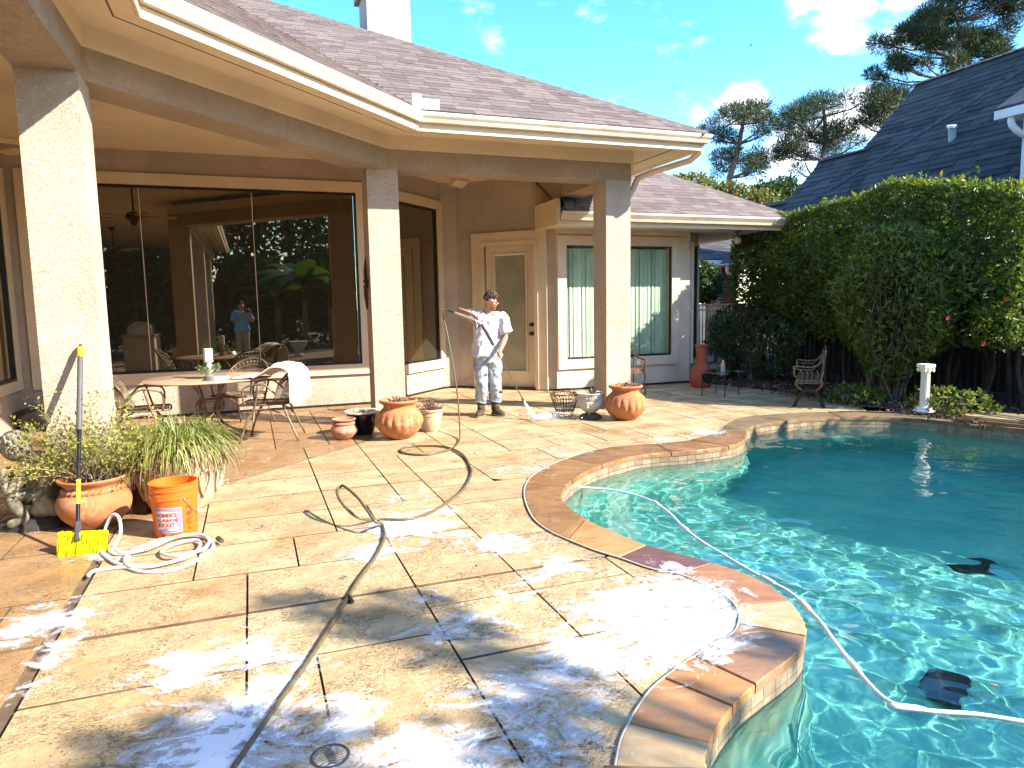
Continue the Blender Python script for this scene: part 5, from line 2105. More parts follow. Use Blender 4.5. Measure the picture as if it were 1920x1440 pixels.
def hrot(A):
    """house-frame array (n,3) to world"""
    A = np.asarray(A, float)
    return np.stack([A[:, 0] * E1.x + A[:, 1] * E2.x, A[:, 0] * E1.y + A[:, 1] * E2.y, A[:, 2]], 1)


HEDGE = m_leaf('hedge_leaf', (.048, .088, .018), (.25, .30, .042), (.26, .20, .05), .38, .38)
OLE = m_leaf('long_leaf', (.045, .085, .020), (.24, .29, .05), (.42, .36, .07), .32, .35)
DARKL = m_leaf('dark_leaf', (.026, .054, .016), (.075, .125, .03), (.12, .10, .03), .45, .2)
YELL = m_leaf('autumn_leaf', (.10, .115, .022), (.24, .21, .045), (.30, .15, .04), .6, .3)
ORAL = m_leaf('rusty_leaf', (.16, .085, .025), (.30, .19, .06), (.2, .22, .05), .6, .3)
TRUNK = simple('grey_bark', (.13, .10, .08), .9, .35, 9, .6, 40)
DTRUNK = simple('dark_bark', (.05, .038, .028), .9, .35, 9, .6, 40)

# clipped hedge along the fence
n = 62000
u = RNG.uniform(0, 1, (n, 3))
q = 6.0 + u[:, 0] * 5.6
face = RNG.uniform(0, 1, n)
dep = RNG.exponential(.075, n)
lump = np.array([noise.noise((a * .9, b * 3, 0)) for a, b in zip(q, u[:, 1])])
lump2 = np.array([noise.noise((a * 2.6, b * 6, 5)) for a, b in zip(q, u[:, 1])])
top = 3.12 + .10 * np.sin(q * 1.1) + .16 * lump - .20 * np.clip((q - 10.6) / 1.0, 0, 1) ** 2 - .22 * np.clip(8 - q, 0, 3)
zf_ = .85 + u[:, 1] * (top - .85) + .12 * lump2
pf = 9.05 - .10 * lump - .10 * lump2 - .12 * np.sin(u[:, 1] * pi) + dep
pt = 9.05 + u[:, 1] * 1.5
zt = top + .05 * lump2 - dep * .6 - .72 * np.clip(pt - 9.25, 0, 2)
isf = face < .56
isend = face > .95
p = np.where(isf, pf, pt)
z = np.where(isf, zf_, zt)
q = np.where(isend, 11.6 - dep * 1.3 + .1 * lump2, q)
z = np.where(isend, .6 + RNG.uniform(0, 1, n) * 2.4, z)
p = np.where(isend, 9.05 + u[:, 2] * 1.5, p)
sprig = RNG.uniform(0, 1, n) < .03
z = np.where(sprig & ~isf & ~isend, top + RNG.exponential(.035, n), z)
hd_ = thing('hedge', 'tall clipped dark green hedge with a sunlit yellow green top along the fence', 'hedge', W(9.8, 9, 0))
P = hrot(np.stack([p, q, z], 1)) - np.array(tuple(W(9.8, 9, 0)))
V, F, tt = leaves(P, .062 * np.exp(RNG.normal(0, .28, (len(P), 1))), .52, up=.5)
top_lit = np.repeat(np.clip((z - top + .30) / .30, 0, 1), 4)  # sunlit top painted in: leaves tint yellower towards the top
tt = np.clip(tt * .55 + .5 * top_lit * (.5 + .5 * tt), 0, .93 * (tt < .985) + .07)
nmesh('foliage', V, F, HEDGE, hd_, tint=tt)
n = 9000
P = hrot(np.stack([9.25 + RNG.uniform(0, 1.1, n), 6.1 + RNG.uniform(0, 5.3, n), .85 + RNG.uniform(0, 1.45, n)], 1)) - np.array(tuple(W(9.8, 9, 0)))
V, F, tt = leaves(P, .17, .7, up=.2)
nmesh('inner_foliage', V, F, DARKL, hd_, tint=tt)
mb = MB()
for k in range(30):
    qq = 6.0 + k * .185 + random.uniform(-.08, .08)
    a = W(9.5 + random.uniform(-.15, .3), qq, 0) - W(9.8, 9, 0)
    mb.tube([a, a + Vector((random.uniform(-.1, .1), random.uniform(-.1, .1), .5)), a + Vector((random.uniform(-.2, .2), random.uniform(-.2, .2), 1.5))], [.035, .028, .015], 6)
mb.build('stems', DTRUNK, hd_)


def bush(name, label, cat, cp, cq, cz, rp_, rq, rz, n, size, aspect, mat, up=.35, stems=0, thresh=-.15, freq=1.6, grp=None):
    c = W(cp, cq, 0)
    t = thing(name, label, cat, c, 0, grp)
    d = unit(RNG.normal(size=(n, 3)))
    r = 1 - RNG.exponential(.13, n)
    r = np.clip(r, .1, 1.15)
    loc = d * r[:, None]
    nn_ = np.array([noise.noise((x * freq + cp, y * freq + cq, z_ * freq)) for x, y, z_ in d])
    loc = loc * (1 + .33 * nn_)[:, None]
    keep = RNG.uniform(0, 1, n) < np.clip(.75 + (nn_ - thresh) * 1.2, .12, 1)
    loc, d = loc[keep], d[keep]
    P = hrot(loc * np.array([rp_, rq, rz])) + np.array([0, 0, cz])
    P = P[P[:, 2] > .02]
    V, F, tt = leaves(P, size, aspect, up=up)
    nmesh('foliage', V, F, mat, t, tint=tt)
    if stems:
        mb = MB()
        for k in range(stems):
            a = random.uniform(0, 2 * pi)
            b = Vector((random.gauss(0, .12), random.gauss(0, .12), 0))
            e = Vector((math.cos(a) * rp_ * .7, math.sin(a) * rq * .6, cz + random.uniform(-.2, .6) * rz))
            m1 = b.lerp(e, .5) + Vector((random.gauss(0, .08), random.gauss(0, .08), .1))
            mb.tube([b, m1, e], [.022, .014, .005], 5)
        mb.build('stems', TRUNK, t)
    return t


ole = bush('flowering_bush', 'big loose bush of long leaves with a few red flowers before the hedge', 'bush', 8.80, 7.62, 1.45, .50, 1.05, 1.08, 15000, .105, .28, OLE, .7, 26)
FLW = simple('red_flower', (.55, .03, .035), .6, .2, 20)
for (u_, v_, Y_) in ((1775, 596, 8.6), (1842, 645, 8.4), (1886, 561, 8.2)):
    mb = MB()
    for k in range(5):
        a = 2 * pi * k / 5
        mb.add([(0, 0, 0), (.02 * math.cos(a - .4), .02 * math.sin(a - .4), .02), (.03 * math.cos(a), .03 * math.sin(a), .015), (.02 * math.cos(a + .4), .02 * math.sin(a + .4), .02)], [(0, 1, 2, 3)])
    mb.tube([(0, 0, 0), (0, 0, .05)], .004, 4)
    o = mb.build('flower', FLW, ole)
    o.location = PX(u_, v_, Y_) - ole.location
    o.rotation_euler = (R(100), R(20), R(random.uniform(-50, 30)))
bush('low_bush', 'loose grey green low bush at the foot of the hedge behind the garden bench', 'bush', 8.85, 10.7, .72, .38, 1.2, .62, 5200, .075, .42, DARKL, .4, 14)
bush('low_bush', 'small dark bush at the hedge end near the chiminea', 'bush', 9.2, 11.9, .8, .40, .55, .6, 3200, .07, .45, DARKL, .4, 12)
bush('ground_cover_plant', 'low leafy plant on the mulch left of the white pedestal', 'plant', 8.15, 7.65, .10, .35, .42, .16, 900, .07, .5, OLE, .6, 5)
bush('ground_cover_plant', 'low leafy plant on the mulch right of the white pedestal', 'plant', 8.35, 6.35, .12, .3, .6, .25, 1100, .07, .5, OLE, .6, 5)

# iron picket fence and a dark board fence behind it
fn = thing('picket_fence', 'dark iron picket fence running along the hedge', 'fence', W(9.72, 10, 0), TH)
PKT = simple('green_black_iron', (.03, .034, .032), .45, .2, 20)
pk = bpy.data.meshes.new('picket')
m0 = MB().box((-.0095, -.0095, .05), (.0095, .0095, 1.42))
pk.from_pydata(m0.v, [], m0.f)
pk.materials.append(PKT)
for k in range(116):
    o = link('picket', pk, fn)
    o.location = (0, -6.2 + k * .112, 0)
for z_ in (.14, 1.30, 1.42):
    MB().box((-.02, -6.3, z_), (.02, 6.8, z_ + .035)).build('rail', PKT, fn)
bf = thing('board_fence', 'weathered dark board fence half hidden behind the hedge', 'fence', W(10.95, 8, 0), TH)
BRD = simple('dark_weathered_board', (.045, .04, .042), .9, .35, 6, .4, 40, rand=.4)
bd_ = bpy.data.meshes.new('board')
m0 = MB().box((-.009, -.068, .03), (.009, .068, 1.75))
bd_.from_pydata(m0.v, [], m0.f)
bd_.materials.append(BRD)
for k in range(62):
    o = link('board', bd_, bf)
    o.location = (random.uniform(-.004, .004), -4.2 + k * .142, random.uniform(-.02, .02))
for z_ in (.4, 1.4):
    MB().box((.01, -4.3, z_), (.05, 4.7, z_ + .09)).build('rail', BRD, bf)

# mulch bed
MUL = N('bark_mulch')
c = MUL.mix(MUL.ramp(MUL.vor(28), .1, .8), (.015, .010, .007), (.075, .045, .028))
c = MUL.mix(MUL.ramp(MUL.noise(17, 5), .62, .70, 0, .8), c, (.14, .095, .06))
MUL.set('Base Color', c)
MUL.set('Roughness', .95)
MUL.bump(MUL.vor(30), .9, .03)
ps, qs = np.arange(7.0, 12.0, .09), np.arange(3.0, 14.2, .09)
Pg, Qg = np.meshgrid(ps, qs)
hz = np.array([.012 + .05 * max(0, noise.noise((a * 1.2, b * 1.2, 2)) + .3) + .03 * noise.noise((a * 9, b * 9, 7)) for a, b in zip(Pg.ravel(), Qg.ravel())])
bed = [(7.72, 11.9), (8.0, 11.4), (7.95, 10.6), (8.16, 9.78), (8.27, 8.89), (8.2, 8.19), (7.95, 7.4)] + [toH(OUT_VIS[-1 - k * 2]) for k in range(3, -1, -1)] + [(8.3, 5.0), (8.6, 3.0), (12, 3), (12, 14.2), (7.7, 14.2)]
edge = np.min(np.stack([np.hypot(Pg.ravel() - a, Qg.ravel() - b) for a, b in bed[:10]], 1), 1)
ins = inside(Pg.ravel(), Qg.ravel(), bed).reshape(Pg.shape)
idx = np.arange(Pg.size).reshape(Pg.shape)
cell = ins[:-1, :-1] | ins[1:, 1:]
F = np.stack([idx[:-1, :-1][cell], idx[:-1, 1:][cell], idx[1:, 1:][cell], idx[1:, :-1][cell]], 1)
u_, ix = np.unique(F, return_inverse=True)
VV = hrot(np.stack([Pg.ravel()[u_], Qg.ravel()[u_], hz[u_]], 1))
mo = nmesh('mulch_bed', VV, ix.reshape(F.shape), MUL.m, smooth=True, kind='structure')
n = 1500
P = hrot(np.stack([RNG.uniform(7.8, 9.6, n), RNG.uniform(5.5, 11, n), RNG.uniform(.03, .07, n)], 1))
V, F, tt = leaves(P, .07, .5, up=-.2)
nmesh('fallen_leaves', V, F, DRYLEAF, None, tint=tt, kind='stuff')
# stones: pale rock pile behind the chiminea, flat ledge stones at the far right of the pool
ROCK = m_terra('pale_rock', (.40, .38, .36), (.26, .24, .22), (.52, .50, .47), .6)
def rock(x, y, z, s_, label, grp, sq=(1, 1, .7), mat=ROCK):
    mb = MB().ball((0, 0, 0), s_, 9, 6, sq)
    sd = random.uniform(0, 99)
    mb.v = [tuple(Vector(v) * (1 + .38 * noise.noise(Vector(v) / s_ * 1.1 + Vector((sd, 0, 0))))) for v in mb.v]
    o = mb.build('rock', mat, smooth='auto')
    o.location = (x, y, z)
    o.rotation_euler = (0, 0, random.uniform(0, 6))
    tag(o, label, 'rock', grp)
for k in range(14):
    w_ = W(8.75 + random.uniform(-.3, .3), 11.9 + random.uniform(-.6, .6), 0)
    rock(w_.x, w_.y, .10 + .12 * (k % 3), random.uniform(.09, .15), 'pale rock in the pile behind the chiminea', 'pale rocks piled behind the chiminea')
LEDGE = thing('rock_ledge', 'flat stacked flagstone ledge over the far right end of the pool', 'ledge', (5.86, 8.22, 0), R(-52))
for k, (x0, x1, y0, y1, z0, z1, m_) in enumerate(((-.42, .42, -.36, .25, .022, .055, S_TAN), (-.38, .30, -.30, .26, .057, .09, S_BEI), (-.75, -.44, -.2, .2, .022, .05, S_MOS), (.30, .75, -.25, .3, .022, .16, S_MOS))):
    mb = MB().prism([(x0, y0 + .05), (x0 + .15, y0), (x1 - .1, y0 + .02), (x1, y0 + .12), (x1 - .03, y1), (x0 + .05, y1 - .04)], z0, z1)
    mb.build('stone', m_, LEDGE)
MB().box((-.3, -.31, -.14), (.2, -.2, .0)).build('spillway', BLACK, LEDGE)

# ------------------------------------------------------------------ the neighbour's house
nb = thing('neighbour_house', 'neighbouring brick house with a steep dark slate grey shingle roof', 'house', (0, 0, 0), TH)
NSH = N('dark_asphalt_shingle')
c = NSH.mix(NSH.rnd(), (.032, .026, .025), (.086, .072, .068))
c = NSH.mix(NSH.ramp(NSH.noise(60, 3, .7), .35, .7), c, NSH.mix(1., c, (.6, .6, .6), 'MULTIPLY'))
NSH.set('Base Color', c)
NSH.set('Roughness', .85)
NSH = NSH.m
NSJ = N('dark_asphalt_shingle_run')
c = NSJ.mix(NSJ.attr('tint'), (.032, .026, .025), (.086, .072, .068))
NSJ.set('Base Color', c)
NSJ.set('Roughness', .85)
NSJ = NSJ.m
_n2 = bpy.data.meshes.new('shingle')
_n2.from_pydata(unit_sh.v, [], unit_sh.f)
_n2.materials.append(NSH)
nz_ = lambda p_: 2.6 + (p_ - 12)
rf = MB()
rf.add([(11.9, -3, 2.5), (11.9, 13.75, 2.5), (16.3, 13.75, 6.9), (16.3, -3, 6.9)], [(3, 2, 1, 0)])
rf.add([(20.7, -3, 2.5), (20.7, 13.75, 2.5), (16.3, 13.75, 6.9), (16.3, -3, 6.9)], [(0, 1, 2, 3)])
rf.add([(11.9, 13.75, 2.5), (11.9, 15.1, 2.5), (14.57, 15.1, 5.17), (14.57, 13.75, 5.17)], [(3, 2, 1, 0)])
rf.add([(17.2, 13.75, 2.5), (17.2, 15.1, 2.5), (14.57, 15.1, 5.17), (14.57, 13.75, 5.17)], [(0, 1, 2, 3)])
rf.add([(11.9, 15.1, 2.5), (11.9, 15.85, 2.5), (13.46, 15.85, 4.06), (13.46, 15.1, 4.06)], [(3, 2, 1, 0)])
rf.add([(15., 15.1, 2.5), (15., 15.85, 2.5), (13.46, 15.85, 4.06), (13.46, 15.1, 4.06)], [(0, 1, 2, 3)])
nroof = rf.build('roof', DECK, nb)
poly = [(11.9, 4.0), (11.9, 15.85), (13.46, 15.85), (13.46, 15.1), (14.57, 15.1), (14.57, 13.75), (16.3, 13.75), (16.3, 4.0)]
sh = roof_plane(poly, (11.9, 15.85, 2.5), (0, -1), (1, 0), 1.0, .19, .3, .6, .042)
sh = [Mx for Mx in sh if Mx.translation.z > 2.9]
shingle_roof(nroof, sh, _n2, NSJ, 290, lambda Mx: abs(Mx.translation.z - 4.6) + abs(Mx.translation.y - 11))
NCAP = simple('dark_ridge_cap', (.055, .052, .056), .85, .4, 5)
caps(nroof, (16.3, 13.75, 6.92), (16.3, 2, 6.92), NCAP, .15, .25)
caps(nroof, (14.57, 15.1, 5.19), (14.57, 13.75, 5.19), NCAP, .15, .25)
caps(nroof, (13.46, 15.85, 4.08), (13.46, 15.1, 4.08), NCAP, .15, .25)
mb = MB()
a_, b_ = Vector((13.35, 14.05, 3.98)), Vector((15.9, 10.2, 6.53))
for k in range(26):
    c_ = a_.lerp(b_, k / 25)
    mb.box((-.10, -.09, .0), (.10, .09, .035), Matrix.Translation(c_) @ Matrix.Rotation(R(-45), 4, 'Y') @ Matrix.Rotation(R(-35), 4, 'Z'))
mb.build('ridge_cap', NCAP, nroof)
vp = MB().tube([(14.19, 11.08, 4.75), (14.17, 11.08, 5.08)], .075, 10).build('vent_pipe', simple('vent_lead', (.30, .31, .33), .5, .2), nroof, smooth='auto')
MB().tube([(14.16, 11.08, 5.07), (14.15, 11.07, 5.12)], .095, 10).build('vent_cap', WHITE, vp, smooth='auto')
MB().box((12.4, -3, 0), (20, 13.4, 2.55)).box((13.2, 13.4, 0), (16.8, 14.8, 2.5)).build('wall', simple('red_brick_wall', (.16, .075, .05), .9, .4, 8), nb)
# two storey wing at the right with a white gutter
MB().box((12.15, 6.5, 2.3), (16, 8.15, 4.45)).build('wing_wall', simple('pale_siding', (.52, .54, .58), .7, .08, 3), nb)
MB().box((12.10, 8.10, 2.3), (12.22, 8.2, 4.45)).build('corner_board', WHITE, nb)
MB().prism([(11.86, 6.2), (11.86, 8.42), (16, 8.42), (16, 6.2)], 4.44, 4.48).build('wing_soffit', WHITE, nb)
MB().box((11.74, 6.2, 4.40), (11.86, 8.44, 4.54)).build('wing_gutter', WHITE, nb)
rf = MB().prism([(11.80, 6.2), (11.80, 8.46), (16.2, 8.46), (16.2, 6.2)], lambda p_: 4.50 + (p_[0] - 11.8) * .62, lambda p_: 4.60 + (p_[0] - 11.8) * .62)
wr = rf.build('wing_roof', NCAP, nb)
MB().tube([tuple(x) for x in crom([(11.82, 8.2, 4.42), (11.82, 8.19, 4.28), (11.92, 8.12, 4.14), (12.08, 8.06, 4.06), (12.12, 8.05, 3.9), (12.12, 8.05, 2.4)], 4)], .055, 8).build('downspout', WHITE, nb, smooth=True)
# low porch at the far end
MB().prism([(11.95, 16.5), (14.5, 16.5), (14.5, 18.5), (11.95, 18.5)], 2.50, 2.55).build('porch_soffit', WHITE, nb)
MB().box((11.9, 16.42, 2.50), (14.5, 16.54, 2.64)).build('porch_gutter', WHITE, nb)
pr = MB().add([(11.9, 16.44, 2.64), (14.5, 16.44, 2.64), (14.5, 18.6, 3.45), (12.9, 18.6, 3.45)], [(0, 1, 2, 3)]).add([(11.9, 16.44, 2.64), (12.9, 18.6, 3.45), (11.9, 18.6, 2.64)], [(0, 1, 2)]).build('porch_roof', NCAP, nb)
sh = roof_plane([(11.9, 16.44), (14.4, 16.44), (14.4, 18.4), (12.85, 18.4)], (11.9, 16.44, 2.645), (1, 0), (0, 1), .375, .165, .3, .55, .024)
shingle_roof(pr, sh, _n2, NSJ, 8, lambda Mx: Mx.translation.x)
MB().tube([(12.65, 16.5, 2.5), (12.65, 16.52, 2.36), (12.78, 16.62, 2.26), (12.98, 16.68, 2.24)], .05, 8).build('downspout', WHITE, nb, smooth=True)
pil = MB().box((12.60, 16.74, 0), (13.16, 17.2, 2.5)).build('porch_pillar', simple('pale_mortar', (.36, .31, .27), .9, .1, 20), nb)
BRICK = simple('red_brick', (.17, .055, .035), .85, .25, 8, .3, 60, rand=.45)
bm_ = bpy.data.meshes.new('brick')
m0 = MB().box((-.098, -.012, -.028), (.098, .012, .028))
bm_.from_pydata(m0.v, [], m0.f)
bm_.materials.append(BRICK)
for r_ in range(34):
    for k in range(3):
        o = link('brick', bm_, pil)
        o.location = (12.70 + k * .21 - (.10 if r_ % 2 else 0) + (.02 if r_ % 2 else 0), 16.735, .05 + r_ * .0715)
    for k in range(2):
        o = link('brick', bm_, pil)
        o.location = (12.595, 16.86 + k * .21 - (.03 if r_ % 2 else 0), .05 + r_ * .0715)
        o.rotation_euler = (0, 0, pi / 2)
ub = MB().box((8.31, 13.3, 1.05), (8.42, 13.6, 1.50)).build('utility_box', simple('grey_metal_box', (.45, .46, .48), .5, .1), house)

# ------------------------------------------------------------------ trees
PNEED = m_leaf('pine_needles', (.022, .048, .016), (.085, .115, .030), (.12, .09, .04), .55, .15)


def pine(label, Y, trunk, clumps, needle=.30, n0=270, base=None):
    b = PX(trunk[0][0], trunk[0][1], Y)
    root = Vector((b.x, b.y, 0))
    t = thing('pine_tree', label, 'tree', root, 0, 'tall pines beyond the roofs')
    pts = [PX(u, v, Y) for u, v in trunk]
    tr_ = [Vector((pts[0].x, pts[0].y, 0))] + pts
    px = Y / CF
    mb = MB()
    m_ = len(tr_)
    mb.tube([p_ - root for p_ in tr_], [px * 7 * (1 - .8 * k / m_) for k in range(m_)], 8)
    Ps, Ds = [], []
    for (u, v, r) in clumps:
        dy = random.gauss(0, 1) * 40 * px
        c_ = PX(u, v, Y) + Vector((0, dy, 0))
        # limb from the trunk
        k = min(range(len(pts)), key=lambda i: abs(pts[i].z - (c_.z - abs(c_.x - pts[i].x) * .35)))
        a = pts[k]
        mid = a.lerp(c_, .55) + Vector((0, 0, -(c_ - a).length * .08))
        mb.tube([a - root, mid - root, c_ - root], [px * 2.3, px * 1.4, px * .6], 5)
        n = int(n0 * 1.5 * (r / 12) ** 1.4)
        rr = r * px * 1.3
        d = unit(RNG.normal(size=(n, 3)))
        pos = np.array(tuple(c_ - root)) + d * (rr * RNG.uniform(0, 1, (n, 1)) ** .5) * np.array([1.1, 1.1, .8])
        Ps.append(pos)
        Ds.append(unit(d + np.array([0, 0, .35])))
        for _ in range(4):
            e = c_ + Vector((random.gauss(0, rr * .6), random.gauss(0, rr * .6), random.gauss(0, rr * .3)))
            mb.tube([c_ - root, e - root], [px * .8, px * .4], 3)
    mb.build('trunk', TRUNK, t)
    P, Dd = np.concatenate(Ps), np.concatenate(Ds)
    V, F, tt = leaves(P, needle, .075, up=.2, dirs=Dd)
    nmesh('crown', V, F, PNEED, t, tint=tt)


def c1(L):
    return [(1640 + x / 6.857, y / 6.857, r / 6.857 * 1.15) for x, y, r in L]


def c3(L):
    return [(1220 + x / 2.743, y / 2.743, r / 2.743 * 1.1) for x, y, r in L]


pine('tall spreading pine rising behind the dark roof at the right', 34,
     [(1784, 150), (1787, 110), (1792, 85), (1797, 60), (1796, 40), (1790, 20)],
     c1([(760, 60, 150), (900, 100, 150), (640, 130, 110), (1100, 60, 150), (1300, 100, 150), (1450, 130, 120), (1600, 60, 120), (1700, 60, 110), (1790, 170, 90), (1780, 330, 90), (1790, 440, 70), (1690, 200, 60), (360, 340, 80), (330, 470, 70), (290, 590, 70), (540, 540, 90), (640, 560, 90), (800, 610, 90), (560, 400, 50), (700, 230, 90), (600, 270, 80), (760, 330, 60), (1290, 540, 90), (1180, 480, 70), (1400, 450, 70), (1520, 450, 60), (1250, 620, 70), (1420, 650, 90), (1560, 680, 100), (1640, 690, 70), (1180, 800, 60), (470, 790, 70), (300, 800, 70), (220, 780, 50), (600, 790, 40), (380, 720, 50), (200, 950, 60), (420, 830, 50), (680, 980, 60), (740, 960, 40), (940, 520, 60), (1000, 480, 60), (400, 1000, 40), (900, -60, 160), (1200, -80, 160), (1500, -40, 140)]), n0=330)
pine('rounded pine with a bare forked trunk in the middle of the far pines', 44,
     [(1526, 335), (1541, 299), (1548, 270), (1546, 219), (1544, 204)],
     c3([(930, 500, 60), (870, 510, 50), (830, 540, 50), (760, 570, 50), (720, 590, 40), (720, 630, 45), (780, 610, 50), (760, 690, 50), (820, 700, 50), (880, 680, 30), (700, 660, 30), (1000, 520, 50), (1040, 550, 35), (990, 650, 50), (1040, 640, 50), (1080, 620, 40), (1060, 670, 35), (960, 680, 35), (850, 750, 35), (800, 760, 40), (740, 740, 40), (690, 760, 40), (640, 770, 35), (660, 800, 30), (950, 760, 40), (990, 770, 40), (1040, 750, 30), (720, 830, 30), (800, 850, 30), (900, 640, 25)]))
pine('slender ragged pine standing furthest left of the far pines', 44,
     [(1368, 334), (1377, 303), (1386, 270), (1393, 233), (1399, 215)],
     c3([(400, 560, 35), (450, 540, 40), (500, 545, 40), (560, 550, 35), (590, 550, 25), (480, 590, 40), (540, 600, 40), (380, 600, 30), (570, 630, 30), (420, 640, 40), (390, 680, 40), (420, 700, 30), (330, 640, 30), (295, 650, 25), (350, 690, 25), (530, 670, 35), (570, 690, 30), (600, 680, 25), (400, 800, 45), (360, 810, 35), (440, 780, 30), (480, 830, 35), (540, 840, 40), (580, 820, 35), (530, 800, 30), (400, 860, 30), (450, 880, 30), (510, 900, 40), (620, 820, 40)]))
pine('pine crown showing just above the left slope of the dark roof', 40,
     [(1668, 330), (1672, 250), (1680, 200), (1690, 170)],
     c3([(1230, 470, 60), (1290, 460, 60), (1180, 520, 50), (1250, 520, 60), (1330, 440, 40), (1170, 560, 45), (1220, 580, 40), (1150, 600, 30), (1170, 640, 25), (1200, 650, 20), (1290, 500, 40), (1330, 480, 40)]))


def broadleaf(label, Y, cl, mat, size, n0, trunk_u, grp=None, name='tree', depth=None):
    """cl: crown lobes (u, v, ru, rv) in photo pixels at distance Y"""
    px = Y / CF
    b = PX(trunk_u, 570, Y)
    root = Vector((b.x, b.y, 0))
    t = thing(name, label, 'tree', root, 0, grp)
    mb = MB()
    Ps = []
    top_ = max(cl, key=lambda c_: -c_[1])
    tp = PX(top_[0], top_[1], Y)
    ctr = PX(sum(c_[0] for c_ in cl) / len(cl), sum(c_[1] for c_ in cl) / len(cl), Y)
    mb.tube([(0, 0, 0), (ctr - root) * .6 + Vector((0, 0, 0)), ctr - root], [px * 7, px * 5, px * 3], 7)
    for (u, v, ru, rv) in cl:
        c_ = PX(u, v, Y) - root + Vector((0, random.gauss(0, ru * px * .6), 0))
        mb.tube([ctr - root, c_], [px * 2.5, px * .8], 5)
        n = int(n0 * ru * rv / 400)
        d = unit(RNG.normal(size=(n, 3)))
        rr = np.clip(1 - RNG.exponential(.22, n), .05, 1.2)[:, None]
        sd = random.uniform(0, 50)
        nn_ = np.array([noise.noise((x * 2 + sd, y * 2, z_ * 2)) for x, y, z_ in d])
        pos = d * rr * (1 + .4 * nn_)[:, None] * np.array([ru * px, (depth or ru) * px, rv * px])
        Ps.append(np.array(tuple(c_)) + pos)
    mb.build('trunk', TRUNK, t)
    P = np.concatenate(Ps)
    V, F, tt = leaves(P, size, .55, up=.3)
    nmesh('crown', V, F, mat, t, tint=tt)


broadleaf('loose yellow green tree thinning to bare twigs behind the lower roof', 28, [(1300, 350, 28, 22), (1340, 360, 34, 24), (1380, 365, 34, 24), (1420, 385, 30, 24), (1275, 345, 20, 18), (1350, 400, 60, 24), (1410, 400, 40, 20)], YELL, .16, 520, 1350)
broadleaf('dark green bushy tree left of the dark shingle roof', 32, [(1445, 360, 30, 20), (1475, 350, 24, 18), (1440, 385, 34, 18), (1480, 380, 26, 20), (1425, 370, 18, 16)], DARKL, .2, 620, 1455)
broadleaf('rusty orange tree seen under the corner of the lower eave', 27, [(1335, 462, 28, 26), (1360, 470, 22, 24), (1385, 460, 16, 24)], ORAL, .12, 900, 1345)
broadleaf('dark evergreen bush between the bay corner and the brick pillar', 17.6, [(1325, 520, 18, 28), (1340, 535, 14, 26), (1318, 548, 14, 22)], DARKL, .11, 900, 1328, name='evergreen_bush')
t = thing('back_hedge', 'long low dark hedge closing the garden behind the camera', 'hedge', W(-3, -8.4, 0))
n = 16000
Pq = np.stack([RNG.uniform(-15, 10, n), RNG.normal(-8.4, .35, n), RNG.uniform(0, 1, n) ** .8 * 2.3], 1)
V, F, tt = leaves(hrot(Pq) - np.array(tuple(W(-3, -8.4, 0))), .22, .6, up=.3)
nmesh('foliage', V, F, DARKL, t, tint=tt)
# garden behind the camera, seen in the window glass
for k, (p_, q_, h_, rr_) in enumerate(((-9, -9, 8.5, 3.0), (-5.2, -10.5, 9.5, 3.2), (-1.6, -9.6, 8.8, 2.8), (1.8, -11, 9.5, 3.2), (-13, -7, 8, 3), (4.6, -12.5, 8.5, 2.8), (-7, -7.6, 4.2, 2.0), (-3.2, -7.2, 4.0, 1.8), (.2, -7.0, 3.4, 1.5), (-11, -5, 5, 2.2), (3.6, -9, 4.2, 1.8))):
    t = thing('garden_tree', ('tall dark broadleaf tree at the back of the garden behind the camera', 'bushy dark shrub at the back of the garden behind the camera')[h_ < 6], 'tree', W(p_, q_, 0), 0, 'trees and shrubs behind the camera')
    n = 4200
    d = unit(RNG.normal(size=(n, 3)))
    rr = np.clip(1 - RNG.exponential(.2, n), .05, 1.1)[:, None]
    nn_ = np.array([noise.noise((x * 1.7 + k, y * 1.7, z_ * 1.7)) for x, y, z_ in d])
    P = d * rr * (1 + .4 * nn_)[:, None] * np.array([rr_, rr_, h_ * .46]) + np.array([0, 0, h_ * .54])
    V, F, tt = leaves(P, .34, .5, up=.2)
    nmesh('crown', V, F, DARKL, t, tint=tt)
    MB().tube([(0, 0, 0), (.1, 0, h_ * .3), (0, .1, h_ * .7)], [.16, .12, .05], 8).build('trunk', DTRUNK, t)
BAN = m_leaf('banana_leaf', (.035, .085, .02), (.08, .16, .035), None, .35, .35)
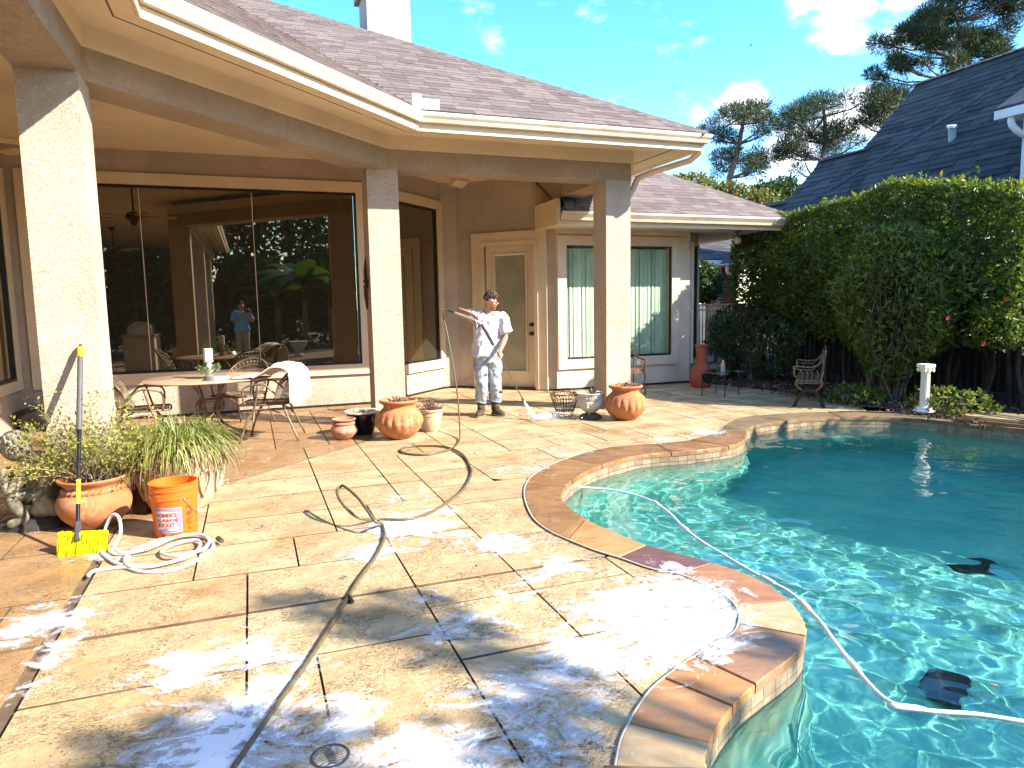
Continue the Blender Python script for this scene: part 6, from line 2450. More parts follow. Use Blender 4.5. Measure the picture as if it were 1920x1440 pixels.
for k, (p_, q_, h_) in enumerate(((1.9, -4.6, 3.4), (1.0, -5.6, 2.7), (2.9, -5.4, 3.0))):
    t = thing('banana_plant', 'banana plant with long arching leaves in the garden behind the camera', 'plant', W(p_, q_, 0), 0, 'banana plants behind the camera')
    MB().tube([(0, 0, 0), (.03, 0, h_ * .5), (0, 0, h_ * .72)], [.11, .09, .06], 10).build('stem', simple('banana_stem', (.14, .15, .06), .6, .3, 6), t, smooth=True)
    for j in range(10):
        a = j * 2.4 + k
        mb = MB()
        L_ = random.uniform(1.7, 2.5)
        el = random.uniform(.5, 1.2)
        p0 = Vector((0, 0, h_ * .70))
        d = Vector((math.cos(a) * math.cos(el), math.sin(a) * math.cos(el), math.sin(el)))
        sd = Vector((-math.sin(a), math.cos(a), 0))
        for i in range(11):
            w_ = .34 * math.sin(pi * min(1, (i + .6) / 10.8)) ** .7
            mb.v += [tuple(p0 - sd * w_ - UP * w_ * .35), tuple(p0), tuple(p0 + sd * w_ - UP * w_ * .35)]
            d = (d + Vector((0, 0, -.17))).normalized()
            p0 = p0 + d * L_ / 10
        for i in range(10):
            b_ = i * 3
            mb.f += [(b_, b_ + 1, b_ + 4, b_ + 3), (b_ + 1, b_ + 2, b_ + 5, b_ + 4)]
            mb.m += [0, 0]
        o = mb.build('leaf', BAN, t, smooth=True)
        at_ = o.data.attributes.new('tint', 'FLOAT', 'POINT')
        at_.data.foreach_set('value', [random.uniform(.2, .8)] * len(o.data.vertices))
# tall planting right of the picture: it shades the far water
n = 30000
q = RNG.uniform(-5, 3.5, n)
tp = 3.35 + .15 * np.sin(q * 1.7) + .12 * np.sin(q * 4.1 + 1) - .12 * np.clip(q - 1.0, 0, 5)
dep = RNG.exponential(.18, n)
fr = RNG.uniform(0, 1, n)
p = np.where(fr < .5, 9.2 + dep, 9.2 + RNG.uniform(0, 1.4, n))
z = np.where(fr < .5, RNG.uniform(.3, 1, n) * tp, tp - dep)
t = thing('tall_hedge', 'tall untrimmed hedge continuing along the fence outside the picture at right', 'hedge', W(9.8, 0, 0))
V, F, tt = leaves(hrot(np.stack([p, q, z], 1)) - np.array(tuple(W(9.8, 0, 0))), .2, .6, up=.3)
nmesh('foliage', V, F, HEDGE, t, tint=tt)
# shade tree beyond the right edge: its boughs throw the soft shadows on the near deck
sh_h = (sdir.dot(E1), sdir.dot(E2), sdir.z)
t = thing('shade_tree', 'broad shade tree standing outside the picture at right', 'tree', W(8.6, -5.6, 0))
tro = np.array(tuple(W(8.6, -5.6, 0)))
mb = MB()
mb.tube([(0, 0, 0), (.1, 0, 2.5), (-.2, .2, 5)], [.22, .18, .12], 9)
Ps = []
for (u, v, r, k) in ((520, 1118, .10, 50), (600, 1135, .15, 130), (680, 1160, .18, 240), (740, 1175, .16, 240), (800, 1130, .14, 180), (840, 1175, .16, 240), (890, 1225, .14, 180), (950, 1245, .10, 90), (1060, 1258, .06, 60),
                     (250, 1425, .14, 160), (330, 1400, .16, 200), (400, 1365, .15, 180), (470, 1390, .18, 260), (540, 1420, .16, 220), (330, 1470, .2, 200),
                     (1010, 1335, .11, 160), (975, 1375, .12, 170), (1040, 1370, .10, 120), (1020, 1425, .13, 150), (1440, 1215, .12, 150), (1420, 1330, .10, 100)):
    gp_ = PG(u, v)
    tt_ = 9.6 + random.uniform(-.8, .8)
    c_ = np.array([[gp_[0] + sh_h[0] * tt_, gp_[1] + sh_h[1] * tt_, sh_h[2] * tt_]])
    c_ = hrot(c_)[0] - tro
    Ps.append(c_ + RNG.normal(0, 1, (int(k * .3), 3)) * np.array([r, r, r * .7]) * .5)
    mid = Vector((-.2, .2, 5)).lerp(Vector(c_), .5) + Vector((0, 0, .3))
    mb.tube([(-.2, .2, 4.6), mid, tuple(c_)], [.03, .018, .008], 5)
mb.build('trunk', TRUNK, t)
V, F, tt = leaves(np.concatenate(Ps), .11, .6, up=.2)
nmesh('crown', V, F, HEDGE, t, tint=tt)

# ------------------------------------------------------------------ people
def skin_mesh(name, J, E, root, mat, parent, levels=2, subs=None):
    """one continuous skin-modifier surface over a joint graph; J name -> (pos, radius or (rx, ry))"""
    names = list(J)
    ix = {k: i for i, k in enumerate(names)}
    me = bpy.data.meshes.new(name)
    me.from_pydata([tuple(J[k][0]) for k in names], [(ix[a], ix[b]) for a, b in E], [])
    o = bpy.data.objects.new(name, me)
    COL.objects.link(o)
    o.modifiers.new('skin', 'SKIN')
    sv = me.skin_vertices[0].data
    for k in names:
        r = J[k][1]
        sv[ix[k]].radius = r if isinstance(r, tuple) else (r, r)
        sv[ix[k]].use_root = (k == root)
    sb = o.modifiers.new('sub', 'SUBSURF')
    sb.levels = levels
    sb.render_levels = levels
    dg = bpy.context.evaluated_depsgraph_get()
    me2 = bpy.data.meshes.new_from_object(o.evaluated_get(dg))
    bpy.data.objects.remove(o)
    me2.name = name
    me2.materials.clear()
    me2.materials.append(mat)
    me2.polygons.foreach_set('use_smooth', [True] * len(me2.polygons))
    return link(name, me2, parent)


SKIN = N('skin')
c = SKIN.mix(SKIN.noise(7, 4), (.40, .19, .12), (.48, .255, .17))
SKIN.set('Base Color', c)
SKIN.set('Roughness', .55)
SKIN.set('Subsurface Weight', .08)
SKIN = SKIN.m
HAIR = simple('dark_brown_hair', (.055, .026, .014), .5, .5, 60, 1., 90, bd=.01)
SHIRT = simple('white_cotton', (.50, .47, .50), .9, .05, 5, .5, 9, bd=.06)
JEAN = N('faded_denim')
c = JEAN.mix(JEAN.ramp(JEAN.noise(7, 6, .65), .35, .65), (.20, .25, .32), (.40, .44, .48))
JEAN.set('Base Color', c)
JEAN.set('Roughness', .9)
JEAN.bump(JEAN.noise(14, 5, .6), .8, .02)
JEAN = JEAN.m
BOOT = simple('brown_suede', (.075, .052, .030), .9, .3, 18, .4, 60)
SOLE = simple('tan_rubber_sole', (.24, .16, .09), .8, .2, 20)


def V3(*a):
    return Vector(a)


def hand(J, E, wrist, palmdir, fdir, side, r=.011, curl=.5, pre='h', L=.075):
    """palm and five fingers in the same graph: fdir finger direction, side towards the thumb, palmdir the way fingers curl"""
    fdir, palmdir, side = fdir.normalized(), palmdir.normalized(), side.normalized()
    J[pre + 'palm'] = (wrist + fdir * .045, (.030, .020))
    E.append((pre + 'wrist', pre + 'palm'))
    J[pre + 'knk'] = (wrist + fdir * .075, (.034, .016))
    E.append((pre + 'palm', pre + 'knk'))
    for k, (s_, l_) in enumerate(((.030, .9), (.010, 1.), (-.010, .95), (-.029, .75))):
        b = wrist + fdir * .090 + side * s_
        d1 = (fdir * (1 - curl * .6) + palmdir * curl).normalized()
        d2 = (fdir * (.5 - curl) + palmdir * (.4 + curl)).normalized()
        J[f'{pre}f{k}a'] = (b, r)
        J[f'{pre}f{k}b'] = (b + d1 * L * .45 * l_, r * .92)
        J[f'{pre}f{k}c'] = (b + d1 * L * .45 * l_ + d2 * L * .4 * l_, r * .75)
        E += [(pre + 'knk', f'{pre}f{k}a'), (f'{pre}f{k}a', f'{pre}f{k}b'), (f'{pre}f{k}b', f'{pre}f{k}c')]
    b = wrist + fdir * .035 + side * .034 + palmdir * .008
    J[pre + 't0'] = (b, r * 1.2)
    J[pre + 't1'] = (b + (side * .6 + fdir + palmdir * .5).normalized() * .035, r)
    J[pre + 't2'] = (b + (side * .6 + fdir + palmdir * .5).normalized() * .035 + (fdir + palmdir * .9).normalized() * .028, r * .8)
    E += [(pre + 'palm', pre + 't0'), (pre + 't0', pre + 't1'), (pre + 't1', pre + 't2')]


def head_parts(hc, fdir, updir, parent, mat_hair, glasses=True, beard=False, hair_top=1.0):
    """face details and hair on a head centred at hc"""
    f = fdir.normalized()
    s = f.cross(updir).normalized()
    u = s.cross(f).normalized()
    M_ = Matrix(((s.x, f.x, u.x, hc.x), (s.y, f.y, u.y, hc.y), (s.z, f.z, u.z, hc.z), (0, 0, 0, 1)))
    # hair cap: thick curls over crown and back
    rr = random.Random(3)
    mb = MB()
    for k in range(150):
        a = rr.uniform(0, 2 * pi)
        e = rr.uniform(-.25, 1.5)
        x, y, z = math.cos(e) * math.cos(a), math.cos(e) * math.sin(a), math.sin(e)
        if y > .35 and z < .55:
            continue
        if y > .1 and z < .2:
            continue
        mb.ball(tuple(M_ @ Vector((x * .080, y * .098 - .006, z * .105 + .022))), rr.uniform(.010, .026) * hair_top, 6, 4)
    mb.build('hair', mat_hair, parent, smooth=True)
    FACE = simple('dark_face_line', (.16, .06, .045), .6)
    mb = MB()
    for sx in (-1, 1):
        mb.ball(tuple(M_ @ Vector((sx * .031, .088, .012))), .009, 8, 6)
    mb.build('eyes', simple('eye', (.25, .22, .2), .3), parent, smooth=True)
    mb = MB().tube([tuple(M_ @ Vector((x, .094 - abs(x) * .25, -.052))) for x in (-.022, 0, .022)], .0045, 5)
    for sx in (-1, 1):
        mb.tube([tuple(M_ @ Vector((sx * x, .093 - x * .2, .032))) for x in (.014, .03, .044)], .004, 4)
    mb.build('mouth_and_brows', FACE, parent, smooth=True)
    if beard:
        mb = MB()
        for k in range(60):
            a = rr.uniform(-.8, .8)
            z = rr.uniform(-.10, -.065)
            mb.ball(tuple(M_ @ Vector((math.sin(a) * .055, .045 + math.cos(a) * .043, z))), .009, 5, 4)
        mb.build('goatee', simple('auburn_beard', (.17, .06, .03), .8, .4, 60), parent, smooth=True)
    if glasses:
        g = simple('amber_lens', (.75, .42, .02), .08, .1)
        mb = MB()
        for sx in (-1, 1):
            mb.ball(tuple(M_ @ Vector((sx * .032, .099, .010))), .024, 10, 6, (1, .35, .75), M_.to_3x3())
        mb.build('lenses', g, parent, smooth=True)
        mb = MB().tube([tuple(M_ @ Vector(p_)) for p_ in ((-.078, -.005, .016), (-.070, .07, .022), (-.035, .104, .026), (0, .106, .024), (.035, .104, .026), (.070, .07, .022), (.078, -.005, .016))], .0045, 5)
        mb.build('glasses_frame', BLACK, parent, smooth=True)


def person(label, J, E, loc, mat=SKIN):
    t = thing('person', label, 'person', loc)
    return t


def ringset(pts, ax=(1, 0, 0)):
    return pts


def limb(mb, pts, rs, n=12, flat=1.):
    mb.tube([tuple(p) for p in crom(pts, 4)], [rs[0] + (rs[-1] - rs[0]) * k / (4 * (len(pts) - 1)) if len(rs) == 2 else float(np.interp(k / (4 * (len(pts) - 1)) * (len(rs) - 1), range(len(rs)), rs)) for k in range(4 * (len(pts) - 1) + 1)], n, flat=flat)


def cloth(o, amp, freq, seed=0., aniso=(1, 1, .55)):
    """subdivide a garment and press folds into it"""
    me = o.data
    bm = bmesh.new()
    bm.from_mesh(me)
    bmesh.ops.subdivide_edges(bm, edges=bm.edges[:], cuts=2, use_grid_fill=True, smooth=.6)
    bm.normal_update()
    for v in bm.verts:
        p = Vector((v.co.x * aniso[0], v.co.y * aniso[1], v.co.z * aniso[2])) * freq + Vector((seed, seed * 2, 0))
        h = noise.noise(p) + .5 * noise.noise(p * 2.3) - .6 * abs(noise.noise(p * 1.4 + Vector((9, 0, 0))))
        v.co += v.normal * h * amp
    bm.to_mesh(me)
    bm.free()
    me.polygons.foreach_set('use_smooth', [True] * len(me.polygons))


# ---- the worker, local origin on the deck under him
WO = Vector((-.34, 9.50, 0))
wk = thing('person', 'man in a white t-shirt, ripped pale jeans and amber sunglasses spraying the deck', 'person', WO)
L_ = lambda x, y, z: Vector((x, y, z)) - WO
f = Vector((.42, -.90, 0)).normalized()      # way the chest faces
s = Vector((f.y, -f.x, 0))                    # his right (image left) is -... ; s points to his right
s = Vector((-.90, -.42, 0)).normalized()
hipc, chest, neckb = L_(-.325, 9.50, .88), L_(-.315, 9.49, 1.22), L_(-.325, 9.495, 1.40)
headc = L_(-.262, 9.43, 1.565)
hf = Vector((.62, -.62, -.42)).normalized()
shR, shL = L_(-.505, 9.50, 1.365), L_(-.135, 9.52, 1.335)
elR, wrR = L_(-.715, 9.57, 1.455), L_(-.52, 9.28, 1.395)
elL, wrL = L_(-.075, 9.46, 1.075), L_(-.155, 9.27, .895)
J, E = {}, []
def add(k, p_, r, to=None):
    J[k] = (p_, r)
    if to:
        E.append((to, k))
add('hip', hipc, (.12, .08))
add('belly', hipc.lerp(chest, .5), (.105, .07), 'hip')
add('chest', chest, (.115, .07), 'belly')
add('nb', neckb, (.075, .065), 'chest')
add('neck', neckb.lerp(headc, .42), .056, 'nb')
add('jaw', headc + hf * .022 + Vector((0, 0, -.055)), (.062, .066), 'neck')
add('skull', headc + Vector((0, 0, .015)), (.078, .088), 'jaw')
add('crown', headc + Vector((0, 0, .085)) - hf * .01, (.058, .064), 'skull')
add('nose0', headc + hf * .085 + Vector((0, 0, -.004)), .014, 'skull')
add('nose1', headc + hf * .112 + Vector((0, 0, -.024)), .012, 'nose0')
side = hf.cross(UP).normalized()
for sg, nm in ((1, 'a'), (-1, 'b')):
    add('ear' + nm, headc + side * (.086 * sg) - hf * .012 + Vector((0, 0, .0)), (.012, .022), 'skull')
for sg, (a, b, c_) in (('r', (shR, elR, wrR)), ('l', (shL, elL, wrL))):
    add(sg + 'sh', a, .058, 'chest')
    add(sg + 'um', a.lerp(b, .5), .047, sg + 'sh')
    add(sg + 'el', b, .040, sg + 'um')
    add(sg + 'fm', b.lerp(c_, .4), .040, sg + 'el')
    add(sg + 'wrist', c_, .026, sg + 'fm')
gun_a = L_(-.83, 9.33, 1.45)
gun_b = L_(-.475, 9.19, 1.315)
lance0 = L_(-.385, 9.22, 1.265)
lance1 = L_(-.235, 9.21, .985)
noz = L_(.128, 9.20, .285)
hand(J, E, wrR, Vector((.1, -.55, -.8)), Vector((.75, -.35, -.45)), Vector((.3, -.8, .4)), curl=.75, pre='r')
hand(J, E, wrL, Vector((-.45, -.55, -.2)), Vector((-.15, -.6, -.75)), Vector((-.55, .1, .6)), curl=.8, pre='l')
for sg, hx, kn, an, toe in (('R', -.41, L_(-.405, 9.43, .50), L_(-.425, 9.50, .11), L_(-.47, 9.34, .04)), ('L', -.235, L_(-.225, 9.46, .50), L_(-.235, 9.56, .11), L_(-.125, 9.44, .04))):
    add('t' + sg, L_(hx, 9.50, .80), .085, 'hip')
    add('k' + sg, kn, .055, 't' + sg)
    add('c' + sg, kn.lerp(an, .35), .053, 'k' + sg)
    add('a' + sg, an, .038, 'c' + sg)
    add('o' + sg, an.lerp(toe, .35) + Vector((0, 0, -.02)), (.022, .018), 'a' + sg)
skin_mesh('body', J, E, 'hip', SKIN, wk)
J['oR'] = (L_(-.47, 9.34, .04), .03)
J['oL'] = (L_(-.125, 9.44, .04), .03)
head_parts(headc, hf, UP, wk, HAIR, True, True)
# shirt
mb = MB()
fa, sa = f, s
def ell(c_, a, b, sk=0):
    return (c_, sa * a, fa * b)
rings = [ell(hipc + Vector((-.01, 0, -.055)), .222, .165), ell(hipc + Vector((-.01, 0, -.02)), .218, .162), ell(hipc + Vector((-.005, 0, .10)), .200, .145), ell(hipc.lerp(chest, .62), .190, .140), ell(chest + Vector((0, 0, .03)), .196, .142), ell(chest + Vector((0, 0, .10)), .192, .128), ell(neckb + Vector((0, 0, -.045)), .150, .100), ell(neckb + Vector((0, 0, -.01)), .095, .080), ell(neckb + Vector((.005, 0, .022)), .066, .064)]
# hem hangs lower at his left
mb.loft(rings, 28)
for k in range(28):
    x, y, z = mb.v[k]
    mb.v[k] = (x, y, z + .02 * math.sin(k * 1.7) - .05 * (x + .1))
limb(mb, [chest + Vector((0, 0, .10)) + s * .05, shR, shR.lerp(elR, .35), shR.lerp(elR, .52)], [.085, .082, .072, .074], 16)
limb(mb, [chest + Vector((0, 0, .10)) - s * .05, shL + Vector((0, 0, -.01)), shL.lerp(elL, .45), shL.lerp(elL, .82) + Vector((.02, 0, 0))], [.085, .092, .090, .098], 16)
cloth(mb.build('t_shirt', SHIRT, wk, smooth=True), .026, 9, 1)
# jeans
mb = MB()
mb.loft([ell(hipc + Vector((0, 0, .02)), .172, .122), ell(hipc + Vector((0, 0, -.06)), .180, .130), ell(hipc + Vector((0, 0, -.15)), .170, .122)], 24)
for sg in ('R', 'L'):
    t_, k_, c_, a_ = (J[x + sg][0] for x in 'tkca')
    limb(mb, [t_ + Vector((0, 0, .03)), t_.lerp(k_, .5), k_, k_.lerp(a_, .4), a_ + Vector((0, 0, .11)), a_ + Vector((0, 0, .085))], [.108, .096, .080, .082, .076, .072], 18)
    for q in range(4):
        z = .20 + q * .032
        c0_ = a_ + Vector((0, 0, z - .11 + .0))
        mb.tube([c0_ + Vector((math.cos(a) * .074, math.sin(a) * .076, .012 * math.sin(a * 2 + q))) for a in np.linspace(0, 2 * pi, 18, endpoint=False)], .013, 5, closed=True)
cloth(mb.build('jeans', JEAN, wk, smooth=True), .016, 12, 4, (1, 1, 1))
mb = MB().ball(tuple(J['kR'][0] + f * .072 + Vector((0, 0, .08))), .045, 10, 6, (1.15, .3, .35), None)
mb.ball(tuple(J['kL'][0] + f * .07 + Vector((.045, 0, -.16))), .03, 8, 5, (1, .4, .7))
mb.build('knee_rip', simple('dark_rip', (.10, .065, .05), .9), wk, smooth=True)
mb = MB()
for k, z in ((0, -.025), (1, 0), (2, .02)):
    mb.tube([tuple(J['kR'][0] + f * .084 + s * x + Vector((0, 0, .08 + z * .5 + .003 * math.sin(x * 90)))) for x in (-.045, -.015, .015, .045)], .002, 4)
mb.tube([tuple(hipc + f * .132 + Vector((0, 0, -.02))), tuple(hipc + f * .135 + Vector((0, 0, -.10)))], .006, 5)
mb.build('stitching', simple('pale_thread', (.62, .64, .66), .9), wk)
for sg, tl in (('R', 1), ('L', 1)):
    an, toe = J['a' + sg][0], J['o' + sg][0]
    d = (toe - an)
    d.z = 0
    d.normalize()
    w_ = Vector((-d.y, d.x, 0))
    mb = MB()
    mb.loft([(an + Vector((0, 0, .105)), w_ * .060, d * .064), (an + Vector((0, 0, .03)), w_ * .052, d * .060), (an + d * .005 + Vector((0, 0, -.04)), w_ * .050, d * .070)], 14)
    mb.loft([(an + d * .03 + Vector((0, 0, -.015)), w_ * .042, d * .055), (an + d * .06 + Vector((0, 0, -.05)), w_ * .052, d * .115), (an + d * .06 + Vector((0, 0, -.088)), w_ * .056, d * .135)], 16)
    b_ = mb.build('boot', BOOT, wk, smooth=True)
    MB().loft([(an + d * .06 + Vector((0, 0, -.086)), w_ * .060, d * .142), (an + d * .06 + Vector((0, 0, -.108)), w_ * .058, d * .140)], 18).build('sole', SOLE, b_, smooth='auto')
    mb = MB()
    for q in range(5):
        z = .08 - q * .025
        c_ = an + d * (.062 - .003 * q + (.02 if q > 3 else 0)) + Vector((0, 0, z))
        mb.tube([c_ - w_ * .02, c_ + d * .006, c_ + w_ * .02 + Vector((0, 0, -.01))], .003, 4)
    mb.build('laces', simple('tan_lace', (.30, .22, .13), .9), b_)

# ---- spray wand in his hands
wd = thing('spray_wand', 'black and grey pressure washer wand held across the worker\'s body', 'spray wand', WO)
GREYM = simple('pale_grey_plastic', (.26, .23, .19), .5, .1, 10)
MB().tube([tuple(gun_a), tuple(gun_a.lerp(gun_b, .28))], .015, 8).build('hose_cuff', BLACK, wd, smooth='auto')
MB().tube([tuple(gun_a.lerp(gun_b, .25)), tuple(gun_a.lerp(gun_b, .6)), tuple(gun_b)], [.018, .021, .017], 8).build('grip', GREYM, wd, smooth='auto')
mb = MB()
mb.tube(bez([tuple(gun_b), tuple(gun_b + Vector((.01, -.01, -.07))), tuple(gun_b + Vector((.03, -.01, -.12))), tuple(lance0 + Vector((-.05, 0, -.045))), tuple(lance0)], 4), .008, 6)
mb.build('trigger_guard', BLACK, wd, smooth=True)
MB().tube([tuple(gun_b + Vector((.015, 0, -.01))), tuple(gun_b + Vector((.035, -.01, -.07)))], .007, 6).build('trigger', BLACK, wd)
MB().tube([tuple(gun_b), tuple(gun_b.lerp(lance0, .6)), tuple(lance0)], [.018, .024, .02], 8).build('valve_body', GREYM, wd, smooth='auto')
MB().tube([tuple(lance0), tuple(lance0.lerp(lance1, .4)), tuple(lance1)], [.014, .020, .019], 8).build('sleeve', BLACK, wd, smooth='auto')
MB().tube([tuple(lance1), tuple(noz)], .0075, 8).build('lance', simple('bronze_lance', (.14, .10, .06), .35, .2, 20, metal=.7), wd, smooth='auto')
MB().tube([tuple(noz), tuple(noz + (noz - lance1).normalized() * .05)], [.016, .020], 10).build('nozzle', simple('brass_nozzle', (.22, .16, .08), .35, .2, 20, metal=.7), wd, smooth='auto')
# spray: fan of fine drops plus splash mist along the deck
tip = noz + WO + (noz - lance1).normalized() * .05
hit = Vector((.29, 9.06, .004))
n = 3600
k = RNG.uniform(0, 1, n) ** .8
P = np.array(tuple(tip))[None] * (1 - k[:, None]) + np.array(tuple(hit))[None] * k[:, None] + RNG.normal(0, 1, (n, 3)) * (k * .018 + .003)[:, None]
m_ = 5200
kk = RNG.exponential(.22, m_)
Q = np.array(tuple(hit))[None] + np.stack([kk * RNG.normal(.85, .25, m_), kk * RNG.normal(.40, .38, m_), np.abs(RNG.normal(0, .018, m_)) + kk * RNG.uniform(0, .22, m_)], 1)
P = np.concatenate([P, Q])
V, F, tt = leaves(P, .011, .8)
DROP = N('water_spray_drop')
DROP.set('Base Color', (.85, .87, .88, 1))
DROP.set('Roughness', .2)
DROP.set('Alpha', .55)
nmesh('water_spray', V, F, DROP.m, None, tint=tt, kind='stuff')

# ---- the photographer, behind the lens; the window shows him
po = W(-.20, -.36, 0)
ph = thing('person', 'man in a pale blue t-shirt and khaki trousers photographing, seen mirrored in the window', 'person', po, TH)
J, E = {}, []
add('hip', V3(0, 0, .92), (.16, .12))
add('belly', V3(0, .01, 1.08), (.165, .125), 'hip')
add('chest', V3(0, .0, 1.27), (.17, .115), 'belly')
add('nb', V3(0, 0, 1.43), (.08, .07), 'chest')
add('neck', V3(0, .01, 1.50), .06, 'nb')
hc = V3(0, .03, 1.625)
add('jaw', hc + V3(0, .02, -.055), (.063, .068), 'neck')
add('skull', hc + V3(0, 0, .015), (.08, .09), 'jaw')
add('crown', hc + V3(0, -.01, .085), (.06, .066), 'skull')
add('nose', hc + V3(0, .105, -.015), .013, 'skull')
for sg in (1, -1):
    add(f'ear{sg}', hc + V3(.088 * sg, -.01, 0), (.012, .022), 'skull')
for sg, nm, wr in ((1, 'r', V3(.255, .235, 1.43)), (-1, 'l', V3(.085, .235, 1.43))):
    add(nm + 'sh', V3(.19 * sg, 0, 1.39), .06, 'chest')
    el = V3(.30 if sg > 0 else -.22, .10, 1.14)
    add(nm + 'um', V3(.19 * sg, 0, 1.39).lerp(el, .5), .05, nm + 'sh')
    add(nm + 'el', el, .042, nm + 'um')
    add(nm + 'fm', el.lerp(wr, .45), .042, nm + 'el')
    add(nm + 'wrist', wr, .028, nm + 'fm')
    hand(J, E, wr, V3(-.6 * sg, -.1, .1), V3(-.15 * sg, .12, .9), V3(-.4 * sg, -.6, .4), curl=.6, pre=nm)
for sg, nm in ((1, 'R'), (-1, 'L')):
    add('t' + nm, V3(.09 * sg, 0, .84), .095, 'hip')
    add('k' + nm, V3(.10 * sg, .02, .50), .06, 't' + nm)
    add('a' + nm, V3(.11 * sg, -.01, .09), .04, 'k' + nm)
    add('o' + nm, V3(.12 * sg, .12, .035), (.04, .03), 'a' + nm)
skin_mesh('body', J, E, 'hip', SKIN, ph)
head_parts(hc, V3(0, 1, 0), UP, ph, HAIR, False, False, .8)
BLUE = simple('pale_blue_cotton', (.16, .38, .70), .9, .06, 6, .3, 12, bd=.03)
mb = MB().loft([(V3(0, 0, .86), V3(.215, 0, 0), V3(0, .165, 0)), (V3(0, .01, 1.05), V3(.205, 0, 0), V3(0, .165, 0)), (V3(0, 0, 1.28), V3(.215, 0, 0), V3(0, .15, 0)), (V3(0, 0, 1.40), V3(.19, 0, 0), V3(0, .12, 0)), (V3(0, 0, 1.455), V3(.09, 0, 0), V3(0, .085, 0))], 24)
for sg in (1, -1):
    a = V3(.19 * sg, 0, 1.38)
    b = V3(.30 if sg > 0 else -.22, .10, 1.14)
    limb(mb, [V3(.08 * sg, 0, 1.40), a, a.lerp(b, .75)], [.09, .095, .09], 14)
cloth(mb.build('t_shirt', BLUE, ph, smooth=True), .018, 9, 7)
mb = MB()
mb.loft([(V3(0, 0, .96), V3(.18, 0, 0), V3(0, .135, 0)), (V3(0, 0, .78), V3(.185, 0, 0), V3(0, .135, 0))], 20)
for sg in (1, -1):
    limb(mb, [V3(.09 * sg, 0, .86), V3(.10 * sg, .02, .5), V3(.11 * sg, -.01, .10)], [.115, .09, .08], 14)
mb.build('trousers', simple('khaki_cotton', (.40, .34, .25), .9, .1, 8), ph, smooth=True)
for sg in (1, -1):
    MB().loft([(V3(.115 * sg, .05, .10), V3(.05, 0, 0), V3(0, .09, 0)), (V3(.115 * sg, .06, .0), V3(.055, 0, 0), V3(0, .14, 0))], 14).build('shoe', BLACK, ph, smooth='auto')
pn = MB().box((-.075, -.005, -.038), (.075, .003, .038)).build('phone', BLACK)
pn.location = W(-.03, -.075, CH - .03)
pn.rotation_euler = (0, 0, TH)
tag(pn, 'black phone held up by the photographer', 'phone')

# ------------------------------------------------------------------ statue, figurine, fans, grill
BRZ = N('weathered_cast_stone')
c = BRZ.mix(BRZ.ramp(BRZ.noise(7, 5, .6, dist=.3), .38, .68), (.065, .052, .03), (.36, .32, .22))
BRZ.set('Base Color', c)
BRZ.set('Roughness', .65)
BRZ.bump(BRZ.noise(30, 5), .4, .006)
BRZ = BRZ.m
st = thing('statue', 'weathered cast statue of a child sitting hunched beside the near column', 'statue', (-3.43, 4.95, 0), R(14))
st.scale = (1.08, 1.08, 1.08)
J, E = {}, []
add('hip', V3(.07, .02, .14), (.10, .09))
add('belly', V3(.06, .0, .25), (.10, .085), 'hip')
add('chest', V3(.0, -.02, .36), (.095, .08), 'belly')
add('nb', V3(-.05, -.03, .43), .05, 'chest')
hc = V3(-.09, -.06, .53)
add('jaw', hc + V3(-.03, -.02, -.05), .055, 'nb')
add('skull', hc, (.078, .075), 'jaw')
add('crown', hc + V3(.01, .0, .05), .062, 'skull')
add('nose', hc + V3(-.085, -.035, -.03), .012, 'skull')
for sg, nm in ((1, 'r'), (-1, 'l')):
    sh0 = V3(-.01, -.02 + .10 * sg, .39)
    add(nm + 'sh', sh0, .042, 'chest')
    add(nm + 'el', V3(-.12, -.03 + .12 * sg, .23), .034, nm + 'sh')
    add(nm + 'wrist', V3(-.16, -.05 + .04 * sg, .33), .024, nm + 'el')
    add(nm + 'hand', V3(-.15, -.05 + .03 * sg, .40), (.03, .02), nm + 'wrist')
    add(nm + 'kn', V3(-.10, -.03 + .10 * sg, .24) + V3(-.03, 0, -.02), .05, 'hip')
    add(nm + 'an', V3(-.02, -.08 + .09 * sg, .07), .032, nm + 'kn')
    add(nm + 'toe', V3(-.13, -.10 + .10 * sg, .045), (.034, .024), nm + 'an')
for k in ('jaw', 'skull', 'crown', 'nose'):
    J.pop(k)
E = [e for e in E if e[0] in J and e[1] in J]
skin_mesh('figure', J, E, 'hip', BRZ, st)
mb = MB().loft([(V3(.08, 0, .07), V3(.14, 0, 0), V3(0, .14, 0)), (V3(.085, 0, .17), V3(.135, 0, .02), V3(0, .145, 0)), (V3(.07, 0, .27), V3(.12, 0, .03), V3(0, .135, 0)), (V3(.03, -.01, .36), V3(.105, 0, .05), V3(0, .135, 0)), (V3(-.02, -.02, .42), V3(.07, 0, .05), V3(0, .10, 0)), (V3(-.06, -.03, .46), V3(.04, 0, .03), V3(0, .05, 0))], 20)
cloth(mb.build('shirt', BRZ, st, smooth=True), .02, 12, 3)
mb = MB().ball(tuple(hc), .085, 16, 12, (1, .88, 1.12))
mb.ball(tuple(hc + V3(-.085, -.03, -.02)), .016, 8, 6)
mb.build('head', BRZ, st, smooth=True)
mb = MB()
rr = random.Random(5)
for k in range(260):
    a, e = rr.uniform(0, 2 * pi), rr.uniform(-.3, 1.5)
    x, y, z = math.cos(e) * math.cos(a), math.cos(e) * math.sin(a), math.sin(e)
    if x < -.45 and z < .55:
        continue
    mb.ball(tuple(hc + V3(x * .083, y * .075, z * .095)), .012, 5, 4, (1, 1, 1.7))
mb.build('hair', BRZ, st, smooth=True)
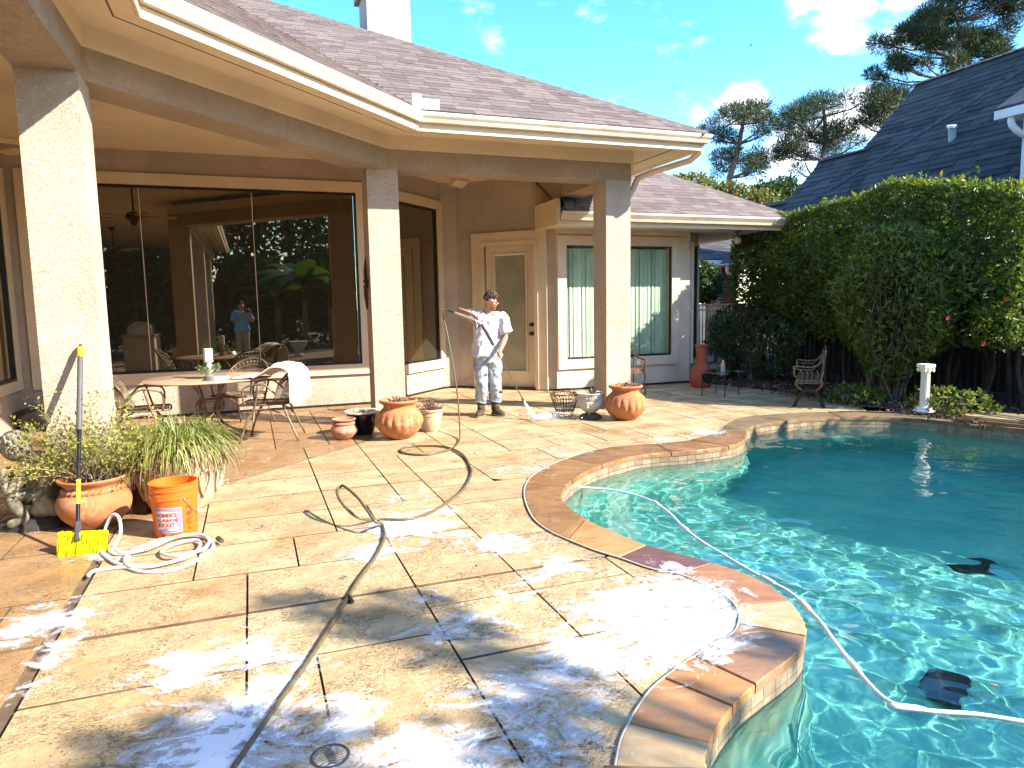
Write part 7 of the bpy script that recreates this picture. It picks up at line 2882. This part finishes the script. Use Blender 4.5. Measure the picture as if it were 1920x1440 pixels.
mb = MB().loft([(V3(.0, -.03, .0), V3(.26, 0, 0), V3(0, .20, 0)), (V3(.0, -.03, .03), V3(.25, 0, 0), V3(0, .19, 0)), (V3(.04, 0, .07), V3(.15, 0, 0), V3(0, .13, 0))], 14)
mb.build('base', simple('black_stone', (.03, .026, .022), .7, .4, 12, .5, 30), st)
# dark fire bowl and figurine by the corner
fb = thing('fire_bowl', 'low black fire bowl with a grey lid handle against the left wall', 'fire bowl', (-6.05, 9.05, 0), .3)
MB().lathe([(.18, 0), (.22, .03), (.34, .16), (.36, .24), (.34, .27), (.05, .30), (.0, .30)], 24, cap=False).build('bowl', BLACK, fb, smooth='auto')
MB().box((-.12, -.03, .30), (.12, .03, .33)).build('handle', simple('grey_metal', (.2, .2, .22), .5), fb)
fg = thing('figurine', 'small dark cast figure standing in the shade behind the fire bowl', 'figurine', (-5.78, 9.35, 0))
J, E = {}, []
add('hip', V3(0, 0, .48), .09)
add('chest', V3(0, 0, .66), (.10, .08), 'hip')
add('neck', V3(0, 0, .76), .04, 'chest')
add('head', V3(0, 0, .86), .075, 'neck')
add('crown', V3(0, 0, .92), .05, 'head')
for sg in (-1, 1):
    add(f'sh{sg}', V3(.12 * sg, 0, .70), .04, 'chest')
    add(f'el{sg}', V3(.15 * sg, -.06, .56), .032, f'sh{sg}')
    add(f'hd{sg}', V3(.06 * sg, -.13, .54), .025, f'el{sg}')
    add(f'kn{sg}', V3(.07 * sg, -.08, .34), .055, 'hip')
    add(f'ft{sg}', V3(.08 * sg, -.04, .10), .035, f'kn{sg}')
skin_mesh('figure', J, E, 'hip', simple('dark_bronze', (.03, .022, .015), .5, .4, 10), fg)
MB().box((-.18, -.16, 0), (.18, .16, .10)).build('base', BLACK, fg)

def fan(label, p_, q_, zdrop, rz, blade, grp):
    t = thing('ceiling_fan', label, 'ceiling fan', W(p_, q_, ZC), rz, grp)
    DKB = simple('oil_rubbed_bronze', (.03, .02, .014), .4, .3, 20, metal=.5)
    MB().lathe([(.0, 0), (.075, 0), (.06, -.05), (.015, -.07), (.015, -zdrop), (.0, -zdrop)], 16, cap=False).build('rod', DKB, t, smooth='auto')
    MB().lathe([(.03, -zdrop + .05), (.10, -zdrop + .02), (.13, -zdrop - .03), (.12, -zdrop - .09), (.06, -zdrop - .12), (.05, -zdrop - .18), (.0, -zdrop - .20)], 20, cap=False).build('motor', DKB, t, smooth='auto')
    for k in range(5):
        a = 2 * pi * k / 5
        Mx = Matrix.Rotation(a, 4, 'Z') @ Matrix.Translation((0, 0, -zdrop - .04)) @ Matrix.Rotation(R(11), 4, 'X')
        MB().prism([(.18, -.05), (.60, -.075), (.66, -.05), (.68, 0), (.66, .05), (.60, .075), (.18, .05)], -.004, .004).build('blade', blade, t).matrix_local = Mx
        MB().box((.10, -.02, -.006), (.24, .02, .0), Mx).build('bracket', DKB, t)
    mb = MB()
    for x in (-.03, .04):
        mb.tube([(x, .03, -zdrop - .18), (x, .03, -zdrop - .42)], .003, 4)
        mb.ball((x, .03, -zdrop - .43), .010, 6, 4)
    mb.build('pull_chain', DKB, t)
PALEW = simple('pale_fan_blade', (.50, .38, .20), .5, .15, 8)
fan('ceiling fan with pale blades hanging over the dining table', -1.76, 8.26, .52, .25, PALEW, 'patio ceiling fans')
fan('ceiling fan hanging over the part of the patio left of the camera', -3.2, 1.1, .52, .6, PALEW, 'patio ceiling fans')
# more patio behind: ceiling and floor go on, a grill island stands there and shows in the glass
gr = thing('grill_island', 'stucco counter with a steel barbecue seen only in the window reflection', 'grill', W(-2.75, 2.4, 0), TH)
MB().box((-.12, -.7, 0), (.55, .55, .90)).build('counter', STUCCO, gr)
MB().box((-.16, -.74, .90), (.59, .59, .95)).build('counter_top', simple('granite_top', (.28, .2, .14), .3, .4, 40), gr)
STEEL = simple('brushed_steel', (.55, .54, .52), .3, .1, 20, metal=.9)
MB().loft([(V3(.22, -.35, .95), V3(.25, 0, 0), V3(0, 0, .02)), (V3(.22, -.33, 1.05), V3(.27, 0, 0), V3(0, 0, .22)), (V3(.22, .33, 1.05), V3(.27, 0, 0), V3(0, 0, .22)), (V3(.22, .35, .95), V3(.25, 0, 0), V3(0, 0, .02))], 20).build('grill_hood', STEEL, gr, smooth='auto')
t = thing('white_urn', 'white cast urn standing in the garden behind the camera', 'urn', W(1.46, -1.6, 0))
MB().lathe(bez([(.15, 0), (.16, .03), (.10, .08), (.12, .16), (.24, .34), (.27, .44), (.30, .47), (.28, .48), (.2, .46)], 3), 28).build('body', STONEW, t, smooth=True)
# a bird high up
bd = PX(1407, 85, 60)
b = thing('bird', 'tiny dark bird high in the blue sky', 'bird', bd)
mb = MB().loft([(V3(-.12, 0, 0), V3(0, .01, 0), V3(0, 0, .01)), (V3(0, 0, 0), V3(0, .04, 0), V3(0, 0, .04)), (V3(.12, 0, .01), V3(0, .02, 0), V3(0, 0, .02))], 8)
mb.add([(-.04, 0, 0), (.05, 0, 0), (.0, .22, .08), (.0, -.22, .08)], [(0, 1, 2), (1, 0, 3)])
mb.build('body', BLACK, b)
for o in bpy.data.objects:
    if o.type == 'MESH' and o.name.startswith(('pool_cleaner', 'shell', 'wheels')):
        o.cycles.is_caustics_receiver = True
